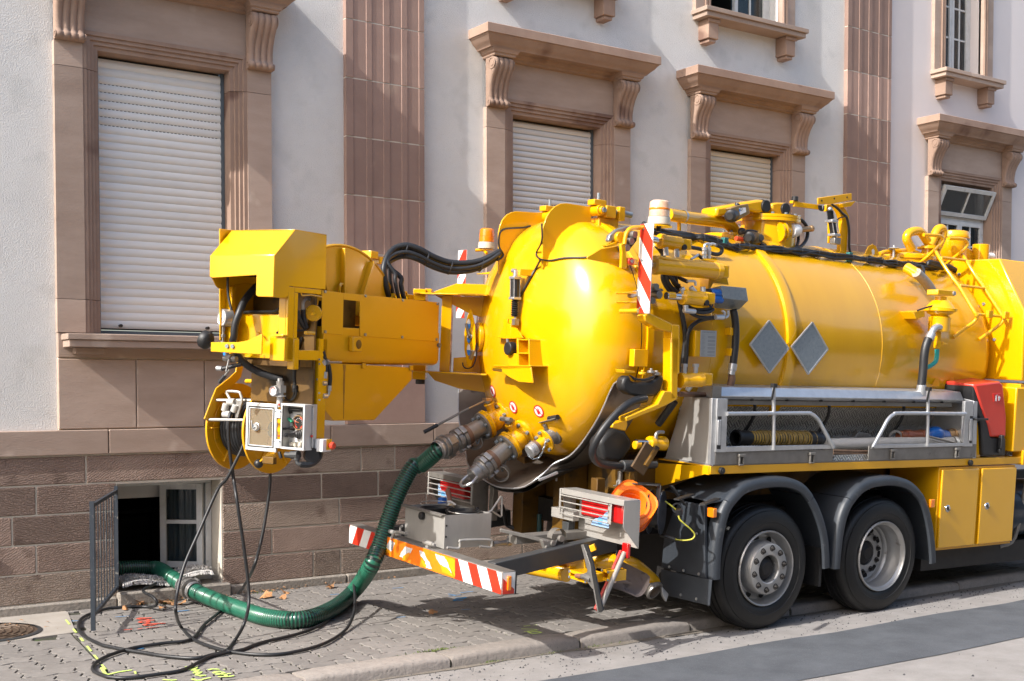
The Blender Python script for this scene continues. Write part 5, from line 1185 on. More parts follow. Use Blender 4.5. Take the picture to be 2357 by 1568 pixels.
ragged(inb(pz((380, 895), (475, 930), (440, 985), (400, 985), (345, 1040), (305, 1025), (330, 970))), 0, OLDW, 'peeled_patch'); ragged(inb(pz((350, 1025), (435, 970), (425, 1030), (390, 1078), (345, 1058))), .0004, AMBR, 'amber_patch')
ragged(inb(pz((555, 945), (620, 975), (640, 1040), (685, 1100), (712, 1180), (640, 1165), (625, 1080), (570, 1010))), 0, OLDW, 'peeled_patch'); ragged(inb(pz((572, 1030), (600, 1075), (645, 1130), (640, 1168), (605, 1140))), .0004, AMBR, 'amber_patch')
ragged(inb(pz((755, 990), (870, 1030), (905, 1085), (930, 1160), (970, 1245), (900, 1165), (820, 1125), (775, 1060))), 0, OLDW, 'peeled_patch'); ragged(inb(pz((805, 1095), (830, 1135), (910, 1170), (985, 1275), (850, 1225))), .0004, AMBR, 'amber_patch')
ragged(inb(pz((690, 955), (1000, 1065), (1003, 1280), (930, 1150), (880, 1040), (755, 985))), -.0003, AMBR, 'amber_patch')
# end of the beam: diagonal red corner and amber lamp
mb = MB().prism([(S_B + .004, -.001, .50), (S_B + .10, -.001, .50), (S_B + .10, -.001, .53), (S_B + .004, -.001, .61)], (0, -.001, 0)); mb.build('end_reflector', RED, bump, smooth=False)
MB().prism([(S_B + .004, -.0005, .50), (S_B + .106, -.0005, .50), (S_B + .106, -.0005, .648), (S_B + .004, -.0005, .648)], (0, -.0004, 0)).build('end_plate', WHITE, bump, smooth=False)
MB().box((S_B + .035, -.018, .525), (S_B + .068, -.0022, .625)).build('end_lamp', LAMPO, bump, .006)
MB().box((S_B + .107, -.006, .495), (S_B + .116, .05, .652)).build('rubber_edge', RUB, bump)
for tt in (1.03, 1.56):
 cl = tp(MB().cyl((S_B + .02, tt - .07, .690), (S_B + .02, tt + .07, .690), .018, 12).cyl((S_B + .02, tt - .095, .690), (S_B + .02, tt - .071, .690), .012, 10), 'hinge_pin', STEEL); MB().box((S_B + .005, tt - .018, .656), (S_B + .035, tt + .018, .672)).build('pin_bracket', STEEL, cl)
tp(MB().tube([T('p', 340, 640, s=S_B + .06), T('p', 320, 660, s=S_B + .06), T('p', 318, 700, s=S_B + .06)] , .010, 8), 'pull_loop', STEEL)
tp(MB().tube([T('p', 390, 735, s=S_B), T('p', 270, 712, s=S_B), T('p', 235, 740, s=S_B), T('p', 205, 800, s=S_B)], .011, 8, smooth=3), 'pull_lever', STEEL)
chain([T('p', 208, 800, s=S_B - .01), T('p', 212, 870, s=S_B - .01), T('p', 205, 950, s=S_B - .01)], bump)
# drawbars behind the beam
tp(MB().bar((-2.39, .30, .60), (-1.2, .42, .72), .09, .13), 'bumper_arm', FRAME, .006)
tp(MB().bar((-2.39, 1.95, .60), (-1.2, 1.85, .72), .09, .13), 'bumper_arm', FRAME, .006)
tp(MB().bar((-2.0, .62, .755), (-1.35, .55, .775), .12, .06), 'hinge_rail', STEELD, .004)
# steel tool box standing on the beam (part of the rear carrier)
bx = empty('tool_box', (0, 0, 0), parent=truck); s0, s1, t0, t1, h0, h1 = -2.413, -2.0, .913, 1.512, .66, .912
mb = MB(); w_ = .004
mb.box((s0, t0, h0), (s0 + w_, t1, h1)).box((s1 - w_, t0, h0), (s1, t1, h1)).box((s0 + w_, t0, h0), (s1 - w_, t0 + w_, h1)).box((s0 + w_, t1 - w_, h0), (s1 - w_, t1, h1)).box((s0 + w_, t0 + w_, h0), (s1 - w_, t1 - w_, h0 + w_)); mb.build('box_body', STEEL, bx, smooth=False)
MB().box((s0 - .022, t0 - .002, h1 + .0005), (s0 + .012, t1 + .03, h1 + .006)).box((s0 - .022, t0 + .02, h1 - .014), (s0 - .018, t1 + .03, h1)).build('box_rim', STEELD, bx, .002)
c = T('p', 607, 512, s=s0); MB().cyl(c, c - AX * .03, .030, 20).build('rubber_stop', RUB, bx, .004)
for q in ((897, 638), (889, 777)):
 c = T('p', *q, t=t0); MB().cyl(c, c - V((0, .002, 0)), .008, 10).build('bolt_hole', BLACK, bx)
hp = [T('p', *q, t=t0 - .03) for q in ((905, 912), (1050, 920), (1068, 850), (1090, 820), (1430, 815), (1462, 840), (1462, 890), (1440, 908), (1310, 895))]
MB().tube(hp, .010, 8, smooth=4).build('side_handle', STEEL, bx)
c = T('p', 1480, 862, t=t0 + .05); MB().cyl(c, c + AX * .05, .024, 6).cyl(c + AX * .051, c + AX * .12, .02, 12).cyl(c + AX * .121, c + AX * .16, .026, 12).cyl(c + V((.14, 0, .026)), c + V((.14, 0, .05)), .010, 8).build('drain_tap', ALUD, bx, .002)
tri = [T('p', *q, t=t0 + .12) for q in ((1400, 478), (1462, 448), (1580, 270), (1592, 275), (1590, 510), (1575, 525), (1465, 452))]
MB().tube(tri, .008, 8).build('wire_catch', STEEL, bx)
# lamp boxes
def lamp_box(s, tl, tr, far):
 """tl = left edge, tr = right edge in t (left in the picture is the larger t)"""
 lb = empty('lamp_box', (0, 0, 0), parent=truck); hi, lo = (1.115, .925) if not far else (1.065, .875)
 def a(mb, name, m, bevel=.003): return mb.build(name, m, lb, bevel)
 dp = .15
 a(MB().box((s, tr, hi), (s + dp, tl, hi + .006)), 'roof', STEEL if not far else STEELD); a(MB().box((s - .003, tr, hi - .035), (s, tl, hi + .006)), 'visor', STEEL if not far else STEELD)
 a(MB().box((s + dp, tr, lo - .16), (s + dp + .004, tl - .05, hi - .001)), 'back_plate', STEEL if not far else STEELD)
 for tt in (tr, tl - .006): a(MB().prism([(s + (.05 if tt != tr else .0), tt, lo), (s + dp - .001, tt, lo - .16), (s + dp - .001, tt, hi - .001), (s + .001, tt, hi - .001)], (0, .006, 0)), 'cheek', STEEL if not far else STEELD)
 if not far: a(MB().prism([(s + .01, tr + .15, lo), (s + .012, tr + .15, hi - .03), (s + .012, tr + .19, hi - .03), (s + .01, tr + .19, lo)], (-.004, 0, 0)), 'guard_strip', STEEL)
 lt0, lt1 = (tr + .05, tr + .55) if not far else (tl - .52, tl - .12)
 le = a(MB().box((s + .035, lt0, lo + .01), (s + .12, lt1, hi - .02)), 'tail_lamp', LAMPR, .018)
 mid = (lt0 + lt1) / 2
 sg = -1 if not far else 1
 P = [T('k', *q, s=s + .034) for q in ((955, 650), (968, 610), (1000, 585), (1065, 575), (1108, 520), (1140, 512), (1140, 690), (1050, 672))] if not far else [T('p', *q, s=s + .034) for q in ((795, 110), (815, 115), (825, 170), (845, 205), (890, 218), (922, 262), (930, 300), (795, 262))]
 MB().prism(P, (-.004, 0, 0)).build('blue_lens', LAMPB, le, .004)
 cc = T('k', 1045, 610, s=s + .029) if not far else T('p', 850, 255, s=s + .029); MB().lathe([(.0, .001), (.026, .002), (.03, .0)], cc, (-1, 0, 0), 20).build('indicator', mat('clear_blue_lens', (.12, .36, .66), rough=.12, coat=.5), le)
 for i in range(4):
  h = hi - .045 - i * (hi - lo - .045) / 3.2; a(MB().cyl((s - .006, tr + (.0 if far else .17), h), (s - .006, tl - .02, h), .005, 8), 'guard_bar', STEEL, 0)
 a(MB().box((s - .012, tl - .018, lo - .005), (s, tl, hi + .004)), 'guard_upright', STEEL)
 if far: a(MB().box((s - .012, tr, lo - .005), (s, tr + .018, hi + .004)), 'guard_upright', STEEL)
 return lb
lamp_box(-1.55, .65, -.11, False); lamp_box(-1.72, 2.34, 1.62, True)
tp(MB().box((-1.50, .60, .56), (-1.44, .68, .86)), 'lamp_post', FRAME, .004); tp(MB().box((-1.52, .52, .88), (-1.46, .80, .955)), 'lamp_bracket', STEEL, .004)
tp(MB().box((-1.60, 1.50, .75), (-1.55, 1.56, 1.06)), 'lamp_post', STEELD, .004)
c = T('k', 1335, 920, s=-1.40); tp(MB().box(c - V((.03, .035, .055)), c + V((.0, .035, .055))), 'side_marker', LAMPR, .008); tp(MB().box((c.x + .001, c.y - .025, c.z + .04), (c.x + .012, c.y + .03, c.z + .14)), 'marker_bracket', BLACK, .002)
tp(MB().tube([T('k', 1220, 920, s=-1.40), T('k', 1225, 985, s=-1.40), T('k', 1260, 1018, s=-1.40), T('k', 1300, 995, s=-1.40), T('k', 1302, 960, s=-1.40)], .007, 6, smooth=4), 'marker_cable', BLACK)
# hinge linkage and locking gear near the lamp
tp(MB().prism([T('k', *q, t=.40) for q in ((600, 800), (680, 790), (660, 850), (520, 1080), (470, 1095), (455, 1060), (560, 900))], (0, .03, 0)), 'swing_link', DARK, .006)
tp(MB().prism([T('k', *q, t=.385) for q in ((440, 810), (540, 820), (585, 850), (570, 890), (470, 905))], (0, .04, 0)), 'latch_plate', STEELD, .006)
for q, rr in (((562, 850), .022), ((648, 800), .024), ((495, 890), .014), ((470, 1035), .03)):
 c = T('k', *q, t=.37); tp(MB().cyl(c, c + V((0, .03, 0)), rr, 14), 'linkage_pin', STEELD, .002)
tp(MB().bar(T('k', 485, 935, t=.38), T('k', 468, 1030, t=.38), .03, .02), 'latch_rod', ALUD, .003)
tp(MB().bar(T('k', 0, 705, t=.62), T('k', 520, 830, t=.45), .05, .025), 'steel_channel', STEELD, .003)
tp(MB().lathe([(.07, 0), (.07, .06)], T('k', 620, 790, t=.42), (0, 1, 0), 20, 0, math.pi), 'roller_guard', STEELD)
# yellow swing frame under the lamp
YF = YEL
tp(MB().cyl(T('k', 100, 1060, t=1.1), T('k', 700, 1175, t=.40), .055, 18), 'support_tube', YF)
tp(MB().bar(T('k', 530, 1075, t=.55), T('k', 1000, 880, t=.30), .05, .05), 'support_strut', YF, .005)
tp(MB().bar(T('k', 530, 1080, t=.62), T('k', 900, 1050, t=.34), .04, .09), 'support_strut', YF, .005)
for q in ((720, 1120, 905, 1265), (1060, 1110, 1140, 1250)):
 a_, b_ = T('k', q[0], q[1], s=-1.75 if q[0] < 900 else -1.6), T('k', q[2], q[3], s=-1.75 if q[0] < 900 else -1.6)
 sx = a_.x; lo_t, hi_t = min(a_.y, b_.y), max(a_.y, b_.y); lo_h, hi_h = min(a_.z, b_.z), max(a_.z, b_.z); e = .022
 so = tp(MB().box((sx, lo_t, lo_h), (sx + .16, lo_t + e, hi_h)).box((sx, hi_t - e, lo_h), (sx + .16, hi_t, hi_h)).box((sx, lo_t + e, lo_h), (sx + .16, hi_t - e, lo_h + e)).box((sx, lo_t + e, hi_h - e), (sx + .16, hi_t - e, hi_h)).box((sx + .06, lo_t + e, lo_h + e), (sx + .16, hi_t - e, hi_h - e)), 'socket', YF, .004)
 for cy in (lo_t + .011, hi_t - .011):
  for cz in (lo_h + .011, hi_h - .011): MB().cyl((sx, cy, cz), (sx - .006, cy, cz), .010, 6).build('socket_bolt', ZINC, so)
tp(MB().tube([T('k', 620, 1120, t=.55), T('k', 850, 1085, t=.50), T('k', 1000, 1080, t=.46)], .03, 12), 'cross_tube', YF)
tp(MB().tube([T('k', 930, 1010, t=.55), T('k', 1110, 1030, t=.42), T('k', 1240, 1035, t=.36), T('k', 1360, 1065, t=.34), T('k', 1440, 1110, t=.36), T('k', 1580, 1235, t=.38), T('k', 1600, 1275, t=.38)], .062, 18, smooth=4), 'suction_pipe', YEL)
c = T('k', 1585, 1310, t=.36); n_ = V((.15, -.75, -.45)).normalized()
tp(MB().lathe([(.066, -.05), (.074, -.045), (.074, .0), (.066, .005), (.066, .02), (.078, .022), (.078, .045), (.062, .048), (.060, -.04)], c, n_, 32), 'pipe_coupling', ALUD, ang=30)
tp(MB().prism([c + V((.06, -.05, .02)), c + V((.13, -.06, -.05)), c + V((.11, -.06, -.11)), c + V((.07, -.06, -.06))], (0, .03, 0)), 'coupling_claw', ALU, .006)
# cable reel beside the mudguard
cr = empty('cable_reel', (0, 0, 0), parent=truck)
cc = T('v', 640, 520, t=.10);
for dy in (-.0, .09): MB().lathe([(0, 0), (.165, 0), (.17, .006), (.165, .012), (.02, .012)], cc + V((.0, 0, 0)) + V((.62, -.78, 0)).normalized() * (-dy), V((-.62, .78, 0)) * -1, 36).build('reel_flange', mat('blue_black_steel', (.022, .026, .040), (.04, .045, .06), rough=.35, metal=.5, ns=9), cr)
dx = V((.62, -.78, 0)).normalized(); MB().cyl(cc - dx * .085, cc - dx * .004, .12, 28).build('cable_winding', BLACK, cr)
MB().bar(cc + V((-.09, .02, .21)) - dx * .14, cc + V((-.09, .02, .21)) + dx * .06, .10, .012).bar(cc + V((-.10, .0, .21)) + dx * .05, cc + V((-.10, .0, -.12)) + dx * .05, .045, .012).bar(cc + V((.05, .02, .20)) + dx * .04, cc + V((.16, .0, .05)) + dx * .06, .05, .012).build('reel_bracket', BLACK, cr, .003)
pc = T('v', 805, 480, t=.02); MB().lathe([(.030, 0), (.042, 0), (.042, .006), (.030, .006), (.030, 0)], pc, V((-.4, -.8, .3)), 24).cyl(pc + V((.01, 0, -.01)), pc + V((.02, 0, -.05)), .035, 16, .03).build('cable_plug', BLACK, cr)
MB().tube([T('v', 680, 405, t=.06), T('v', 735, 445, t=.04), T('v', 790, 490, t=.03)], .006, 6, smooth=3).build('cable', CORD, cr)
MB().tube([T('v', 818, 535, t=.01), T('v', 830, 590, t=-.01), T('v', 880, 640, t=-.03), T('v', 950, 700, t=-.05), T('v', 990, 755, t=-.06), T('v', 965, 800, t=-.05), T('v', 880, 815, t=-.0), T('v', 785, 805, t=.06)], .006, 6, smooth=5).build('cable', CORD, cr)
MB().tube([T('v', 785, 805, t=.06), T('v', 690, 770, t=.12), T('v', 640, 760, t=.2)], .016, 8).build('cable_gland', BLACK, cr)
# hoses, pipes and brackets in the dark behind the lamp
tp(MB().cyl(T('k', 780, 325, s=-1.15), T('k', 910, 360, s=-1.15), .026, 12), 'short_pipe', FRAME)
for pts, r in ((((1190, 245), (1270, 235)), .006), (((1258, 90), (1255, 230)), .022)): tp(MB().cyl(T('k', *pts[0], s=-1.15), T('k', *pts[1], s=-1.15), r, 10), 'valve_stem', ALUD)
tp(MB().box(T('k', 1225, 190, s=-1.18), T('k', 1295, 240, s=-1.10)), 'ball_valve', ALUD, .004)
tp(MB().tube([T('k', 20, 450, s=-1.5), T('k', 50, 560, s=-1.45), T('k', 70, 650, s=-1.4), T('k', 150, 690, s=-1.35)], .018, 8, smooth=4), 'air_hose', RUB)
tp(MB().tube([T('k', 770, 100, s=-1.2), T('k', 760, 200, s=-1.2), T('k', 720, 300, s=-1.2)], .022, 8, smooth=4), 'air_hose', RUB)
tp(MB().tube([T('k', 410, 540, s=-1.3), T('k', 412, 650, s=-1.3), T('k', 405, 790, s=-1.3)], .02, 10), 'green_pipe', mat('teal_dark', (.01, .05, .05), rough=.5))
tp(MB().box((-1.3, .52, .62), (-1.22, .60, 1.2)), 'tank_leg', YDIRT_SHADE, .005)
tp(MB().prism([V((-1.25, .9, .62)), V((-1.25, 1.2, .62)), V((-1.25, 1.05, .95))], (.04, 0, 0)), 'leg_gusset', YELW, .004)
# ================================================================== hose boom at the rear, swung out towards the street
BANG = R_(27); BO3 = V((-1.98, 2.1, 0))
BRm = Matrix.Rotation(BANG, 3, 'Z')
BOOM = Frame(TORG + TROT.to_matrix() @ BO3, TROT.to_matrix() @ BRm)
def B(k, x, y, **kw): return BOOM.P(k, x, y, **{{'a': 'a', 'b': 'b', 'h': 'c'}[i]: j for i, j in kw.items()})
boom = empty('hose_boom', BO3, (0, 0, BANG), truck)
def bp(mb, name, m, bevel=0, **kw): return mb.build(name, m, boom, bevel, **kw)
NB, FB = -.28, .28
# hood
def plate_ah(pts, b0, b1): return MB().prism([(a, b0, h) for a, h in pts], (0, b1 - b0, 0))
bp(plate_ah([(-2.245, 2.445), (-2.245, 2.722), (-2.047, 2.905), (-1.695, 2.905), (-1.69, 2.527), (-2.088, 2.527), (-2.098, 2.455), (-2.16, 2.442)], NB, NB + .008), 'hood_side', YEL, .003)
far = [(B('a', x, y, b=FB).x, B('a', x, y, b=FB).z) for x, y in ((187, 692), (215, 735), (240, 790), (270, 825), (340, 842), (380, 800))]
bp(plate_ah([(-2.245, 2.722)] + [(max(a, -2.245), h) for a, h in far] + [(-1.9, 2.55), (-1.69, 2.55), (-1.695, 2.905), (-2.047, 2.905)], FB - .008, FB), 'hood_side', YEL, .003)
e = .0081
bp(MB().prism([(-2.245, NB, 2.722), (-2.047, NB, 2.905), (-2.047, FB, 2.905), (-2.245, FB, 2.722)], (.006, 0, -.006)), 'hood_slope', YEL, .003)
bp(MB().prism([(-2.045, NB, 2.905), (-1.695, NB, 2.905), (-1.695, FB, 2.905), (-2.045, FB, 2.905)], (0, 0, .005)), 'hood_top', YEL, .002)
bp(MB().prism([(-2.246, b, h) for b, h in ((NB, 2.720), (FB, 2.720), (FB, 2.575), (.255, 2.566), (-.132, 2.588), (-.132, 2.455), (-.15, 2.445), (NB, 2.445))], (-.006, 0, 0)), 'hood_front', YEL, .003)
bp(MB().prism([(-2.244, b, 2.445) for b in (NB + .01, -.15)] + [(-2.10, -.15, 2.445), (-2.10, NB + .01, 2.445)], (0, 0, .005)), 'hood_floor', YEL)
p0, p1, p2 = B('a', 295, 105, b=.30), B('a', 690, 160, b=.30), B('a', 298, 1450, b=.30)
bp(MB().prism([(p0.x, .295, p0.z), (-1.70, .295, p1.z + .01), (-1.70, .295, 2.08), (p2.x, .295, p2.z)], (0, .010, 0)), 'guard_plate', YEL, .003)
# inner bulkheads and lower body
bp(MB().box((-1.79, -.27, 1.72), (-1.77, .285, 2.53)), 'bulkhead', YDIRT_SHADE)
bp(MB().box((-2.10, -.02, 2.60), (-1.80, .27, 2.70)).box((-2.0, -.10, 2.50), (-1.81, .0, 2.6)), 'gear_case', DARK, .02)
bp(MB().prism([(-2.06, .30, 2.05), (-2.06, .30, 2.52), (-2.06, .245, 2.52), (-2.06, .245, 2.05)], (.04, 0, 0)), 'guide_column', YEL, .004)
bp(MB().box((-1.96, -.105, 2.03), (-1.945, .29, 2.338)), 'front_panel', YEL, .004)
bp(MB().box((-1.94, -.27, 1.98), (-1.80, .28, 2.05)), 'cross_beam', YDIRT_SHADE, .004)
bp(MB().lathe([(.30, 0), (.30, .02)], (-1.88, .02, 2.47), (0, 1, 0), 30, R_(200), R_(300)), 'inner_drum', YELW)
for a0, a1, h0, h1 in ((-2.095, -2.03, 2.03, 2.524), (-2.029, -1.735, 2.488, 2.524), (-2.029, -1.99, 2.05, 2.487), (-1.99, -1.735, 2.03, 2.10)): bp(MB().box((a0, NB, h0), (a1, NB + .02, h1)), 'side_frame', YEL, .004)
bp(MB().box((-2.094, NB + .021, 2.05), (-2.08, -.20, 2.50)), 'column_face', YEL, .003)
# hydraulic motor in the opening
c = B('a', 1425, 1125, b=-.24); d = V((-.72, -.7, 0)).normalized()
bp(MB().lathe([(0, -.09), (.052, -.09), (.055, -.085), (.055, -.02), (.048, -.015), (.058, -.005), (.058, .028), (.052, .034), (.016, .036), (.014, .042), (0, .042)], c, d, 28), 'hydraulic_motor', YEL, ang=30)
x_, y_, _ = basis(d)
for i in range(7):
 an = 2 * math.pi * i / 7; q = c + x_ * (.043 * math.cos(an)) + y_ * (.043 * math.sin(an)); bp(MB().cyl(q + d * .03, q + d * .043, .008, 6), 'motor_bolt', YEL)
for pts, r in ((((1395, 1030), (1395, 985), (1380, 950), (1330, 960), (1305, 1000), (1305, 1080)), .012),): bp(MB().tube([B('a', x, y, b=-.22) for x, y in pts], r, 8, smooth=3), 'elbow_fitting', ALUD)
for pts, r, b in ((((1305, 1075), (1310, 1180), (1345, 1300)), .017, -.21), (((1235, 1100), (1260, 1200), (1320, 1300)), .017, -.20), (((1450, 1200), (1440, 1300), (1435, 1400)), .020, -.22), (((1495, 1190), (1490, 1390)), .020, -.215), (((1520, 980), (1510, 1050), (1525, 1100)), .016, -.2)): bp(MB().tube([B('a', x, y, b=b) for x, y in pts], r, 8, smooth=4), 'hydraulic_hose', HOSEB)
bp(MB().tube([B('a', x, y, b=-.285) for x, y in ((1280, 880), (1290, 912), (1400, 905), (1525, 930))], .006, 6), 'wire_clip', YEL)
# arm: side panels, box, pan
for q in (((75, 512), (245, 532), (238, 862), (75, 850)), ((245, 532), (372, 545), (372, 600), (245, 586)), ((372, 545), (992, 608), (985, 915), (372, 872))):
 P = [B('c', x, y, b=NB - .006) for x, y in q]; bp(MB().prism([(p.x, NB - .006, p.z) for p in P], (0, .0055, 0)), 'side_panel', YELS, .002)
for x, y in ((98, 523), (415, 557), (707, 590), (978, 620), (98, 838), (412, 860), (702, 880), (972, 898)):
 c = B('c', x, y, b=NB - .006); bp(MB().bolt(c, (0, -1, 0), .012, .008), 'panel_bolt', ZINC)
prof = [(NB, 2.27), (NB, 2.05), (NB + .015, 2.02), (NB + .05, 2.005), (FB - .05, 2.005), (FB - .015, 2.02), (FB, 2.05), (FB, 2.27)]
bp(MB().loft([[V((a, b, h)) for b, h in prof] for a in (-1.70, -.172)]), 'arm_box', YELS, .004)
bp(MB().box((-1.70, FB - .01, 2.271), (-.19, FB, 2.515)).box((-.20, NB, 2.271), (-.192, FB - .011, 2.51)).box((-1.43, -.20, 2.271), (-1.22, -.19, 2.50)), 'arm_inside', YDIRT_SHADE)
P = [B('c', x, y, b=NB + .012) for x, y in ((78, 1080), (780, 1118), (782, 1210), (486, 1530), (168, 1536), (80, 1432))]
bp(MB().prism([(p.x, NB + .012, p.z) for p in P], (0, .53, 0)), 'drum_pan', YELS, .004)
P = [B('c', x, y, b=NB + .011) for x, y in ((238, 1095), (262, 1095), (256, 1160), (252, 1300), (248, 1420), (246, 1520), (241, 1520), (243, 1380), (240, 1240), (244, 1160))]; bp(MB().prism([(p.x, NB + .0115, p.z) for p in P], (0, -.0006, 0)), 'rust_streak', mat('rust_run', (.20, .085, .012), (.36, .17, .01), rough=.7, ns=9), smooth=False)
for x, y in ((404, 1105), (777, 1122)):
 c = B('c', x, y, b=NB); bp(MB().box((c.x - .02, NB - .004, c.z - .02), (c.x + .02, NB + .011, c.z + .02)), 'pan_lug', YELS, .004)
c = B('c', 320, 935, b=NB); q = bp(MB().box((c.x - .06, NB - .045, c.z - .055), (c.x + .05, NB - .001, c.z + .055)), 'socket_block', YELS, .008); bp(MB().lathe([(0, .001), (.032, .001), (.034, 0)], (c.x + .005, NB - .046, c.z), (0, -1, 0), 20), 'socket_face', YDIRT_SHADE)
c = B('c', 985, 944, b=NB); bp(MB().cyl((c.x, NB, c.z), (c.x, NB - .02, c.z), .018, 12), 'stop_bolt', STEELD)
c = B('c', 100, 1075, b=NB); bp(MB().cyl((c.x, NB - .01, c.z), (c.x + .16, NB - .02, c.z), .008, 8).bolt((c.x, NB - .01, c.z), (1, 0, 0), .02, .02), 'drain_pin', ALUD)
# the big hose drum
DC = V((-1.30, 0, 2.02)); DR = .85
for b in (-.135, .19):
 arcp = [DC + V((DR * math.cos(R_(an)), b, DR * math.sin(R_(an)))) for an in range(19, 119, 3)]
 bp(MB().prism(arcp + [V((-1.705, b, 2.30))], (0, .008, 0)), 'drum_shield', YELS)
 rim = [DC + V((DR * math.cos(R_(an)), b + .004, DR * math.sin(R_(an)))) for an in range(19, 119, 3)]
 bp(MB().tube(rim, .012, 6), 'shield_rim', YELS, ang=60)
 for an in (40, 66, 92, 114):
  d = V((math.cos(R_(an)), 0, math.sin(R_(an)))); bp(MB().bar(DC + V((0, b - .012, 0)) + d * (.34 / max(.4, math.sin(R_(an)))), DC + V((0, b - .012, 0)) + d * (DR - .02), .024, .06, up=(0, 1, 0)), 'shield_rib', YELS, .004)
for x, y in ((235, 492), (722, 552)):
 c = B('c', x, y, b=-.16); bp(MB().tube([(c.x - .035, c.y, c.z - .05), (c.x - .035, c.y, c.z), (c.x - .02, c.y, c.z + .025), (c.x + .02, c.y, c.z + .025), (c.x + .035, c.y, c.z), (c.x + .035, c.y, c.z - .05)], .011, 8), 'lifting_eye', YEL)
c = B('c', 715, 565, b=-.10); bp(MB().box((c.x - .06, -.16, 2.515), (c.x + .06, -.05, 2.565)), 'eye_block', YEL, .004)
for x, y in ((450, 235), (512, 280)):
 c = B('c', x, y, b=.15); bp(MB().box((c.x - .05, .10, c.z - .03), (c.x + .05, .2, c.z + .03)), 'drum_bearing', YEL, .005)
# control plate and its open cabinet
AP_ = -1.745
bp(MB().prism([(AP_, b, h) for b, h in ((NB, 1.44), (NB, 2.185), (-.03, 2.175), (-.03, 1.93), (.09, 1.85), (.09, 1.44))], (.006, 0, 0)), 'control_plate', YEL, .002)
bp(MB().box((AP_ + .007, NB, 1.44), (AP_ + .09, NB + .005, 2.18)), 'plate_return', YEL)
for x, y in ((1372, 243), (1372, 292), (1370, 612), (1372, 688), (1345, 462), (1172, 465)):
 c = B('b', x, y, a=AP_); bp(MB().cyl(c, c - V((.004, 0, 0)), .007, 8), 'plate_screw', ZINC)
cx = empty('control_cabinet', BO3, (0, 0, BANG), truck)
def cp(mb, name, m, bevel=0, **kw): return mb.build(name, m, cx, bevel, **kw)
A0, A1, b0, b1, h0, h1 = -1.885, AP_ - .001, NB, -.070, 1.402, 1.722; t_ = .008
CAB = mat('grey_enamel', (.50, .49, .46), (.46, .45, .42), rough=.4, ns=5)
CABF = mat('cabinet_aluminium', (.62, .63, .63), (.56, .57, .57), rough=.35, metal=.3, ns=9)
for p, q in (((A0 + .012, b0, h0), (A1, b0 + t_, h1)), ((A0 + .012, b1 - t_, h0), (A1, b1, h1)), ((A0 + .012, b0 + t_, h0), (A1, b1 - t_, h0 + t_)), ((A0 + .012, b0 + t_, h1 - t_), (A1, b1 - t_, h1))): cp(MB().box(p, q), 'cabinet_wall', CAB, .002)
for p, q in (((A0, b0, h0), (A0 + .011, b0 + .014, h1)), ((A0, b1 - .014, h0), (A0 + .011, b1, h1)), ((A0, b0 + .0141, h0), (A0 + .011, b1 - .0141, h0 + .016)), ((A0, b0 + .0141, h1 - .016), (A0 + .011, b1 - .0141, h1))): cp(MB().box(p, q), 'cabinet_frame', CABF, .002)
cp(MB().box((A0 - .002, b0 + .0145, h0 + .017), (A0 + .006, b0 + .0175, h1 - .017)), 'rubber_seal', RUB); cp(MB().box((A0 - .002, b1 - .0175, h0 + .017), (A0 + .006, b1 - .0145, h1 - .017)), 'rubber_seal', RUB)
AQ = A1 - .045; cp(MB().box((AQ, b0 + t_, h0 + t_), (AQ + .004, b1 - t_, h1 - t_)), 'instrument_panel', WPL)
def U_(x, y, a=AQ): return B('u', x, y, a=a)
n_ = V((-1, 0, 0))
c = U_(770, 475); cp(MB().lathe([(.0, .006), (.044, .006), (.046, .012), (.050, .012), (.052, 0)], c, n_, 32), 'pressure_gauge', mat('gauge_black', (.012, .012, .013), rough=.3, coat=.4)); cp(MB().lathe([(.046, .013), (.052, .013), (.053, .004)], c, n_, 32), 'gauge_bezel', BRASS)
for a0_, a1_ in ((20, 75), (150, 250), (290, 350)): cp(MB().lathe([(.034, .0065), (.042, .0066)], c, n_, 12, R_(a0_), R_(a1_)), 'gauge_scale', mat('gauge_red', (.62, .05, .02), rough=.4))
cp(MB().bar(c + n_ * .0075, c + n_ * .0075 + V((0, .034, .008)), .004, .002), 'gauge_needle', mat('needle_orange', (.80, .18, .03), rough=.4))
for i in range(9):
 an = R_(215 - 27 * i); cp(MB().obox(c + n_ * .0066 + V((0, -.030 * math.cos(an), .030 * math.sin(an))), V((.0004, 0, 0)), V((0, .003, 0)), V((0, 0, .0016))), 'gauge_mark', WPL)
c = U_(635, 420); cp(MB().cyl(c, c + n_ * .012, .020, 20), 'switch_collar', WPL, .003); cp(MB().obox(c + n_ * .026, n_ * .014, V((0, .018, .012)), V((0, -.004, .006))), 'rotary_switch', mat('green_plastic', (.03, .32, .17), rough=.35), .003)
for x, y, r, l in ((655, 590, .018, .055), (770, 720, .034, .085)):
 c = U_(x, y); cp(MB().lathe([(r, 0), (r, .006), (r * .8, .010), (r * .85, .018), (r * .62, .022), (r * .66, .030), (r * .45, .035), (r * .36, l), (r * .5, l + .01), (r * .4, l + .03), (0, l + .032)], c, (n_ + V((0, .42, -.05))).normalized(), 18), 'joystick', BLACK, ang=25)
c = U_(640, 745); cp(MB().lathe([(.015, 0), (.012, .02), (.008, .03), (.006, .07), (0, .072)], c, (n_ + V((0, .35, -.05))).normalized(), 14), 'joystick', BLACK)
for x in (625, 710, 795):
 c = U_(x, 925); cp(MB().lathe([(.017, 0), (.017, .020), (.014, .024), (.012, .020), (0, .020)], c, n_, 22), 'push_button', CREAM)
c = U_(740, 240); cp(MB().tube([c + V((0, .055, -.012)) + n_ * .01, c + V((0, .05, .012)) + n_ * .03, c + V((0, -.05, .014)) + n_ * .03], .014, 10), 'grab_handle', BLACK)
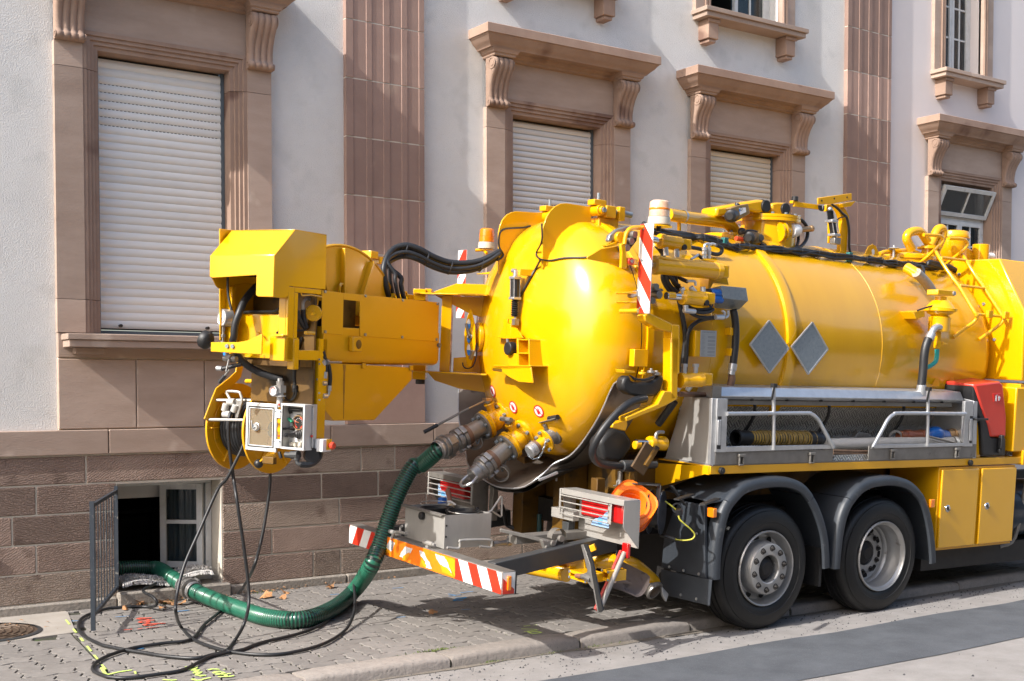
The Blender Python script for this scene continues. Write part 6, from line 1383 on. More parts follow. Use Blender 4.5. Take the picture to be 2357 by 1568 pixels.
c = U_(790, 328); cp(MB().box((c.x - .002, c.y - .03, c.z - .008), (c.x - .0005, c.y + .03, c.z + .008)), 'name_strip', BLACK)
for i in range(6): cp(MB().box((c.x - .0026, c.y + .020 - i * .009, c.z - .0022), (c.x - .002, c.y + .026 - i * .009, c.z + .0022)), 'strip_letter', WPL)
for y_ in (830, 855, 655, 690):
 c = U_(650 if y_ < 700 else 760, y_); cp(MB().box((c.x - .0012, c.y - .02, c.z - .0016), (c.x - .0004, c.y + .02, c.z + .0016)), 'panel_print', mat('faint_print', (.42, .42, .42), rough=.6))
# cabinet door, swung open to the left
d0, d1, g0, g1 = -.036, .242, 1.372, 1.712; AD = A0 - .002
for p, q in (((AD, d0, g0), (AD + .018, d0 + .022, g1)), ((AD, d1 - .022, g0), (AD + .018, d1, g1)), ((AD, d0 + .0221, g0), (AD + .018, d1 - .0221, g0 + .026)), ((AD, d0 + .0221, g1 - .026), (AD + .018, d1 - .0221, g1))): cp(MB().box(p, q), 'door_frame', CABF, .003)
for p, q in (((AD - .003, d0 + .023, g0 + .027), (AD + .004, d0 + .028, g1 - .027)), ((AD - .003, d1 - .028, g0 + .027), (AD + .004, d1 - .023, g1 - .027)), ((AD - .003, d0 + .0281, g0 + .027), (AD + .004, d1 - .0281, g0 + .032)), ((AD - .003, d0 + .0281, g1 - .032), (AD + .004, d1 - .0281, g1 - .027))): cp(MB().box(p, q), 'door_seal', RUB)
for p, q in (((AD - .001, d0 + .0285, g0 + .0325), (AD + .006, d0 + .037, g1 - .0325)), ((AD - .001, d1 - .037, g0 + .0325), (AD + .006, d1 - .0285, g1 - .0325)), ((AD - .001, d0 + .0371, g0 + .0325), (AD + .006, d1 - .0371, g0 + .041)), ((AD - .001, d0 + .0371, g1 - .041), (AD + .006, d1 - .0371, g1 - .0325))): cp(MB().box(p, q), 'inner_frame', CABF, .002)
cp(MB().box((AD + .005, d0 + .038, g0 + .042), (AD + .008, d1 - .038, g1 - .042)), 'door_pane', CPANE)
c = B('b', 675, 985, a=AD); cp(MB().lathe([(0, .02), (.024, .02), (.026, .006), (.030, .004), (.030, 0)], c, n_, 24), 'door_lock', ALU, ang=30); cp(MB().bar(c + V((-.026, .012, -.01)), c + V((-.026, .022, .045)), .012, .006).bar(c + V((-.026, .012, -.01)), c + V((-.026, -.005, .0)), .012, .006), 'lock_lever', ALU, .002)
for hh in (1.645, 1.435):
 cp(MB().box((A0 - .006, b1 - .004, hh - .03), (A0 + .002, d0 + .014, hh + .03)), 'hinge', CABF, .003)
 for bb in (b1 + .0, d0 + .006): cp(MB().cyl((A0 - .007, bb, hh + .018), (A0 - .010, bb, hh + .018), .005, 8), 'hinge_screw', ZINC)
for hh in (1.58, 1.52): cp(MB().box((A0 + .005, b1 + .003, hh), (A0 + .012, d0 - .004, hh + .03)), 'hinge_tab', YEL)
for a_, hh in ((A0 + .085, 1.655), (A0 + .085, 1.47)): cp(MB().cyl((a_, b0 - .008, hh - .045), (a_, b0 - .008, hh + .045), .006, 8), 'side_hinge', ALU)
cp(MB().box((A0 + .083, b0 - .0008, h0 + .01), (A0 + .0865, b0 - .0001, h1 - .01)), 'side_gap', BLACK)
c = B('u', 1030, 760, b=b0 - .008); cp(MB().sphere(c, .010, 10, 6), 'red_cap', REDP); c = B('u', 345, 100, a=A0); cp(MB().sphere(c, .008, 10, 6), 'red_cap', REDP); c = B('u', 340, 750, a=A0); cp(MB().sphere(c, .008, 10, 6), 'red_cap', REDP)
es = [B('u', x, y, b=b0 - .004) for x, y in ((1095, 815), (1240, 815), (1240, 1065), (1095, 1060))]
cp(MB().box((es[0].x, b0 - .075, es[2].z), (es[1].x + .02, b0 - .002, es[0].z)), 'stop_box', WPL, .005)
c = V((es[1].x - .01, b0 - .076, (es[0].z + es[2].z) / 2)); cp(MB().box((c.x - .03, c.y - .0015, c.z - .03), (c.x + .03, c.y, c.z + .045)), 'stop_label', mat('label_yellow', (.75, .5, .02), rough=.5)); cp(MB().lathe([(.014, 0), (.014, .02), (.026, .022), (.028, .034), (.022, .044), (0, .046)], c, (0, -1, 0), 24), 'stop_button', mat('stop_red', (.62, .06, .03), rough=.35), ang=40)
# regulator with small gauge above the cabinet
c = B('b', 935, 560, a=-1.86); bp(MB().cyl(c + V((0, 0, -.05)), c + V((0, 0, .05)), .026, 16).cyl(c + V((0, 0, .0501)), c + V((0, 0, .07)), .018, 6).box(c - V((.03, .03, .03)), c + V((.03, .03, .02))).lathe([(.044, -.058), (.044, -.05), (.03, -.048)], c, (0, 0, 1), 20).cyl(c + V((0, 0, -.13)), c + V((0, 0, -.051)), .021, 14), 'pressure_regulator', mat('pale_grey_cast', (.50, .49, .47), (.42, .41, .39), rough=.45, ns=8), ang=30)
c2 = B('b', 872, 590, a=-1.90); bp(MB().lathe([(0, .012), (.030, .012), (.033, .016), (.037, .014), (.037, -.03), (0, -.03)], c2, (-1, .1, 0), 24), 'regulator_gauge', ALU, ang=30); bp(MB().lathe([(0, .0125), (.029, .0125)], c2, (-1, .1, 0), 20), 'gauge_dial', WPL); bp(MB().lathe([(.020, .0132), (.026, .0132)], c2, (-1, .1, 0), 12, R_(20), R_(230)), 'gauge_scale', MATS['gauge_red'])
# large gauge on its stem
c = B('a', 345, 1180, a=-2.09); d = V((-.93, .34, .0)).normalized()
bp(MB().lathe([(0, .014), (.050, .014), (.055, .018), (.060, .016), (.062, .0), (.062, -.05), (.02, -.055), (0, -.055)], c, d, 32), 'large_gauge', ALU, ang=30); bp(MB().lathe([(0, .0145), (.050, .0145)], c, d, 28), 'gauge_dial', WPL)
bp(MB().lathe([(.036, .0152), (.044, .0152)], c, d, 12, R_(-75), R_(30), up=UPV), 'gauge_scale', MATS['gauge_red']); x_, y_, _ = basis(d); bp(MB().bar(c + d * .0155 - V((0, 0, .025)) + x_ * .02, c + d * .0155 + V((0, 0, .022)) - x_ * .018, .004, .002), 'gauge_needle', BLACK)
for i in range(9):
 an = R_(60 + 30 * i); bp(MB().obox(c + d * .0152 + x_ * (.041 * math.cos(an)) + y_ * (.041 * math.sin(an)), x_ * .002, y_ * .002, d * .0003), 'gauge_mark', BLACK)
s_ = c + V((0, 0, -.06)); bp(MB().cyl(s_, s_ - V((0, 0, .03)), .014, 6).cyl(s_ - V((0, 0, .03)), s_ - V((0, 0, .10)), .011, 12).cyl(s_ - V((0, 0, .055)), s_ - V((0, 0, .075)), .019, 6).cyl(s_ - V((0, 0, .1)), s_ - V((0, 0, .15)), .015, 10), 'gauge_stem', ALUD, ang=30)
# thick hose from the hood, hydraulic bundle, cable ties
bp(MB().tube([B('a', 745, 800, a=-1.90), B('a', 660, 890, a=-1.98), B('a', 590, 990, a=-2.05), B('a', 535, 1120, a=-2.10), B('a', 485, 1260, a=-2.12), B('a', 470, 1400, a=-2.12), B('b', 420, 60, a=-2.10), B('b', 460, 170, a=-2.06), B('b', 520, 260, a=-2.0), B('b', 640, 350, a=-1.93), B('b', 800, 420, a=-1.87), B('b', 960, 460, a=-1.82)], .026, 12, smooth=5), 'pressure_hose', HOSEB, ang=60)
bp(MB().tube([B('a', x, y, a=-2.14) for x, y in ((395, 690), (395, 800), (405, 930), (440, 1090))], .009, 8, smooth=3), 'control_cable', BLACK)
bp(MB().tube([B('a', x, y, a=-1.97) for x, y in ((430, 1108), (560, 1115), (700, 1110), (850, 1108), (960, 1105), (1010, 1070))], .011, 8, smooth=3), 'cable_loom', RUB)
bp(MB().tube([B('b', 1175, 0, a=-1.80), B('b', 1140, 100, a=-1.80), B('b', 1110, 250, a=-1.79), B('b', 1095, 420, a=-1.79), B('b', 1100, 520, a=-1.79)], .014, 10, smooth=4), 'corrugated_conduit', RUB)
bp(MB().tube([B('a', 985, 1365, a=-1.99), B('a', 1050, 1335, a=-1.95), B('a', 1200, 1335, a=-1.85), B('a', 1320, 1325, a=-1.80), B('a', 1410, 1240, a=-1.76)], .008, 8, smooth=4), 'control_cable', BLACK)
for px in ((1090, 570, 1085, 640, 1030, 700, 980, 640), (1110, 570, 1110, 630, 1060, 690, 965, 690)):
 bp(MB().tube([B('b', px[i], px[i + 1], a=-1.81) for i in (0, 2, 4, 6)], .006, 6, smooth=4), 'control_cable', BLACK)
c = B('b', 1100, 525, a=-1.80); bp(MB().cyl(c, c - V((0, 0, .05)), .020, 12), 'cable_boot', RUB)
bp(MB().cyl(B('a', 1330, 1360, b=-.30), B('a', 1435, 1368, b=-.31), .013, 10), 'locating_pin', YEL)
# hose group right of the plate
for px in (((1405, 150), (1430, 250), (1440, 330), (1435, 380)), ((1405, 210), (1465, 300), (1485, 430), (1478, 530))): bp(MB().tube([B('b', x, y, b=-.27) for x, y in px], .017, 8, smooth=4), 'hydraulic_hose', HOSEB)
for (p, q, r) in (((1435, 380), (1430, 450), .018), ((1478, 530), (1475, 590), .018), ((1400, 505), (1440, 505), .016), ((1405, 645), (1450, 645), .018), ((1405, 255), (1430, 290), .018)): bp(MB().cyl(B('b', *p, b=-.275), B('b', *q, b=-.275), r, 10), 'hose_fitting', ALU)
bp(MB().tube([B('b', x, y, b=-.275) for x, y in ((1475, 590), (1470, 630), (1445, 645))], .010, 8, smooth=3), 'hose_fitting', ALU)
# bumper bar with rubber buffer
bp(MB().prism([(-2.20, b, h) for b, h in ((.302, 2.128), (.06, 2.136), (-.02, 2.15), (-.15, 2.20), (-.15, 2.06), (-.02, 2.06), (.302, 2.062))], (.012, 0, 0)), 'buffer_bar', YEL, .004)
bp(MB().box((-2.19, .065, 2.1), (-2.05, .07, 2.13)), 'buffer_web', YEL); bp(MB().box((-2.12, NB, 2.02), (-1.97, -.151, 2.185)), 'buffer_block', YEL, .006); bp(MB().box((-2.14, NB - .002, 2.186), (-2.08, -.2, 2.20)), 'block_lip', YEL, .003)
bp(MB().box((-2.03, NB - .006, 1.965), (-1.97, NB + .05, 2.175)), 'block_plate', YEL, .006)
for y_ in (1405, 1470, 1540):
 c = B('a', 1195, y_, a=-1.98); bp(MB().bolt(c, (-1, 0, 0), .013, .014), 'block_bolt', ZINC)
for x, y in ((395, 1522), (460, 1525)):
 c = B('a', x, y, a=-2.20); bp(MB().bolt(c, (-1, 0, 0), .015, .012), 'buffer_bolt', ZINC)
c = B('a', 150, 1455, a=-2.14); bp(MB().lathe([(0, -.045), (.058, -.045), (.064, -.038), (.066, .0), (.060, .012), (.040, .03), (.02, .04), (0, .042)], c, V((-.2, .9, .35)).normalized() * -1, 28), 'rubber_buffer', RUB, ang=40)
# small ball valve and hand lever on the left
c = B('b', 395, 235, a=-2.10); bp(MB().cyl(c + V((0, .06, 0)), c + V((0, -.05, 0)), .020, 12).cyl(c + V((0, -.01, 0)), c + V((0, .015, 0)), .032, 6).cyl(c + V((0, .035, 0)), c + V((0, .035, .06)), .014, 10), 'ball_valve', ALUD, ang=30)
bp(MB().bar(B('b', 375, 240, a=-2.13), B('b', 345, 375, a=-2.13), .014, .006), 'valve_lever', ALU); bp(MB().cyl(B('b', 245, 340, a=-2.12), B('b', 300, 345, a=-2.12), .018, 12), 'lance_tip', ALU); bp(MB().cyl(B('b', 300, 345, a=-2.12), B('b', 510, 295, a=-2.06), .015, 10), 'lance', RUB)
bp(MB().cyl(B('b', 380, 355, a=-2.12), B('b', 320, 430, a=-2.13), .007, 8), 'hand_lever', STEELD); bp(MB().cyl(B('b', 330, 420, a=-2.13), B('b', 268, 495, a=-2.14), .014, 10), 'lever_grip', BLACK)
c = B('b', 320, 165, a=-2.07); bp(MB().lathe([(0, 0), (.022, 0)], c, (-1, .3, 0), 20), 'blue_label', BLUES)
# swing arms carrying the hose guide
def flat_arm(pts, w_, b, th, name, m):
 P = [B('b', x, y, b=b) for x, y in pts]; P = [V((p.x, b, p.z)) for p in P]; L_, R2 = [], []
 for i, p in enumerate(P):
  d = (P[min(i + 1, len(P) - 1)] - P[max(i - 1, 0)]).normalized(); s = V((d.z, 0, -d.x)); L_.append(p + s * w_); R2.append(p - s * w_)
 return bp(MB().prism(L_ + R2[::-1], (0, th, 0)), name, m, .004)
flat_arm(((505, 290), (480, 410), (400, 490), (260, 600), (225, 690), (140, 920)), .036, .60, .012, 'guide_arm', YELW)
flat_arm(((835, 285), (790, 430), (745, 560), (690, 700), (630, 830)), .036, .27, .012, 'guide_arm', YELW)
bp(MB().prism([V((p.x, .255, p.z)) for p in (B('b', x, y, b=.255) for x, y in ((800, 340), (850, 345), (860, 385), (820, 480), (780, 500), (765, 460)))], (0, .014, 0)), 'arm_joint', YELW, .004)
for x, y in ((828, 377), (806, 447), (727, 693)):
 c = B('b', x, y, b=.254); bp(MB().bolt(c, (0, -1, 0), .016, .014), 'arm_bolt', STEELD)
bp(MB().cyl(B('b', 565, 482, a=-1.70), B('b', 1000, 478, a=-1.76), .016, 12), 'cross_rod', YEL); c = B('b', 1010, 490, a=-1.76); bp(MB().box(c - V((.02, .03, .04)), c + V((.02, .03, .04))), 'rod_block', YEL, .004)
def gp(x, y, b): p = B('b', x, y, b=b); return p
r1a, r1b = gp(235, 690, .60), gp(675, 692, .27); bp(MB().cyl(r1a, r1b, .011, 10), 'guide_rod', STEEL); r2a, r2b = gp(155, 905, .60), gp(600, 910, .27); bp(MB().cyl(r2a, r2b, .011, 10), 'guide_rod', STEEL)
ROLL = mat('grey_nylon', (.46, .45, .42), (.38, .37, .34), rough=.5, ns=9)
gm = lambda x, y: B('b', x, y, a=(r1a.x + r1b.x) / 2 - .03)
for p, q in (((365, 710), (440, 712)), ((315, 845), (390, 850)), ((345, 730), (325, 810)), ((455, 740), (425, 820))): bp(MB().cyl(gm(*p), gm(*q), .026, 16), 'guide_roller', ROLL, .004)
bp(MB().tube([gm(x, y) for x, y in ((385, 675), (350, 610), (370, 592), (480, 600), (500, 625), (518, 690), (505, 745))], .010, 8, smooth=2), 'guide_bail', STEEL)
bp(MB().prism([gm(x, y) for x, y in ((440, 690), (515, 690), (510, 740), (470, 885), (440, 890))], (.012, 0, 0)), 'guide_plate', ALUD, .002)
# the small hose reel
RC = V((-1.55, .345, 1.50)); RR = .325
for b, k in ((-.06, 0), (.285, 1)):
 prof = [(.06, 0), (.17, 0), (.18, .012), (.25, .012), (.26, 0), (RR - .012, 0), (RR - .006, -.008), (RR, -.004), (RR, .012), (RR - .012, .010), (.06, .008)]
 bp(MB().lathe(prof, RC + V((0, b, 0)), (0, -1, 0), 64), 'reel_flange', YELW, ang=25)
 for an in range(0, 360, 60):
  d = V((math.cos(R_(an)), 0, math.sin(R_(an)))); bp(MB().bar(RC + V((0, b - .006, 0)) + d * .07, RC + V((0, b - .006, 0)) + d * (RR - .03), .012, .05, up=(0, 1, 0)), 'reel_spoke', YELW, .004)
mb = MB(); nturn = 10
for i in range(nturn * 18 + 1):
 pass
mb.tube([RC + V((.205 * math.cos(t), .255 - .28 * t / (2 * math.pi * nturn), .205 * math.sin(t))) for t in (2 * math.pi * i / 22 for i in range(22 * nturn + 1))], .0155, 8)
bp(mb, 'hose_coil', HOSEB, ang=60); bp(MB().cyl(RC + V((0, -.05, 0)), RC + V((0, .28, 0)), .185, 32), 'reel_core', RUB)
c = B('b', 700, 1390, a=-1.80); bp(MB().sphere(c, .033, 16, 10), 'lever_ball', BLACK); bp(MB().bar(B('b', 725, 1365, a=-1.80), B('b', 830, 1270, a=-1.80), .03, .012), 'lever_arm', YELW, .003); bp(MB().cyl(B('b', 800, 1300, a=-1.80), B('b', 890, 1282, a=-1.80), .016, 12), 'lever_link', YELW)
bp(MB().bar(B('b', 925, 1260, a=-1.9), B('b', 950, 1330, a=-1.9), .02, .02), 'tee_grip', BLACK, .004); c = B('b', 820, 1345, a=-1.9); bp(MB().box(c - V((.02, .05, .03)), c + V((.02, .05, .02))), 'lever_bracket', YDIRT_SHADE, .004)
for p, q, r in (((1000, 1290), (1100, 1300), .022), ((1060, 1292), (1140, 1290), .03), ((1125, 1290), (1120, 1350), .022)): bp(MB().cyl(B('b', *p, a=-1.86), B('b', *q, a=-1.86), r, 10), 'pipe_fitting', FRAME)
bp(MB().tube([B('b', 1120, 1345, a=-1.86), B('b', 1130, 1385, a=-1.86), B('b', 1165, 1400, a=-1.85)], .014, 8, smooth=3), 'pipe_elbow', FRAME); bp(MB().tube([B('b', 1160, 1398, a=-1.85), B('b', 1250, 1400, a=-1.80), B('b', 1320, 1370, a=-1.75), B('b', 1370, 1310, a=-1.72), B('b', 1380, 1255, a=-1.70)], .022, 10, smooth=4), 'hydraulic_hose', HOSEB)
c = B('b', 1270, 1290, a=-1.76); bp(MB().lathe([(0, 0), (.052, 0), (.056, .02), (.052, .05), (0, .05)], c, (-.6, -.8, 0), 24), 'horn', BLACK)
# bracket joining boom and rear door
ev = V((.4, -.32, 0)).normalized(); KRm = Matrix((ev, V((-ev.y, ev.x, 0)), V((0, 0, 1)))).transposed()
BRK = Frame(TORG + TROT.to_matrix() @ BO3, TROT.to_matrix() @ KRm)
bk = empty('boom_bracket', BO3, (0, 0, math.atan2(ev.y, ev.x)), truck)
def kp(mb, name, m=YEL, bevel=.004): return mb.build(name, m, bk, bevel)
kp(MB().prism([(-.06, -.09, 2.585), (-.06, .09, 2.585), (.20, .17, 2.585), (.56, .22, 2.585), (.56, -.26, 2.585), (.20, -.17, 2.585)], (0, 0, .014)), 'upper_plate'); kp(MB().prism([(.05, 0, 2.60), (.276, 0, 2.69), (.56, 0, 2.69), (.56, 0, 2.60)], (0, .012, 0)), 'upper_rib')
kp(MB().prism([(.10, -.02, 2.584), (.56, -.02, 2.584), (.56, -.02, 2.40), (.40, -.02, 2.44)], (0, .014, 0)), 'upper_gusset'); kp(MB().box((-.075, -.07, 2.535), (.03, .07, 2.63)), 'upper_lug'); kp(MB().box((.02, -.05, 2.60), (.075, .05, 2.635)), 'lug_cap')
kp(MB().box((.165, -.055, 1.955), (.25, .055, 2.584)), 'post')
kp(MB().prism([(-.05, -.09, 1.94), (-.05, .09, 1.94), (.2, .17, 1.94), (.58, .22, 1.94), (.58, -.26, 1.94), (.2, -.17, 1.94)], (0, 0, .014)), 'lower_plate'); kp(MB().prism([(.06, 0, 1.939), (.58, 0, 1.939), (.58, 0, 1.79), (.33, 0, 1.815), (.12, 0, 1.875)], (0, .012, 0)), 'lower_rib')
kp(MB().prism([(.27, .02, 1.955), (.58, .02, 1.955), (.58, .02, 2.11), (.27, .02, 2.07)], (0, .012, 0)), 'lower_gusset'); kp(MB().box((-.06, -.06, 1.88), (.05, .06, 2.0)), 'lower_lug'); kp(MB().cyl((.0, 0, 1.84), (.0, 0, 1.879), .04, 16), 'pivot_nut', BLACK)
kp(MB().cyl((0, 0, 2.0), (0, 0, 2.535), .045, 20), 'pivot_pin', YELS)
# bundle of black hoses from the boom to the door
for i, (dy, dz, r) in enumerate(((0, .0, .024), (.04, -.03, .016), (-.03, -.055, .016), (.02, -.085, .020))):
 pts = [((610, 620), -2.52), ((580, 500), -2.58), ((562, 400), -2.60), ((560, 330), -2.60), ((590, 240), -2.55), ((650, 180), -2.47), ((740, 160), -2.38), ((840, 190), -2.28), ((940, 245), -2.17), ((1060, 290), -2.04), ((1180, 300), -1.92), ((1300, 285), -1.80), ((1400, 245), -1.70), ((1470, 205), -1.62)]
 P = []
 for j, (q, s) in enumerate(pts):
  p = T('c', *q, s=s); k = math.sin(math.pi * j / 13) * .6 + .4; P.append(p + V((dy * .6 + (.05 * i if j < 4 else 0), dy, dz * k)))
 tp(MB().tube(P, r, 10, smooth=5), 'hydraulic_hose', HOSEB, ang=60)
for q, s in (((735, 185), -2.38), ((900, 255), -2.21), ((1085, 325), -2.02), ((1330, 305), -1.77)):
 c = T('c', *q, s=s); tp(MB().lathe([(.056, -.006), (.058, 0), (.056, .006)], c + V((0, .01, -.012)), (.8, -.3, -.25), 14), 'cable_tie', BLACK)
# ================================================================== fittings on the near side and the top of the tank
def tpx(k, x, y, **kw): return T(k, x, y, **kw)
# warning boards and beacons on both sides of the door
def board(s, t0, t1, h0, h1, sl, shift_, post):
 base = MB().box((s, t0, h0), (s + .004, t1, h1)).build('board_plate', ALU, truck, .001)
 striped(t0 + .002, t1 - .002, h0 + .002, h1 - .002, s - .0002, .235, sl, RED, WHITE, base, shift_, 'warning_board')
 for hh in (h0 + .04, (h0 + h1) / 2 + .06, h1 - .04): MB().cyl((s - .004, (t0 + t1) / 2 + .03, hh), (s - .008, (t0 + t1) / 2 + .03, hh), .008, 8).build('board_screw', ZINC, base)
 return base
board(-1.30, .004, .154, 2.462, 3.114, -.80, .085, 1)
def beacon(c, lens, r=.075):
 bc = empty('beacon', c, parent=truck)
 MB().lathe([(0, 0), (r * .85, 0), (r * .85, .01), (0, .012)], (0, 0, -.014), (0, 0, 1), 28).build('beacon_plate', YELW, bc)
 MB().lathe([(0, 0), (r * 1.06, 0), (r * 1.08, .01), (r * 1.04, .055), (0, .06)], (0, 0, 0), (0, 0, 1), 32).build('beacon_base', CREAM, bc)
 prof = [(r * .98, .058), (r * .98, .10)] + [(r * .95, .103), (r * .98, .106)] + [(r * .95, .155), (r * .92, .165), (r * .75, .175), (0, .178)]
 MB().lathe(prof, (0, 0, 0), (0, 0, 1), 36).build('beacon_lens', lens, bc, ang=25)
 return bc
c = T('e', 622, 260, t=.10); beacon(c, LAMPF, .078)
MB().lathe([(.077, .106), (.078, .108), (.078, .118), (.077, .12)], c, (0, 0, 1), 32).build('lens_band', LAMPO, truck); tp(MB().lathe([(0, -.016), (.10, -.016), (.10, -.008), (0, -.008)], c, (0, 0, 1), 28), 'beacon_shelf', YEL)
tp(MB().tube([T('e', 320, 430, t=.12), T('e', 335, 345, t=.12), T('e', 365, 300, t=.12), T('e', 410, 285, t=.12), T('e', 470, 283, t=.12), T('e', 560, 282, t=.12)], .016, 10, smooth=4), 'beacon_arm', YEL)
tp(MB().cyl(c - V((0, 0, .05)), c - V((0, 0, .016)), .018, 10), 'beacon_gland', BLACK)
cb = T('d', 317, 468, t=2.30); beacon(cb, LAMPO, .068)
tp(MB().tube([T('d', 220, 482, t=2.34), T('d', 290, 480, t=2.3), T('d', 320, 510, t=2.25)], .014, 8, smooth=3), 'beacon_arm', YEL)
Pq = [T('d', x, y, t=2.32) for x, y in ((132, 478), (216, 476), (216, 1080), (130, 1080))]
board(Pq[0].x, 2.29, 2.43, Pq[2].z, Pq[0].z, .80, .05, 1)
tp(MB().prism([T('d', 230, 685, t=2.2), T('d', 355, 668, t=2.0), T('d', 355, 690, t=2.0), T('d', 230, 692, t=2.2)], (0.1, 0, 0)), 'board_bracket', YEL, .003)
# door locks, rams and shelves on the near side
tp(MB().prism([T('e', *q, t=.24) for q in ((120, 468), (300, 440), (310, 560), (300, 640), (210, 600), (0, 560), (0, 540))], (0, .012, 0)), 'lock_plate', YEL, .003)
p0 = T('e', 0, 560, t=.30); p1 = T('e', 300, 572, t=.06)
tp(MB().prism([T('e', 0, 565, s=-1.42), T('e', 300, 575, s=-1.26), T('e', 305, 600, s=-1.26), T('e', 60, 600, s=-1.40)], (.14, .0, 0)), 'lock_shelf', YEL, .003)
tp(MB().prism([T('e', *q, t=.12) for q in ((290, 430), (330, 425), (345, 560), (345, 640), (295, 640), (300, 500))], (0, .03, 0)), 'lock_cheek', YEL, .006)
tp(MB().prism([T('e', *q, t=.14) for q in ((345, 545), (440, 560), (440, 612), (350, 612))], (0, .05, 0)), 'ram_clevis', YEL, .008)
for x, y, r, m in ((385, 578, .028, REDP), (1183, 665, .026, REDP)):
 c = T('e', x, y, t=.11); tp(MB().cyl(c, c + V((0, .02, 0)), r, 16), 'pin_cap', m, .004); tp(MB().cyl(c - V((0, .006, 0)), c, r * .45, 10), 'pin_nipple', ALUD)
def ram(a, b, r, rod, name='hydraulic_ram'):
 a, b = V(a), V(b); rr = empty(name, (0, 0, 0), parent=truck); d = (b - a).normalized()
 MB().lathe([(0, 0), (r * 1.02, 0), (r * 1.08, .01), (r * 1.08, .04), (r, .045), (r, (b - a).length - .05), (r * 1.05, (b - a).length - .045), (r * 1.05, (b - a).length), (0, (b - a).length)], a, d, 24).build('ram_barrel', YEL, rr, ang=30)
 if rod: MB().cyl(a, a - d * rod, r * .5, 14).build('ram_rod', mat('chrome', (.7, .7, .7), rough=.15, metal=1), rr)
 return rr, d
r1, d1 = ram(T('e', 572, 610, t=.14), T('e', 1140, 665, t=.14), .066, .12); MB().obox(T('e', 1165, 668, t=.14), V((.04, 0, 0)), V((0, .05, 0)), V((0, 0, .05))).build('ram_eye', YEL, r1, .01)
r2, d2 = ram(T('e', 625, 400, t=.22), T('e', 800, 430, t=.22), .052, .12); MB().obox(T('e', 835, 432, t=.22), V((.045, 0, 0)), V((0, .045, 0)), V((0, 0, .04))).build('ram_eye', YEL, r2, .008)
r3, d3 = ram(T('e', 825, 890, t=.10), T('e', 1005, 905, t=.10), .055, .16); MB().obox(T('e', 1040, 900, t=.10), V((.05, 0, 0)), V((0, .045, 0)), V((0, 0, .045))).build('ram_eye', YEL, r3, .012); MB().cyl(T('e', 690, 875, t=.10), T('e', 755, 880, t=.10), .03, 12).build('ram_head', YEL, r3, .004)
for x, y, t in ((850, 455, .16), (1045, 940, .04)):
 c = T('e', x, y, t=t); tp(MB().cyl(c, c + V((0, .03, 0)), .022, 12), 'ram_pin', DARK)
tp(MB().tube([T('e', 985, 575, t=.12), T('e', 880, 580, t=.10), T('e', 700, 555, t=.09), T('e', 625, 538, t=.09), T('e', 603, 552, t=.09)], .010, 8, smooth=3), 'ram_pipe', YEL)
tp(MB().prism([T('e', *q, t=.16) for q in ((990, 560), (1110, 570), (1112, 605), (990, 600))], (0, .07, 0)), 'valve_block', YEL, .004)
tp(MB().prism([T('e', *q, t=.20) for q in ((1060, 715), (1215, 690), (1225, 745), (1235, 785), (1100, 765), (1050, 860))], (0, .10, 0)), 'ram_bracket', YEL, .006)
for x in (1020, 1055):
 pts = [T('e', x, 548, t=.18), T('e', x, 470, t=.18), T('e', x + 4, 435, t=.18), T('e', x + 30, 425, t=.18), T('e', x + 60, 432, t=.17)]
 tp(MB().tube(pts, .010, 8, smooth=3), 'pipe_elbow', ALU)
 for y in (540, 505, 470): c = T('e', x, y, t=.18); tp(MB().cyl(c - V((0, 0, .012)), c + V((0, 0, .012)), .020, 6), 'pipe_nut', ALU)
for (x0, y0, x1, y1, t) in ((680, 455, 683, 530, .2), (775, 470, 778, 545, .2), (820, 810, 840, 850, .1), (900, 805, 935, 845, .1), (1005, 800, 1005, 860, .1), (855, 960, 855, 1010, .08), (840, 1005, 935, 1015, .08), (1115, 1065, 1185, 1065, .12)): tp(MB().cyl(T('e', x0, y0, t=t), T('e', x1, y1, t=t), .020, 10), 'hose_fitting', ALU, .002)
for pts in (((1185, 1065), (1195, 1030), (1175, 1010)), ((1200, 1070), (1225, 1050), (1222, 1010)), ((940, 790), (935, 755), (900, 750), (870, 752)), ((965, 520), (930, 545), (900, 560))): tp(MB().tube([T('e', *q, t=.13) for q in pts], .010, 8, smooth=3), 'pipe_elbow', ALU)
HP = [([(660, 655), (660, 740), (720, 840), (800, 880)], .24, .018), ([(690, 660), (700, 760), (770, 840), (830, 860)], .22, .016), ([(720, 665), (750, 760), (790, 800), (825, 830)], .24, .018), ([(770, 670), (800, 720), (870, 755)], .25, .016), ([(720, 660), (705, 700), (770, 770), (800, 790)], .2, .014),
      ([(600, 440), (650, 500), (660, 560), (650, 640)], .3, .020), ([(760, 690), (775, 800), (800, 930), (835, 1100), (850, 1230), (840, 1380), (815, 1560)], .25, .019), ([(1110, 1068), (1000, 1085), (920, 1130), (880, 1190), (868, 1250), (860, 1400), (850, 1540)], .22, .017),
      ([(860, 960), (930, 995), (1020, 1000), (1080, 990)], .12, .014), ([(935, 1015), (1010, 1025), (1080, 1010), (1095, 990)], .1, .013), ([(900, 1030), (980, 1065), (1110, 1070)], .16, .014), ([(965, 520), (1000, 560)], .2, .012)]
for pts, t, r in HP: tp(MB().tube([T('e', *q, t=t) for q in pts], r, 8, smooth=4), 'hydraulic_hose', HOSEB, ang=60)
tp(MB().tube([T('e', x, y, t=.20) for x, y in ((1270, 1000), (1285, 1080), (1292, 1190), (1285, 1330), (1268, 1470))], .030, 12, smooth=4), 'suction_hose', HOSEB, ang=60)
tp(MB().cyl(T('e', 1268, 1470, t=.20), T('e', 1258, 1530, t=.20), .034, 14).cyl(T('e', 1258, 1530, t=.20), T('m', 1250, 60, t=.2), .028, 12), 'hose_ferrule', ALU, .003)
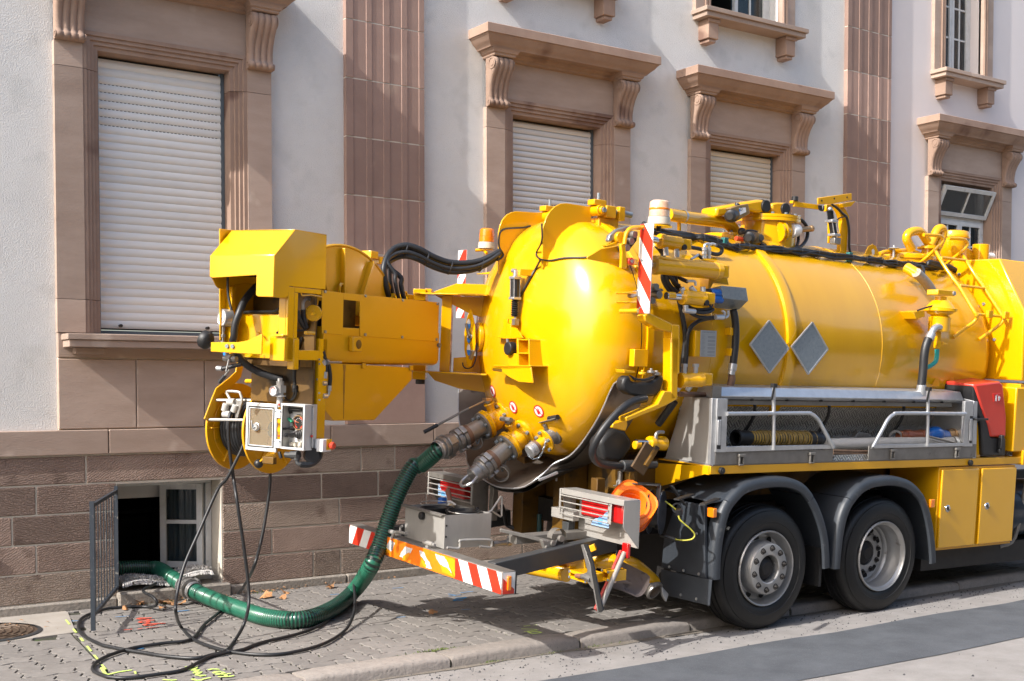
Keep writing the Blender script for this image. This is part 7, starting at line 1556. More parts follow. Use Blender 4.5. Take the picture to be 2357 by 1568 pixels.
tp(MB().tube([T('m', 1255, 60, t=.2), T('m', 1258, 110, t=.2), T('m', 1240, 180, t=.22)], .03, 12, smooth=3), 'copper_pipe', mat('coppery_ring', (.33, .16, .085)))
for y in (1190, 1370): c = T('e', 1250, y, t=.22); tp(MB().box(c - V((.02, .02, .03)), c + V((.02, .05, .03))), 'hose_clip', YEL, .003)
# door clamps with their hooks
for (x, y, t) in ((275, 350, .20), (400, 860, .16)):
 c = T('e', x, y, t=t); up = y < 500
 pts = [T('e', *q, t=t) for q in (((165, 400), (180, 350), (240, 300), (330, 272), (400, 278), (420, 300), (330, 310), (260, 340), (215, 395), (180, 415)) if up else ((355, 885), (365, 850), (430, 830), (560, 812), (640, 815), (650, 840), (560, 840), (450, 870), (375, 900)))]
 tp(MB().prism([V((p.x, t - .02, p.z)) for p in pts], (0, .04, 0)), 'clamp_hook', ALUD, .008)
 for q, r in ((((295, 370), .042), ((415, 345), .026), ((388, 402), .026), ((352, 462), .026)) if up else (((605, 800), .025), ((630, 870), .030), ((575, 920), .024))):
  cc = T('e', *q, t=t - .05); tp(MB().cyl(cc, cc + V((0, .09, 0)), r, 18), 'clamp_boss', STEELD if not up or r < .04 else YEL, .004)
 if up:
  tp(MB().prism([T('e', *q, t=t + .01) for q in ((395, 310), (440, 320), (430, 400), (370, 480), (330, 480), (345, 420))], (0, .03, 0)), 'clamp_link', DARK, .006)
  tp(MB().prism([T('e', *q, t=t - .03) for q in ((165, 440), (255, 405), (262, 440), (190, 455))], (0, .06, 0)), 'clamp_seat', YEL, .004)
 else:
  for yy in (850, 930): tp(MB().prism([T('e', *q, t=t - .05) for q in ((315, yy), (430, yy - 10), (430, yy + 12), (330, yy + 15))], (0, .10, 0)), 'clamp_seat', YEL, .005)
tp(MB().cyl(T('e', 285, 1013, t=.2), T('e', 440, 1008, t=.05), .017, 12), 'board_peg', YEL)
c = T('e', 445, 1420, t=.24); tp(MB().box((c.x - .075, .20, c.z - .065), (c.x + .06, .26, c.z + .065)), 'stop_block', YEL, .004)
# C-frame carrying the mudguards, low clamps with their rubber covers
FT = .04
def fr(k, q): p = T(k, *q, t=FT); return p
fpts = [T('e', 500, 1075, t=.16), T('e', 690, 1100, t=.06), T('e', 735, 1175, t=FT)]
tp(MB().prism([T('e', *q, t=FT) for q in ((495, 1045), (545, 1030), (742, 1122), (735, 1200), (625, 1170), (505, 1100))], (0, .09, 0)), 'frame_top', YEL, .008)
tp(MB().prism([V((p.x, FT, p.z)) for p in (T('o', *q, t=FT) for q in ((1052, 0), (1122, 0), (1112, 595), (1040, 598), (1050, 520)))] , (0, .10, 0)), 'frame_post', YEL, .008)
tp(MB().prism([V((p.x, FT, p.z)) for p in (T('e', *q, t=FT) for q in ((735, 1128), (803, 1130), (805, 1560), (740, 1560)))], (0, .1005, 0)), 'frame_post', YEL, .008)
tp(MB().prism([V((p.x, FT, p.z)) for p in (T('o', *q, t=FT) for q in ((985, 515), (1048, 520), (1112, 596), (1000, 660), (620, 815), (610, 770), (920, 640)))], (0, .09, 0)), 'frame_foot', YEL, .008)
tp(MB().prism([T('o', *q, t=.14) for q in ((985, 0), (1050, 0), (1045, 560), (1000, 540), (975, 500))], (0, .012, 0)), 'frame_web', YEL)
def cover(ctr, w_, name):
 pass
cvt = .10
oc = [T('o', *q, t=cvt) for q in ((575, 450), (590, 390), (640, 362), (660, 420), (720, 440), (850, 425), (900, 390), (935, 360), (970, 370), (975, 410), (940, 520), (900, 560), (780, 580), (640, 550), (580, 500))]
tp(MB().prism([V((p.x, cvt - .01, p.z)) for p in oc], (0, .09, 0)), 'rubber_cover', RUB, .018)
tp(MB().prism([T('o', *q, t=cvt - .035) for q in ((650, 360), (720, 395), (800, 400), (895, 370), (890, 395), (800, 425), (700, 415))], (0, .02, 0)), 'cover_lip', RUB, .004)
for q, m in (((770, 360), YELW), ((855, 345), ALUD), ((905, 365), ALUD)): c = T('o', *q, t=cvt); tp(MB().cyl(c, c + V((0, 0, .02)), .030, 14).cyl(c + V((0, 0, .0201)), c + V((0, 0, .035)), .012, 8), 'clamp_pin', m, .004)
tp(MB().prism([T('o', *q, t=cvt) for q in ((590, 310), (700, 325), (705, 345), (600, 345))], (0, .10, 0)), 'clamp_seat', YELW, .004)
oc2 = [T('o', *q, t=.35) for q in ((365, 1010), (430, 930), (520, 870), (610, 900), (680, 1000), (665, 1080), (600, 1180), (540, 1210), (400, 1190))]
tp(MB().prism([V((p.x, .35, p.z)) for p in oc2], (0, .16, 0)), 'rubber_cover', RUB, .03)
tp(MB().tube([T('o', 800, 590, t=.10), T('o', 700, 610, t=.08), T('o', 600, 665, t=.07), T('o', 480, 780, t=.08), T('o', 370, 920, t=.10), T('o', 300, 1050, t=.14), T('o', 295, 1140, t=.18), T('o', 350, 1210, t=.24), T('o', 460, 1235, t=.28), T('o', 570, 1240, t=.30)], .029, 14, smooth=5), 'drain_hose', HOSEB, ang=60)
tp(MB().cyl(T('o', 570, 1242, t=.30), T('o', 680, 1240, t=.30), .045, 16).cyl(T('o', 680, 1240, t=.30), T('o', 900, 1225, t=.32), .03, 12), 'hose_coupling', FRAME, .004)
tp(MB().prism([T('o', *q, t=.28) for q in ((490, 830), (620, 790), (630, 850), (610, 905), (480, 870))], (0, .06, 0)), 'frame_lug', YELW, .006)
tp(MB().bar(T('o', 860, 1050, t=.20), T('o', 720, 1290, t=.22), .14, .02, up=(0, 1, 0)), 'guard_plate', mat('rusty_plate', (.07, .042, .02), (.12, .07, .03), rough=.7, ns=7), .004); tp(MB().bar(T('o', 920, 1055, t=.14), T('o', 800, 1240, t=.16), .03, .03), 'guard_stay', YDIRT_SHADE, .003)
r4, d4 = ram(T('o', 835, 1018, t=.25), T('o', 985, 1025, t=.25), .05, .13); MB().cyl(T('o', 695, 1040, t=.25), T('o', 745, 1035, t=.25), .032, 12).build('ram_head', YELW, r4, .003); tp(MB().tube([T('o', 900, 980, t=.22), T('o', 905, 935, t=.22), T('o', 930, 915, t=.22), T('o', 975, 915, t=.22)], .014, 8, smooth=3), 'pipe_elbow', ALUD)
# ram beside the locker
r5, d5 = ram(T('m', 640, 125, t=.10), T('m', 895, 115, t=.10), .055, 0); MB().obox(T('m', 935, 110, t=.10), V((.05, 0, 0)), V((0, .045, 0)), V((0, 0, .05))).build('ram_eye', YEL, r5, .012)
for x in (695, 828): c = T('m', x, 60, t=.10); tp(MB().cyl(c, c + V((0, 0, .06)), .020, 6).cyl(c + V((0, 0, .06)), c + V((0, 0, .085)), .026, 6), 'hose_fitting', ALU, .002)
tp(MB().cyl(T('m', 635, 285, t=.25), T('m', 965, 290, t=.25), .02, 12), 'copper_pipe', MATS['coppery_ring'])
for x in (770, 645): tp(MB().cyl(T('m', x, 190, t=.14), T('m', x - 40, 240, t=.16), .022, 10), 'hose_fitting', ALU, .002)
tp(MB().cyl(T('m', 585, 370, t=.30), T('m', 390, 640, t=.45), .030, 10), 'rubber_stay', RUB)
# junction box with blue plugs
q = [T('e', *z_, t=.12) for z_ in ((1165, 790), (1380, 810), (1400, 925), (1310, 1000), (1110, 985), (1180, 890))]
tp(MB().loft([[T('e', x, y, t=.10) for x, y in ((1165, 790), (1382, 810), (1400, 922), (1182, 900))], [T('e', x, y, t=.24) for x, y in ((1085, 808), (1300, 828), (1318, 1000), (1105, 985))]]), 'plug_shroud', ZINC, .003)
for y in (852, 908):
 a_ = T('e', 1175, y + 2, t=.11); tp(MB().cyl(a_ + V((.02, .03, 0)), a_ - V((.10, -.03, .0)), .032, 14), 'blue_plug', BLUE, .004); tp(MB().cyl(a_ - V((.10, -.03, 0)), a_ - V((.14, -.04, 0)), .026, 12), 'plug_gland', BLACK, .003)
for k_ in range(3): tp(MB().tube([T('e', 1090, 850 + 40 * (k_ % 2), t=.15), T('e', 1060, 930 + k_ * 10, t=.14), T('e', 1080, 975, t=.14), T('e', 1095, 940, t=.14)], .006, 6, smooth=4), 'plug_lead', BLACK)
# data plate, level ticks, diamonds
PRINT = mat('printed_plate', (.36, .38, .39), rough=.4, metal=.5)
q = [T('e', *z_, t=.17) for z_ in ((988, 1178), (1126, 1184), (1116, 1412), (980, 1408))]
dp_ = tp(MB().prism([V((p.x, .17, p.z)) for p in q], (0, .003, 0)), 'data_plate', PRINT, .001); tp(MB().box((q[3].x - .05, .175, q[3].z - .003), (q[1].x - .015, .26, q[0].z - .005)), 'plate_holder', YEL, .004)
a_, b_ = q[0], q[2]
def LP(u, v): return V((q[0].x + (q[1].x - q[0].x) * u + (q[3].x - q[0].x) * v, .1695, q[0].z + (q[3].z - q[0].z) * v))
DK = mat('print_dark', (.20, .21, .22), rough=.5)
mb = MB(); random.seed(9)
for i in range(17):
 v = .17 + i * .047
 mb.prism([LP(.06, v), LP(.06 + random.uniform(.12, .30), v), LP(.06 + random.uniform(.12, .3), v + .012), LP(.06, v + .012)], (0, -.0006, 0)); mb.prism([LP(.45, v - .008), LP(.92, v - .008), LP(.92, v + .020), LP(.45, v + .020)], (0, -.0004, 0)) if i % 3 else None
for i in range(9): mb.prism([LP(.10 + i * .09, .045), LP(.10 + i * .09 + .05, .045), LP(.10 + i * .09 + .05, .085), LP(.10 + i * .09, .085)], (0, -.0006, 0))
mb.build('plate_print', DK, dp_, smooth=False)
for x, y in ((735, 404), (770, 495), (795, 597)):
 p, n = hit(8, x, y, .001); X = V((1, 0, 0)); tp(MB().obox(p, X * .028, n.cross(X) * .006, n * .001), 'level_tick', BLACK)
for pts in (((640, 645), (770, 832), (642, 996), (512, 805)), ((931, 657), (1035, 838), (903, 1005), (791, 820))):
 tt = .20; P = [V((p.x, tt, p.z)) for p in (T(8, *q, t=tt) for q in pts)]; c = sum(P, V()) / 4
 dm = tp(MB().prism(P, (0, .004, 0)), 'placard_holder', ZINC, .002)
 for i in range(4): MB().bar(P[i], P[(i + 1) % 4], .012, .012, up=(0, 1, 0)).build('holder_edge', ALU, dm)
 tp(MB().box((c.x - .04, tt + .005, c.z - .015), (c.x + .04, .30, c.z + .015)), 'holder_bracket', YEL, .003)
for x in (1760, 1860):
 p, n = hit(8, x, 1035, .0015); tp(MB().prism([p + V((-.05, 0, -.07)), p + V((.06, 0, -.07)), p + V((.05, 0, .08))], n * .0005), 'faded_flame_mark', mat('faded_orange', (.72, .30, .01), rough=.35, coat=.3))
# cable bundle along the top
CB = [(('e', 480, 255), .62), (('e', 600, 320), .50), (('f', 0, 700), None), (('f', 150, 735), None), (('f', 300, 765), None), (('f', 430, 800), None), (('f', 560, 840), None), (('f', 680, 830), None), (('f', 860, 840), None), (('f', 1080, 862), None), (('f', 1300, 888), None), (('f', 1500, 912), None), (('f', 1700, 940), None), (('f', 1900, 965), None), (('f', 2060, 985), None), (('f', 2250, 995), None), (('g', 150, 452), None), (('g', 260, 470), None), (('g', 380, 488), None), (('g', 520, 493), None), (('g', 640, 500), None), (('g', 760, 518), None), (('g', 880, 515), None), (('g', 935, 520), None)]
random.seed(21)
for kk in range(7):
 P = []
 for i, (q, t) in enumerate(CB):
  p = T(*q, t=t) if t is not None else hit(*q, .03)[0]
  P.append(p + V((0, random.uniform(-.016, .016), random.uniform(-.020, .030))))
 tp(MB().tube(P, random.choice((.010, .013, .016)), 7, smooth=3), 'cable', HOSEB if kk % 3 else BLACK, ang=60)
for i in range(3, len(CB) - 1):
 p, n = hit(*CB[i][0], .03); d = V((1, 0, -.03)); tp(MB().lathe([(.040, -.004), (.043, 0), (.040, .004)], p + V((0, 0, .004)), d, 12), 'cable_tie', BLACK)
for i in (5, 13):
 p, n = hit(*CB[i][0], .0); tp(MB().box(p - V((.02, .02, .0)), p + V((.03, .02, .085))), 'cable_clip', mat('teal_clip', (.02, .14, .13), rough=.4), .004)
tp(MB().tube([T('f', x, y, t=.55) for x, y in ((0, 790), (150, 815), (300, 870), (370, 875), (405, 840), (395, 795), (340, 770))], .016, 8, smooth=4), 'hydraulic_hose', HOSEB, ang=60)
tp(MB().tube([T('g', x, y, t=.62) for x, y in ((830, 500), (760, 475), (705, 462), (705, 450), (745, 448), (930, 505), (935, 530))], .022, 8, smooth=3), 'cable_bundle_end', HOSEB, ang=60)
# long pipe and valve dome on the tank top
tm = 1.10
tp(MB().tube([T('e', 700, 170, t=.75), T('e', 770, 182, t=.78), T('e', 850, 195, t=.82), T('e', 1050, 220, t=.92), T('e', 1180, 238, t=1.0), T('e', 1240, 265, t=1.03), T('e', 1275, 310, t=1.05), T('e', 1285, 350, t=1.05)], .052, 18, smooth=5), 'vacuum_pipe', YEL, ang=60)
tp(MB().lathe([(.053, -.012), (.056, 0), (.053, .012)], T('e', 832, 190, t=.81), (.94, .2, -.1), 20), 'pipe_clamp', ALU); tp(MB().bar(T('e', 798, 235, t=.80), T('e', 798, 340, t=.80), .03, .02), 'pipe_stay', YEL, .003)
c = T('e', 1288, 352, t=1.05); tp(MB().lathe([(0, -.01), (.125, -.01), (.125, .018), (0, .018)], c, (0, 0, 1), 32), 'pipe_flange', YEL, .002)
for i in range(6): an = i * math.pi / 3 + .4; q = c + V((.1 * math.cos(an), .1 * math.sin(an), .018)); tp(MB().cyl(q, q + V((0, 0, .025)), .013, 6), 'flange_bolt', ZINC)
tp(MB().lathe([(0, -.05), (.10, -.05), (.10, -.011), (0, -.011)], c, (0, 0, 1), 28), 'butterfly_valve', mat('red_valve', (.50, .06, .02), rough=.4))
dc = T('f', 945, 640, t=1.02); topz = T('f', 945, 470, t=1.02).z
tp(MB().lathe([(.245, -.45), (.245, topz - dc.z - .03), (.285, topz - dc.z - .028), (.285, topz - dc.z - .002), (.28, topz - dc.z), (.285, topz - dc.z + .003), (.285, topz - dc.z + .026), (0, topz - dc.z + .028)], dc, (0, 0, 1), 56), 'valve_dome', YEL, ang=30)
for i in range(14): an = i * 2 * math.pi / 14; q = dc + V((.268 * math.cos(an), .268 * math.sin(an), topz - dc.z + .028)); tp(MB().cyl(q, q + V((0, 0, .014)), .013, 6), 'flange_bolt', ZINC)
tp(MB().lathe([(TR - .01, -.19), (TR + .035, -.18), (TR + .04, -.05), (TR + .02, .16), (TR, .24)], V((dc.x - .1, TT, TH)), AX, 20, R_(60), R_(120)), 'dome_saddle', YEL)
for q, th in ((((345, 320), (830, 232), (890, 232), (960, 262), (990, 300), (985, 370), (840, 390), (720, 360), (345, 440)), .20), (((1000, 280), (1060, 265), (1160, 268), (1215, 300), (1218, 412), (1150, 410), (1080, 415), (960, 420), (1000, 380)), .26)):
 t0 = .86; tp(MB().prism([V((p.x, t0, p.z)) for p in (T('f', *z_, t=t0) for z_ in q)], (0, th, 0)), 'valve_housing', YEL, .022)
for x, y in ((935, 308), (1165, 343)):
 p = T('f', x, y, t=.84); tp(MB().cyl(p, p + V((0, .05, 0)), .052, 24).cyl(p + V((0, .05, 0)), p + V((0, .10, 0)), .062, 24), 'valve_knob', BLACK, .004)
# actuators
def actuator(k, pts_, c_, r_, t0):
 a_ = empty('rotary_actuator', (0, 0, 0), parent=truck); P = [V((p.x, t0, p.z)) for p in (T(k, *q, t=t0) for q in pts_)]
 MB().prism(P, (0, .12, 0)).build('actuator_body', mat('bronze_anodised', (.30, .20, .085), (.26, .17, .07), rough=.4, metal=.4, ns=8), a_, .006)
 p = T(k, *c_, t=t0 - .01); d = (P[0] - P[1]); d = V((-.85, -.5, -.15)).normalized()
 MB().lathe([(.0, .05), (.03, .05), (.034, .045), (.05, .035), (.055, .0), (.055, -.05), (0, -.05)], p, d, 26).build('actuator_cap', BLACK, a_, ang=30)
 return a_, P
a1, P1 = actuator('f', ((500, 335), (600, 300), (715, 280), (740, 395), (590, 485)), (515, 425), .05, .80)
MB().cyl(T('f', 580, 310, t=.86), T('f', 590, 285, t=.86), .024, 14).build('indicator_knob', BLACK, a1); q = [T('f', *z_, t=.797) for z_ in ((605, 330), (685, 325), (692, 378), (620, 412))]; MB().prism([V((p.x, .797, p.z)) for p in q], (0, -.001, 0)).build('type_label', WPL, a1, smooth=False)
c = T('f', 632, 342, t=.795); MB().lathe([(.010, 0), (.015, 0), (.015, -.001)], (c.x, .7955, c.z), (0, -1, 0), 18).build('label_ring', BLACK, a1); q = [T('f', *z_, t=.7955) for z_ in ((606, 345), (618, 343), (622, 372), (610, 374))]; MB().prism([V((p.x, .7955, p.z)) for p in q], (0, -.0006, 0)).build('label_mark', BLUES, a1, smooth=False)
a2, P2 = actuator('f', ((690, 640), (820, 615), (888, 640), (888, 740), (770, 755), (690, 745)), (735, 680), .05, .76)
MB().cyl(T('f', 862, 685, t=.75), T('f', 862, 685, t=.80), .030, 14).build('end_knob', BLACK, a2, .003)
tp(MB().cyl(T('f', 570, 690, t=.80), T('f', 690, 705, t=.80), .02, 10), 'valve_lever', mat('red_valve', (.50, .06, .02)))
for k_ in range(3): tp(MB().tube([T('f', 640, 610 + 10 * k_, t=.82), T('f', 700, 600 + 6 * k_, t=.78), T('f', 760, 598 + 5 * k_, t=.77), T('f', 820, 612, t=.77)], .010, 6, smooth=3), 'air_line', BLACK)
c = T('f', 640, 610, t=.84); tp(MB().sphere(c, .035, 12, 8), 'solenoid', BLACK)
# nozzle with white cone and brass tip
na, nb_, nc, nd = T('f', 1090, 612, t=.80), T('f', 1225, 600, t=.80), T('f', 1340, 590, t=.80), T('f', 1470, 573, t=.80); nd_ = (nd - na).normalized(); L0 = (nd - na).length
tp(MB().lathe([(0, -.03), (.085, -.03), (.085, -.01), (.06, -.009), (.06, .01), (.085, .011), (.085, .03), (.05, .032), (.048, .11), (.03, .11)], na, nd_, 32), 'spray_flange', YEL, ang=30)
for i in range(6): an = i * math.pi / 3; x_, y_, _ = basis(nd_); q = na + nd_ * .031 + x_ * (.07 * math.cos(an)) + y_ * (.07 * math.sin(an)); tp(MB().cyl(q, q + nd_ * .016, .014, 6), 'flange_bolt', ZINC)
u0 = (nb_ - na).length; tp(MB().lathe([(.03, u0 - .015), (.062, u0 - .012), (.066, u0 + .01), (.062, u0 + .05), (.055, u0 + .055), (.050, u0 + .085), (.030, u0 + .088)], na, nd_, 28), 'white_cone', WPL, ang=30); tp(MB().lathe([(.024, u0 + .08), (.024, L0 - .03), (.028, L0 - .028), (.028, L0), (.018, L0), (.018, L0 - .04)], na, nd_, 22), 'brass_tip', BRASS, ang=30)
tp(MB().tube([T('f', 1060, 430, t=.9), T('f', 1150, 418, t=.84), T('f', 1250, 430, t=.82), T('f', 1350, 480, t=.82), T('f', 1410, 570, t=.84), T('f', 1405, 690, t=.84), T('f', 1340, 780, t=.8), T('f', 1240, 815, t=.75), T('f', 1160, 825, t=.7)], .016, 10, smooth=5), 'control_hose', HOSEB, ang=60)
tp(MB().tube([T('f', 1305, 640, t=.9), T('f', 1305, 720, t=.88), T('f', 1275, 800, t=.8), T('f', 1210, 830, t=.75)], .014, 8, smooth=4), 'control_hose', HOSEB, ang=60)
tp(MB().cyl(T('f', 860, 765, t=.78), T('f', 1120, 800, t=.72), .014, 8), 'control_hose', HOSEB)
# mast with its swing bracket
mt = .95
tp(MB().prism([V((p.x, mt, p.z)) for p in (T('f', *q, t=mt) for q in ((1800, 900), (1810, 700), (1825, 480), (1790, 390), (1730, 285), (1810, 275), (1870, 350), (1912, 435), (1895, 600), (1875, 900)))], (0, .05, 0)), 'mast', YEL, .005)
tp(MB().prism([V((p.x, mt - .06, p.z)) for p in (T('f', *q, t=mt - .06) for q in ((1538, 212), (1938, 155), (1938, 235), (1700, 285), (1540, 288)))], (0, .014, 0)), 'mast_head', YELW, .004)
tp(MB().prism([T('f', *q, t=mt - .05) for q in ((1830, 280), (1985, 250), (1930, 312), (1850, 325))], (0, .10, 0)), 'mast_tray', YEL, .004)
for q in ((1582, 245), (1730, 220), (1880, 205)): c = T('f', *q, t=mt - .061); tp(MB().cyl(c, c - V((0, .002, 0)), .009, 10), 'bolt_hole', BLACK)
tp(MB().bar(T('f', 1250, 285, t=mt), T('f', 1560, 325, t=mt - .02), .02, .045), 'feeler_arm', YEL, .004); tp(MB().box(T('f', 1240, 275, t=mt - .01), T('f', 1290, 258, t=mt + .03)), 'feeler_foot', YEL, .003)
c = T('f', 1266, 222, t=mt); tp(MB().cyl(c - V((0, 0, .02)), c + V((0, 0, .02)), .030, 18), 'feeler_knob', BLACK, .004); tp(MB().cyl(c - V((0, 0, .05)), c - V((0, 0, .02)), .008, 8), 'knob_stem', ALU)
tp(MB().prism([V((p.x, mt - .03, p.z)) for p in (T('f', *q, t=mt - .03) for q in ((1640, 290), (1690, 285), (1720, 320), (1700, 370), (1630, 372)))], (0, .03, 0)), 'cylinder_lug', YEL, .004)
c0, c1 = T('f', 1680, 365, t=mt - .06), T('f', 1690, 460, t=mt - .06); d = (c1 - c0); k = 7
tp(MB().lathe([((.034, .024)[i % 2], d.length * i / (2 * k)) for i in range(2 * k + 1)], c0, d, 18), 'rubber_bellows', RUB, ang=20); tp(MB().sphere(T('f', 1678, 345, t=mt - .06), .022, 12, 8), 'ball_joint', ALU)
c2, c3 = T('f', 1700, 490, t=mt - .06), T('f', 1725, 650, t=mt - .06); tp(MB().cyl(c2, c3, .032, 20), 'cylinder_barrel', BLACK)
for p in (c2, c3): tp(MB().obox(p, V((.042, 0, 0)), V((0, .042, 0)), V((0, 0, .012))), 'end_cap', ALU, .004)
for e_ in (-1, 1): tp(MB().cyl(c2 + V((e_ * .034, -.034, 0)), c3 + V((e_ * .034, -.034, 0)), .005, 6), 'tie_rod', ALU)
c = T('f', 1735, 720, t=mt - .06); tp(MB().cyl(c3, c, .018, 10).box(c - V((.035, .03, .03)), c + V((.05, .03, .03))), 'cylinder_foot', ALUD, .006); tp(MB().bar(T('f', 1675, 480, t=mt + .02), T('f', 1675, 745, t=mt + .02), .05, .01), 'cylinder_back', YEL, .003)
tp(MB().tube([T('f', x, y, t=mt - .02) for x, y in ((1690, 285), (1760, 330), (1830, 400), (1880, 450), (1905, 600), (1905, 780), (1930, 870), (2010, 910), (2150, 928), (2240, 935), (2260, 965), (2230, 990), (2180, 985))], .012, 8, smooth=4), 'mast_cable', BLACK, ang=60)
tp(MB().tube([T('f', x, y, t=mt - .04) for x, y in ((1880, 432), (1800, 445), (1755, 490), (1735, 560), (1770, 640))], .006, 6, smooth=4), 'mast_cable', BLACK)
for i in range(3): tp(MB().tube([T('f', 1545 + 15 * i, 300, t=mt - .05), T('f', 1555 + 15 * i, 350, t=mt - .05), T('f', 1600, 360, t=mt - .05), T('f', 1610, 310, t=mt - .05)], .006, 6, smooth=4), 'coiled_lead', BLACK)
# tank-top lids, pipes and fittings towards the cab
lf = 1.0
tp(MB().prism([V((p.x, lf, p.z)) for p in (T('g', *q, t=lf) for q in ((135, 400), (145, 350), (172, 300), (205, 283), (235, 300), (255, 350), (270, 420), (140, 425)))], (0, .016, 0)), 'lifting_lug', YEL, .004)
tp(MB().prism([V((p.x, lf - .001, p.z)) for p in (T('g', *q, t=lf - .001) for q in ((195, 340), (208, 325), (220, 340), (218, 385), (200, 388)))], (0, .001, 0)), 'lug_slot', WPL)
mc = T('g', 480, 410, t=1.15); tp(MB().lathe([(.30, -.25), (.30, -.02), (.315, -.018), (.315, .01), (.28, .03), (.15, .055), (0, .06)], mc, (0, 0, 1), 44), 'manhole_lid', YEL, ang=30)
tp(MB().tube([T('g', 265, 372, t=1.05), T('g', 310, 355, t=1.05), T('g', 360, 352, t=1.05), T('g', 430, 345, t=1.05), T('g', 530, 342, t=1.05), T('g', 590, 360, t=1.05), T('g', 655, 385, t=1.05)], .022, 10, smooth=3), 'lid_arm', YEL)
c = T('g', 394, 322, t=1.0); tp(MB().lathe([(.0, .012), (.018, .012), (.05, .006), (.056, 0), (.05, -.006), (0, -.006)], c, (0, 0, 1), 24).cyl(c, c + V((0, 0, .03)), .010, 8), 'hand_wheel', ALU); tp(MB().cyl(c - V((0, 0, .14)), c - V((0, 0, .008)), .012, 10), 'wheel_spindle', ALU); tp(MB().box(c - V((.035, .03, .20)), c + V((.035, .03, -.14))), 'spindle_block', YEL, .004)
pt = .95
tp(MB().tube([T('g', x, y, t=pt) for x, y in ((555, 330), (530, 285), (508, 235), (520, 195), (560, 172), (610, 168), (645, 188), (680, 240), (715, 290), (735, 315))], .044, 16, smooth=5), 'vent_pipe', YEL, ang=60)
tp(MB().tube([T('g', x, y, t=pt - .02) for x, y in ((715, 300), (745, 240), (765, 190), (785, 155), (815, 143), (835, 165), (825, 220), (800, 280), (765, 350), (750, 400), (800, 455))], .044, 16, smooth=5), 'vent_pipe', YEL, ang=60)
c = T('g', 705, 390, t=pt); tp(MB().lathe([(.0, -.15), (.072, -.15), (.072, .085), (.078, .087), (.078, .1), (0, .1)], c, (0, 0, 1), 28), 'vent_body', YEL, ang=30); tp(MB().lathe([(.11, -.01), (.11, .01), (0, .012)], T('g', 705, 320, t=pt), (0, 0, 1), 24), 'vent_flange', YEL)
c = T('g', 925, 280, t=1.05)
tp(MB().tube([T('g', 925, 215, t=1.05), T('g', 922, 300, t=1.05), T('g', 935, 360, t=1.08), T('g', 985, 410, t=1.15), T('g', 1060, 450, t=1.25)], .135, 24, smooth=4), 'air_duct', YEL, ang=60); p = T('g', 930, 215, t=1.05); tp(MB().lathe([(.137, -.02), (.158, -.015), (.158, .015), (.145, .045), (.12, .055), (0, .055)], p, (0, 0, 1), 32), 'duct_collar', YEL, ang=30)
c = T('g', 1170, 375, t=1.0); tp(MB().cyl(c - V((0, 0, .15)), c + V((0, 0, .10)), .085, 24), 'exhaust_stub', YEL, .004); c = T('g', 1095, 385, t=1.1); tp(MB().box(c - V((.10, .05, .05)), c + V((.07, .05, .04))), 'hose_rest', BLACK, .02); c = T('g', 1250, 395, t=1.1); tp(MB().cyl(c - V((.1, 0, 0)), c + V((.05, 0, 0)), .04, 14), 'silencer', WPL, .006)
# ladder
LT = .30
def lad(x, y, t): return T('g', x, y, t=t)
LA = [(600, 475, .86), (690, 400, .74), (760, 335, .66), (815, 280, .62), (832, 245, .62), (815, 215, .62), (770, 205, .62), (660, 200, .64)]
tp(MB().tube([lad(*q) for q in LA], .017, 10, smooth=4), 'ladder_grab_rail', YEL, ang=60); tp(MB().tube([lad(*q) for q in ((760, 335, .66), (820, 440, .56), (900, 560, .45), (975, 660, .36), (1060, 800, .26), (1125, 910, .18), (1135, 940, .18), (1105, 985, .20), (1020, 1045, .24), (925, 1120, .27))], .017, 10, smooth=4), 'ladder_stile', YEL, ang=60)
tp(MB().tube([lad(*q) for q in ((820, 505, .86), (900, 430, .74), (985, 365, .64), (1030, 320, .60), (1052, 285, .60), (1035, 250, .60), (990, 237, .60), (885, 232, .62))], .017, 10, smooth=4), 'ladder_grab_rail', YEL, ang=60); tp(MB().tube([lad(*q) for q in ((1000, 365, .66), (1045, 440, .56), (1120, 560, .45), (1200, 670, .36), (1290, 810, .26), (1365, 930, .18), (1368, 975, .18), (1320, 1025, .20), (1240, 1080, .24), (1158, 1140, .27))], .017, 10, smooth=4), 'ladder_stile', YEL, ang=60)
for p, q, t in (((820, 405), (1048, 432), .57), ((985, 655), (1200, 680), .35), ((1140, 912), (1360, 932), .19)): tp(MB().cyl(lad(*p, t), lad(*q, t), .014, 10), 'ladder_rung', YEL)
for x, y in ((1240, 915), (1385, 925)): c = lad(x, y, .17); tp(MB().box(c - V((.035, .03, .03)), c + V((.035, .005, .035))), 'ladder_hook', YELW, .003)
# moisture trap with hoses
ft = .16
def ff(x, y): return T('g', x, y, t=ft)
fu = empty('moisture_trap', (0, 0, 0), parent=truck)
c = ff(808, 880); z = lambda y: ff(808, y).z - c.z
MB().lathe([(0, z(1070)), (.092, z(1070)), (.096, z(1060)), (.096, z(960)), (.100, z(945)), (.092, z(938)), (.075, z(925)), (.115, z(905)), (.118, z(895)), (.148, z(885)), (.148, z(862)), (.13, z(855)), (.105, z(820)), (.075, z(790)), (.05, z(785)), (.05, z(755)), (0, z(755))], c, (0, 0, 1), 40).build('trap_body', YEL, fu, ang=30)
a_, b_ = ff(740, 690), ff(888, 752); MB().box((a_.x, ft - .06, b_.z), (b_.x, ft + .06, a_.z)).build('trap_head', YEL, fu, .006)
p = ff(880, 727); MB().cyl(p, p - V((0, .07, 0)), .020, 10).build('head_plug', ALU, fu)
MB().prism([V((q.x, ft + .02, q.z)) for q in (ff(585, 890), ff(685, 875), ff(690, 935), ff(610, 955))], (0, .16, 0)).build('trap_bracket', YEL, fu, .004)
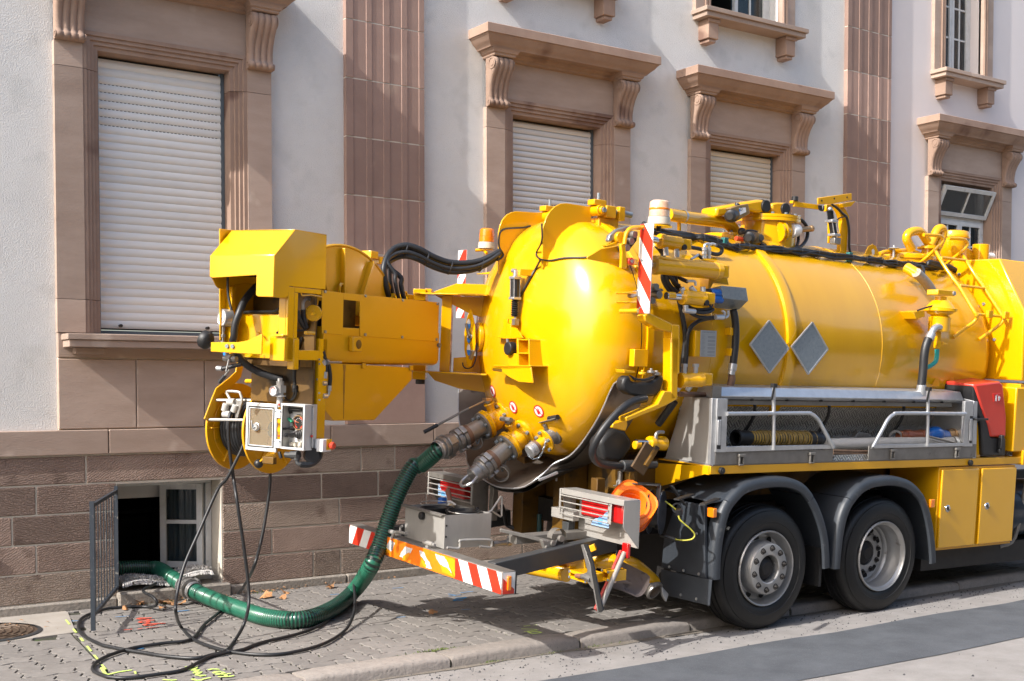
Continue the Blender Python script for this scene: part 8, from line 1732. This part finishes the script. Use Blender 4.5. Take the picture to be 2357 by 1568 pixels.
MB().tube([ff(605, 880), ff(660, 860), ff(745, 835)], .008, 6, smooth=3).build('sensor_lead', BLACK, fu)
MB().tube([ff(x, y) - V((0, .05, 0)) for x, y in ((765, 1028), (735, 1025), (705, 1050), (685, 1090))], .030, 14, smooth=4).build('hose_elbow', ALU, fu, ang=60); MB().cyl(ff(690, 1085) - V((0, .05, 0)), ff(665, 1135) - V((0, .05, 0)), .040, 16).build('hose_ferrule', ALU, fu, .003)
MB().tube([ff(x, y) - V((0, .04, 0)) for x, y in ((670, 1130), (645, 1200), (630, 1290), (622, 1400), (612, 1500), (605, 1560))], .038, 14, smooth=4).build('rubber_hose', HOSEB, fu, ang=60); q0 = ff(608, 1545) - V((0, .04, 0)); MB().cyl(q0, q0 - V((0, 0, .09)), .042, 14).build('hose_ferrule', ALU, fu, .003)
MB().cyl(ff(790, 1070), ff(785, 1150), .028, 12).cyl(ff(785, 1150), ff(782, 1215), .036, 6).cyl(ff(800, 1175) - V((0, .03, 0)), ff(825, 1180) - V((0, .05, 0)), .012, 8).build('drain_cock', YEL, fu, .003)
MB().tube([ff(x, y) for x, y in ((780, 1225), (778, 1290), (765, 1340), (720, 1375), (675, 1400), (645, 1440))], .020, 10, smooth=4).build('teal_hose', TEAL, fu, ang=60)
MB().tube([T('g', x, y, t=.36) for x, y in ((595, 540), (640, 585), (690, 640), (730, 700))], .046, 16, smooth=3).build('braided_hose', mat('braided_steel', (.40, .36, .31), (.32, .285, .245), rough=.45, metal=.6, ns=40, bump=.5, bs=120), fu, ang=60); q0 = T('g', 585, 525, t=.44); MB().cyl(q0 + V((-.05, .06, .03)), T('g', 615, 560, t=.37), .05, 16).build('hose_socket', YEL, fu, .004)
MB().tube([T('g', 585, 480, t=.45), T('g', 640, 478, t=.42), T('g', 660, 520, t=.38), T('g', 662, 560, t=.36)], .012, 8, smooth=4).build('clip_cable', BLACK, fu)
# ================================================================== loose things: hoses, cones, tools, mat, leaves
# green suction hose from the coupling to the cellar window
tw = lambda p: TORG + TROT.to_matrix() @ p          # truck coordinates to the world
rA, fA, dA, uA = vA
start = tw(fA(.555)); HR = .064
def gz(k, x, y, z): return W(k, x, y, Z=z)
gp_ = [start, tw(fA(.69)), W('h', 85, 1205, Y=8.44), W('F', 950, 1075, Y=8.46), W('F', 915, 1140, Y=8.47), W('F', 893, 1200, Y=8.48), W('F', 872, 1260, Y=8.48), W('F', 850, 1310, Y=8.50), W('F', 815, 1360, Z=.185), W('F', 768, 1400, Z=.155), W('F', 700, 1425, Z=.148), W('F', 620, 1422, Z=.148), W('F', 545, 1400, Z=.150), W('F', 480, 1375, Z=.17), W('F', 437, 1355, Z=.215), W('F', 395, 1330, Z=.265), W('F', 355, 1308, Z=.31), (3.10, 10.83, .33), (3.0, 11.1, .22), (2.95, 11.5, -.05)]
gh = empty('suction_hose', gp_[9]); tag(gh, 'green ribbed suction hose curving from the tanker into the cellar window', 'hose')
P = smooth_path(gp_, 40); acc = [0]
for a, b in zip(P[:-1], P[1:]): acc.append(acc[-1] + (b - a).length)
tot = acc[-1]; pitch = .0215; N_ = int(tot / pitch * 4); Q, rad = [], []; j = 0
for i in range(N_ + 1):
 u = tot * i / N_
 while j < len(acc) - 2 and acc[j + 1] < u: j += 1
 f = (u - acc[j]) / max(1e-9, acc[j + 1] - acc[j]); Q.append(P[j].lerp(P[j + 1], f) - gp_[9]); rad.append(HR + (.0042 if i % 4 in (1, 2) else -.002))
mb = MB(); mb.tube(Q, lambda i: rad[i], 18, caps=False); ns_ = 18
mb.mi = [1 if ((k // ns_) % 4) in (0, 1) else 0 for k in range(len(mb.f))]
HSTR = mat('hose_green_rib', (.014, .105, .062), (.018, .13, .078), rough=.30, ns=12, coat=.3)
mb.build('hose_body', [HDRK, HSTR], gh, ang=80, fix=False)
def along(u):
 j = 0
 while j < len(acc) - 2 and acc[j + 1] < u: j += 1
 f = (u - acc[j]) / max(1e-9, acc[j + 1] - acc[j]); return P[j].lerp(P[j + 1], f) - gp_[9], (P[j + 1] - P[j]).normalized()
def coupl(u, name='coupling'):
 p, d = along(u)
 MB().lathe([(.070, -.09), (.074, -.085), (.074, -.05), (.07, -.045), (.07, -.03), (.088, -.028), (.090, 0), (.088, .024), (.078, .026), (.078, .04), (.088, .042), (.088, .07), (.07, .074), (.074, .08), (.074, .12), (.07, .125)], p, d, 32).build(name, ALUD if name == 'coupling' else STEEL, gh, ang=30)
 x, y, _ = basis(d)
 for i in range(3):
  an = 2.1 * i + .5; c = x * math.cos(an) + y * math.sin(an); MB().obox(p + c * .090, c * .014, d.cross(c) * .034, d * .04).build('coupling_lug', ALUD, gh, .006)
 for s_ in (-.068, .10): MB().lathe([(.074, -.008), (.078, -.006), (.078, .006), (.074, .008)], p + d * s_, d, 28).build('hose_band', ALU, gh)
coupl(.05)
pc = W('F', 437, 1355, Z=.215) - gp_[9]; best = min(range(0, len(P), 3), key=lambda i: (P[i] - gp_[9] - pc).length); coupl(acc[best])
# black jetting hose: down from the reel, in loops over the pavement, into the window
Zg = SZ + .016
def fl(k, *pts, z=Zg): return [W(k, x, y, Z=z) for x, y in pts]
bw = lambda p: tw(BO3 + BRm @ p)
top1 = bw(gm(405, 800)); top2 = bw(V((RC.x - .19, .45, 1.46)))
h1 = [top1, W('b', 375, 900, Y=top1.y - .02), W('b', 370, 1100, Y=top1.y + .0), W('b', 395, 1350, Y=top1.y + .03), W('b', 425, 1560, Y=top1.y + .05), W('F', 545, 1150, Y=8.35), W('F', 560, 1250, Y=8.38), W('F', 571, 1340, Y=8.40), W('F', 572, 1395, Y=8.36), W('F', 560, 1440, Y=8.22)] + fl('F', (540, 1475), (520, 1498), (490, 1507)) + fl('q', (1480, 915), (1000, 880), (700, 830), (400, 785), (150, 735), (0, 695)) + fl('j', (880, 770), (825, 700), (830, 620), (880, 570), (960, 535), (1100, 490), (1250, 470), (1420, 462), (1560, 465))
h1 += [W('j', 1625, 455, Z=.125), W('j', 1645, 420, Z=.16), W('j', 1600, 360, Z=.20), W('j', 1500, 290, Z=.225), V((3.42, 10.50, .245)), V((3.25, 10.72, .29)), V((3.12, 10.95, .25)), V((3.1, 11.3, .0))]
jh = MB().tube(h1, .0125, 10, smooth=7).build('jetting_hose', HOSEB, ang=70); tag(jh, 'thin black hose looping from the boom reel over the pavement to the window grille', 'hose')
h2 = [top2, W('b', 540, 1150, Y=top2.y - .05), W('b', 430, 1400, Y=top2.y - .02), W('b', 345, 1560, Y=top2.y + .02), W('F', 500, 1130, Y=8.55), W('F', 460, 1220, Y=8.55), W('F', 425, 1300, Y=8.50), W('F', 407, 1370, Y=8.42), W('F', 405, 1410, Y=8.3)] + fl('F', (416, 1442), (440, 1468), (475, 1485)) + fl('F', (530, 1500), (600, 1507), (665, 1503), (740, 1484), (790, 1455)) + [W('F', 810, 1425, Z=.13), W('F', 817, 1390, Z=.20), W('F', 815, 1345, Z=.30)]
h2b = fl('F', (772, 1408), (745, 1435), (690, 1458), (600, 1480), (560, 1495)) + fl('q', (1990, 830), (1900, 850), (1700, 900), (1450, 1035), (1250, 1115), (900, 1170), (600, 1210), (350, 1225), (150, 1210)) + fl('j', (1090, 1185), (985, 1140), (975, 1090), (1040, 1025), (1180, 960), (1400, 895), (1700, 848), (2000, 805)) + fl('F', (470, 1438), (510, 1405), (550, 1365)) + [W('F', 580, 1315, Y=8.62), W('F', 600, 1250, Y=8.62), W('F', 613, 1180, Y=8.62), W('F', 621, 1120, Y=8.62), W('F', 622, 1085, Y=8.62)]
o = MB().tube(h2, .0122, 10, smooth=7).build('jetting_hose', HOSEB, ang=70); tag(o, 'thin black hose slanting down past the window and coiling beneath the green hose', 'hose')
o = MB().tube(h2b, .0122, 10, smooth=7).build('jetting_hose', HOSEB, ang=70); tag(o, 'thin black hose hanging behind the reel and lying in the widest front loop', 'hose')
# traffic cones, nested and seen from below
def cone(c, d, roll, label):
 x, y, d = basis(d); c = V(c); x, y = x * math.cos(roll) + y * math.sin(roll), y * math.cos(roll) - x * math.sin(roll)
 o = empty('traffic_cone', c); tag(o, label, 'traffic cone', 'traffic cones hung on the tail of the truck')
 def sq(hw, u, n=32, r=.35):
  out = []
  for i in range(n):
   a = 2 * math.pi * i / n; k = 1 / max(abs(math.cos(a)), abs(math.sin(a))); k = k * (1 - r) + r * 1.18; k = min(k, 1.22); out.append(x * (hw * k * math.cos(a)) + y * (hw * k * math.sin(a)) + d * u)
  return out
 def ci(rr, u, n=32): return [x * (rr * math.cos(2 * math.pi * i / n)) + y * (rr * math.sin(2 * math.pi * i / n)) + d * u for i in range(n)]
 MB().loft([ci(.105, .03), ci(.113, .0), ci(.130, -.004), ci(.134, .010), sq(.150, .014), sq(.160, .0), sq(.160, .016), sq(.150, .026), ci(.135, .035)], caps=False).build('base', CONE, o, ang=40)
 MB().loft([ci(.107, .028), ci(.094, .08), ci(.055, .32), ci(.03, .46), ci(.022, .462), ci(.05, .32), ci(.098, .08)], caps=False).build('shell', CONE, o, ang=40)
 MB().loft([ci(.0905, .13), ci(.073, .22)], caps=False).build('reflective_band', WHITE, o)
 return o
cc = T('k', 1390, 425, s=-1.28); dco = V((.308, .754, -.49)).normalized()
cone(tw(cc), dco, .75, 'orange traffic cone with its square base facing out, nearest of the nested pair')
cone(tw(cc) + dco * .035 + V((0, 0, -.02)), dco, .60, 'orange traffic cone nested behind the outer one, only its base edge showing')
# shovel, with red shaft
sh_ = empty('shovel', tw(T('k', 1370, 1180, t=.22))); tag(sh_, 'old shovel with worn grey blade hanging under the tail lamp', 'shovel'); so_ = sh_.location.copy()
blade = [(1290, 1040), (1400, 1095), (1530, 1160), (1568, 1195), (1560, 1270), (1520, 1350), (1480, 1395), (1430, 1410), (1300, 1350), (1170, 1310), (1200, 1240), (1240, 1100)]
BP = [tw(T('k', *q, t=.20)) for q in blade]; ctr = sum(BP, V()) / len(BP); nB = V((0, -1, .0))
inner_ = [ctr.lerp(p, .72) + V((.0, .03, 0)) for p in BP]; inn2 = [ctr.lerp(p, .3) + V((0, .035, 0)) for p in BP]
SHM = mat('worn_shovel_steel', (.15, .115, .10), (.21, .165, .145), rough=.5, metal=.55, ns=6, c3=(.11, .085, .075), n3=14, t3=.6)
MB().loft([[p - so_ for p in r] for r in (BP, inner_, inn2)], caps=False).add([p - so_ for p in inn2], [tuple(range(len(inn2)))]).build('blade', SHM, sh_, ang=60)
MB().tube([tw(T('k', *q, t=.16)) - so_ for q in ((1200, 1235), (1290, 1240), (1390, 1275))], lambda i: (.020, .016, .003)[i], 10).build('socket', SHM, sh_)
# squeegee with black blade
sq_ = empty('squeegee', tw(T('k', 960, 1300, s=-1.8))); tag(sq_, 'black rubber squeegee with grey metal bracket standing upright at the tail', 'squeegee'); qo = sq_.location.copy()
def kk_(x, y, t): return tw(T('k', x, y, s=-1.86 + t)) - qo
MB().prism([kk_(x, y, .06) for x, y in ((872, 858), (908, 850), (960, 1010), (1072, 1540), (1050, 1568), (1030, 1568), (940, 1060))], (.012, 0, 0)).build('rubber_blade', RUB, sq_)
MB().prism([kk_(x, y, .075) for x, y in ((845, 860), (872, 856), (940, 1060), (1035, 1560), (1015, 1568), (975, 1340), (900, 1080))], (.012, 0, 0)).build('blade_rail', ALUD, sq_, .002)
MB().prism([kk_(x, y, .085) for x, y in ((935, 1095), (950, 1240), (975, 1330), (955, 1310), (905, 1240), (845, 1215), (855, 1170), (905, 1150))], (.006, 0, 0)).build('bracket', ALUD, sq_, .002)
MB().tube([kk_(x, y, .085) for x, y in ((860, 1190), (900, 1195), (950, 1225))], .020, 10).build('ferrule', ALUD, sq_); MB().cyl(kk_(800, 1185, .10), kk_(855, 1190, .088), .017, 10).build('handle_stub', WOOD, sq_)
# red and bare poles of the tools
po = empty('tool_pole', tw(T('k', 1150, 1250, t=.14))); tag(po, 'red flat pole leaning against a bare metal tube under the tail lamp', 'pole'); o_ = po.location.copy()
a_, b_ = tw(T('k', 1275, 930, s=-1.42)) - o_, tw(T('k', 1005, 1545, s=-1.72)) - o_; MB().bar(a_, b_, .040, .022, up=(0, 1, 0)).build('red_shaft', mat('red_shaft_paint', (.46, .035, .03), (.60, .12, .09), rough=.45, ns=6), po, .004)
tb = empty('tool_pole', tw(T('k', 1180, 1250, t=.13))); tag(tb, 'bare metal tube running alongside the red flat pole', 'pole'); o_ = tb.location.copy()
MB().cyl(tw(T('k', 1300, 945, s=-1.43)) - o_, tw(T('k', 1062, 1490, s=-1.72)) - o_, .019, 12).build('shaft', mat('bare_shaft', (.42, .38, .33), (.34, .30, .26), rough=.45, metal=.4, ns=8), tb)
# buckets and hammers in the steel box
def bucket(c, r, label, tilt=(0, 0, 0)):
 o = empty('bucket', c, tilt); tag(o, label, 'bucket', 'black buckets in the steel tool box')
 MB().lathe([(0, -.20), (r * .78, -.20), (r * .97, -.012), (r, -.010), (r * 1.04, -.008), (r * 1.05, .004), (r * 1.0, .006), (r * .95, 0), (r * .76, -.19), (0, -.19)], (0, 0, 0), (0, 0, 1), 40).build('pail', BLACK, o, ang=30)
 return o
b1 = bucket(tw(V((-2.16, 1.075, .915))), .128, 'black bucket nearer the road in the steel box, wire handle lying on its rim')
MB().tube([V((.132 * math.cos(R_(a)), .132 * math.sin(R_(a)), .006 - .02 * math.sin(R_(a - 180)))) for a in range(180, 361, 12)], .0035, 6).build('wire_handle', STEEL, b1)
for a in (180, 0): MB().box((.13 * math.cos(R_(a)) - .012, -.012, -.03), (.13 * math.cos(R_(a)) + .012, .012, .022)).build('handle_lug', BLACK, b1, .004)
b2 = bucket(tw(V((-2.22, 1.36, .905))), .125, 'black bucket nearer the wall in the steel box, wire handle raised over the rim')
MB().tube([V((.128 * math.cos(R_(a)), .128 * math.sin(R_(a)), .028 + .012 * math.sin(R_(a)))) for a in range(-60, 200, 13)], .0035, 6).build('wire_handle', STEEL, b2)
hm = empty('hammer', tw(T('p', 960, 380, s=-2.02))); tag(hm, 'white bricklayer hammer head with wooden shaft sticking out of the bucket', 'hammer'); o_ = hm.location.copy()
def hp_(x, y, s=-2.05): return tw(T('p', x, y, s=s)) - o_
MB().prism([hp_(*q) for q in ((895, 325), (940, 322), (1015, 370), (1008, 388), (965, 375), (935, 385), (885, 415), (915, 350))], (.02, .02, 0)).build('head', WPL, hm, .006); MB().bar(hp_(985, 375), hp_(935, 410), .035, .03).bar(hp_(938, 408), hp_(905, 440), .03, .026).build('shaft', mat('pale_wood', (.52, .38, .22), rough=.6), hm, .003)
tr_ = empty('hand_tool', tw(T('p', 1050, 350, s=-1.98))); tag(tr_, 'worn brown wooden tool handle standing up from the bucket', 'tool'); o_ = tr_.location.copy()
MB().tube([hp_(x, y, -1.98) + hm.location - o_ for x, y in ((1000, 132), (1003, 170), (1015, 220), (1032, 290), (1048, 355))], lambda i: (.010, .021, .021, .015, .013)[i], 12).build('handle', WOOD, tr_, ang=60); MB().cyl(hp_(1048, 352, -1.98) + hm.location - o_, hp_(1068, 410, -1.98) + hm.location - o_, .018, 12).build('ferrule', mat('dark_green_paint', (.01, .045, .03), rough=.5), tr_)
bl = MB().box((-.03, -.03, -.04), (.03, .03, .04)).build('bottle', BLUE, None, .012); bl.location = tw(T('p', 845, 345, s=-2.06)); tag(bl, 'small blue bottle cap showing behind the hammer head', 'bottle')
# things lying in the side locker
def lw_(p): return tw(p)
hs = empty('short_hose', lw_(V((.2, .22, 1.46)))); tag(hs, 'short black and yellow striped hose bound with frayed rope in the locker', 'hose piece'); o_ = hs.location.copy()
pa, pb = T('m', 1300, 800, t=.22), T('m', 2240, 810, t=.22); d = (pb - pa).normalized()
def cyl_w(a, b, r, name, m, root, r2=None, **kw): return MB().cyl(lw_(a) - o_, lw_(b) - o_, r, 20, r2).build(name, m, root, **kw)
MB().lathe([(.050, 0), (.066, 0), (.068, .03), (.060, .035), (.062, .11), (.058, .15), (.05, .15)], lw_(pa) - o_, TROT.to_matrix() @ d, 28).build('rubber_cuff', RUB, hs); cyl_w(pa + d * .15, pa + d * .16, .05, 'inner_core', BLACK, hs)
L_ = (pb - pa).length; mb = MB(); n_ = 24; s0 = .10; s1 = L_ - .10
for i in range(n_):
 u = s0 + (s1 - s0) * i / n_; mb.lathe([(.052, 0), (.057, .003), (.057, (s1 - s0) / n_ * .5), (.052, (s1 - s0) / n_ * .55)], lw_(pa + d * u) - o_, TROT.to_matrix() @ d, 22)
cyl_w(pa + d * .1, pb - d * .08, .0525, 'hose_tube', HOSEB, hs); mb.build('yellow_helix', mat('hose_yellow', (.42, .27, .05), (.34, .22, .05), rough=.5, ns=20), hs); cyl_w(pb - d * .10, pb + d * .02, .066, 'rubber_cuff', RUB, hs); cyl_w(pb + d * .02, pb + d * .12, .05, 'end_pipe', GREYP, hs)
random.seed(4); rp_ = []
for i in range(70): a = i * .9; u = .28 + .75 * (i / 70) * .95; x_, y_, dd = basis(TROT.to_matrix() @ d); rp_.append(lw_(pa + d * (L_ * u)) - o_ + x_ * ((.062 + random.uniform(0, .006)) * math.cos(a)) + y_ * ((.062 + random.uniform(0, .006)) * math.sin(a)))
MB().tube(rp_, .006, 5, smooth=2).build('rope', ROPE, hs)
va = empty('pipe_fitting', lw_(V((2.0, .2, 1.46)))); tag(va, 'blue swivel valve with red brass couplings lying in the locker', 'valve'); o_ = va.location.copy()
def nn(x, y, t=.20): return T('n', x, y, t=t)
q0 = nn(840, 800); MB().lathe([(.045, 0), (.066, 0), (.068, .02), (.066, .03), (.05, .06), (.045, .06)], lw_(q0) - o_, TROT.to_matrix() @ V((.5, .85, 0)), 26).build('open_end', ALUD, va)
for a_, b_, r, m, nm in (((880, 780), (945, 778), .046, REDBR, 'red_nipple'), ((945, 778), (1010, 778), .054, REDBR, 'hex_nut'), ((1010, 778), (1130, 778), .047, REDBR, 'red_nipple'), ((1120, 778), (1180, 778), .056, REDBR, 'hex_nut'), ((1180, 775), (1230, 775), .045, BLUE, 'blue_neck'), ((1440, 770), (1500, 768), .052, BRASS, 'brass_union'), ((1500, 768), (1590, 770), .060, BRASS, 'brass_coupling')): MB().cyl(lw_(nn(*a_)) - o_, lw_(nn(*b_)) - o_, r, 8 if 'nut' in nm else 20).build(nm, m, va, .003)
c = nn(1300, 762); MB().sphere(lw_(c) - o_, .10, 18, 12, (1.05, .8, .72)).build('valve_ball', BLUE, va); MB().cyl(lw_(nn(1330, 780)) - o_, lw_(nn(1465, 780)) - o_, .062, 8, .05).build('valve_body', BLUE, va, .004)
cyl_w(nn(1235, 790, .1), nn(1525, 860, .05), .010, 'flat_key', STEELD, va)
ch = empty('corrugated_hose', lw_(V((1.3, .15, 1.40)))); tag(ch, 'pale grey corrugated hose lying along the locker floor', 'hose piece'); o_ = ch.location.copy()
pa, pb = T('n', 20, 880, t=.16), T('n', 1500, 850, t=.16); nseg = 230
MB().tube([lw_(pa.lerp(pb, i / nseg)) - o_ for i in range(nseg + 1)], lambda i: .050 if i % 2 else .045, 16).build('hose', mat('pale_hose', (.44, .43, .41), (.38, .37, .35), rough=.5, ns=9), ch, ang=20)
q0 = T('n', 1500, 850, t=.16); MB().lathe([(.05, 0), (.056, .0), (.056, .05), (.050, .06), (.050, .09), (.056, .09), (.056, .13), (0, .13)], lw_(q0) - o_, TROT.to_matrix() @ V((1, 0, -.02)), 24).build('coupling', ALU, ch)
tl = empty('clamp_tool', lw_(V((1.35, .30, 1.50)))); tag(tl, 'grey forged clamp tool lying behind the corrugated hose', 'tool'); o_ = tl.location.copy()
MB().prism([lw_(T('n', *q, t=.30)) - o_ for q in ((345, 800), (400, 735), (530, 750), (530, 785), (600, 800), (670, 815), (665, 845), (350, 838))], (0, .06, 0)).build('jaw', ALUD, tl, .006); cyl_w(T('n', 80, 800, t=.3), T('n', 350, 808, t=.3), .014, 'handle', STEELD, tl)
for i, (x0, y0, x1, y1) in enumerate(((95, 955, 510, 965), (95, 985, 510, 990), (95, 1015, 510, 1010))):
 o = MB().cyl((0, 0, 0), lw_(T('n', x1, y1, t=.05)) - lw_(T('n', x0, y0, t=.05)), .010, 8).build('iron_rod', mat('rusty_rod', (.09, .05, .03), (.14, .085, .05), rough=.65, ns=12)); o.location = lw_(T('n', x0, y0, t=.05)); tag(o, ('top', 'middle', 'bottom')[i] + ' one of three rusty rods in the locker gap between the gates', 'rod', 'rusty rods in the locker')
# shaggy mat in the window
mt_ = empty('shaggy_mat', (3.55, 10.62, .275)); tag(mt_, 'white shaggy mat on the cellar window sill under the green hose', 'mat')
random.seed(8); mb = MB()
def mat_pt(u, v):
 x = 3.09 + .80 * u; y = 10.42 + .26 * v; z = .268 + .02 * math.sin(u * 9) + (.035 if u > .55 else 0) - .05 * max(0, .25 - v)
 return V((x, y, z)) - V((3.55, 10.62, .275))
base = [[mat_pt(i / 16, j / 6) for i in range(17)] for j in range(7)]
YARN = mat('white_yarn', (.60, .58, .55), (.50, .48, .45), rough=.95, ns=60, spec=.05); MB().loft(base, caps=False, close=False).build('backing', YARN, mt_)
for _ in range(3600):
 u, v = random.random(), random.random(); p = mat_pt(u, v); a = random.random() * 6.28; l = random.uniform(.012, .03); dv = V((math.cos(a) * l * .8, math.sin(a) * l * .8 - .01, random.uniform(.006, .024))); s_ = V((-math.sin(a), math.cos(a), 0)) * .004
 if v < .12: dv = V((math.cos(a) * .01, -.035, -.03))
 mb.add([p - s_, p + s_, p + dv + s_ * .5, p + dv - s_ * .5], [(0, 1, 2, 3)])
o = mb.build('pile', YARN, mt_, smooth=False, fix=False); o['kind'] = 'stuff'
# fallen leaves
LEAF = mat('dry_leaf', (.28, .135, .055), (.38, .20, .09), rough=.75, ns=14, rnd=.25)
def leaf_mesh(sd):
 random.seed(sd); P = []
 for i in range(12):
  a = 2 * math.pi * i / 12; r = (.045 if i % 2 == 0 else .028) * random.uniform(.8, 1.2); P.append(V((r * 1.35 * math.cos(a), r * math.sin(a), .012 * math.sin(2 * a + sd) + random.uniform(.0, .010))))
 vs = [V((0, 0, .012))] + P; return MB().add(vs, [(0, 1 + i, 1 + (i + 1) % 12) for i in range(12)]).mesh('leaf', LEAF, smooth=False)
LM = [leaf_mesh(i) for i in range(4)]
spots_ = [('q', 630, 45, 1.2, 'curled brown leaf leaning on the cellar window step'), ('q', 400, 140, .8, 'brown leaf flakes beside the black hose under the window step'), ('q', 1010, 40, 1.3, 'torn brown leaf in the heap right of the window step'), ('q', 1110, 60, 1.1, 'pale brown leaf in the middle of the heap by the window'), ('q', 985, 130, .9, 'narrow dry leaf on the pavers just below the heap'), ('q', 1290, 60, 1.0, 'brown leaf between the heap and the green hose'), ('i', 50, 465, 1.0, 'brown leaf against the plinth left of the green hose'), ('i', 1015, 710, .9, 'small dead leaf in the shadow below the striped bumper'), (5, 1790, 995, 1.3, 'large pale leaf at the plinth behind the hanging hose'), (5, 1895, 1005, 1.1, 'pale leaf right of the large one at the plinth'), (5, 1920, 968, .9, 'light leaf tucked into the plinth corner'), (5, 2225, 930, .9, 'lone tan leaf at the plinth near the orange bumper'), (5, 940, 1040, 1.0, 'dry leaf on the pavers below the grille'), (5, 1550, 1012, .8, 'brown leaf scrap under the black hose by the plinth')]
random.seed(2)
for i, (k, x, y, sc, lb) in enumerate(spots_):
 p = W(k, x, y, Z=SZ + .012); p.y = min(p.y, 10.33); o = bpy.data.objects.new('fallen_leaf', LM[i % 4]); COL.objects.link(o); o.location = p; o.rotation_euler = (random.uniform(-.5, .5), random.uniform(-.5, .5), random.random() * 6); o.scale = (sc, sc, sc); tag(o, lb, 'leaf', 'fallen leaves on the pavement')
mb = MB(); random.seed(6)
for cx, cy, n_, sx in ((3.75, 10.32, 120, .16), (4.25, 10.34, 50, .25), (3.3, 10.31, 40, .2), (5.2, 10.35, 40, .6), (1.9, 9.9, 40, .35)):
 for _ in range(n_):
  x, y = random.gauss(cx, sx), min(10.37, random.gauss(cy, .03 if cy > 10 else .25)); a = random.random() * 6; r = random.uniform(.006, .022); z = SZ + random.uniform(.005, .02)
  mb.add([(x + r * math.cos(a), y + r * math.sin(a), z), (x + r * .6 * math.cos(a + 2), y + r * .6 * math.sin(a + 2), z + random.uniform(0, .012)), (x + r * math.cos(a + 3.6), y + r * .7 * math.sin(a + 3.6), z + random.uniform(0, .008))], [(0, 1, 2)])
tag(mb.build('leaf_litter', LEAF, smooth=False, fix=False), 'brown crumbs of dry leaves along the plinth', 'litter', kind='stuff')
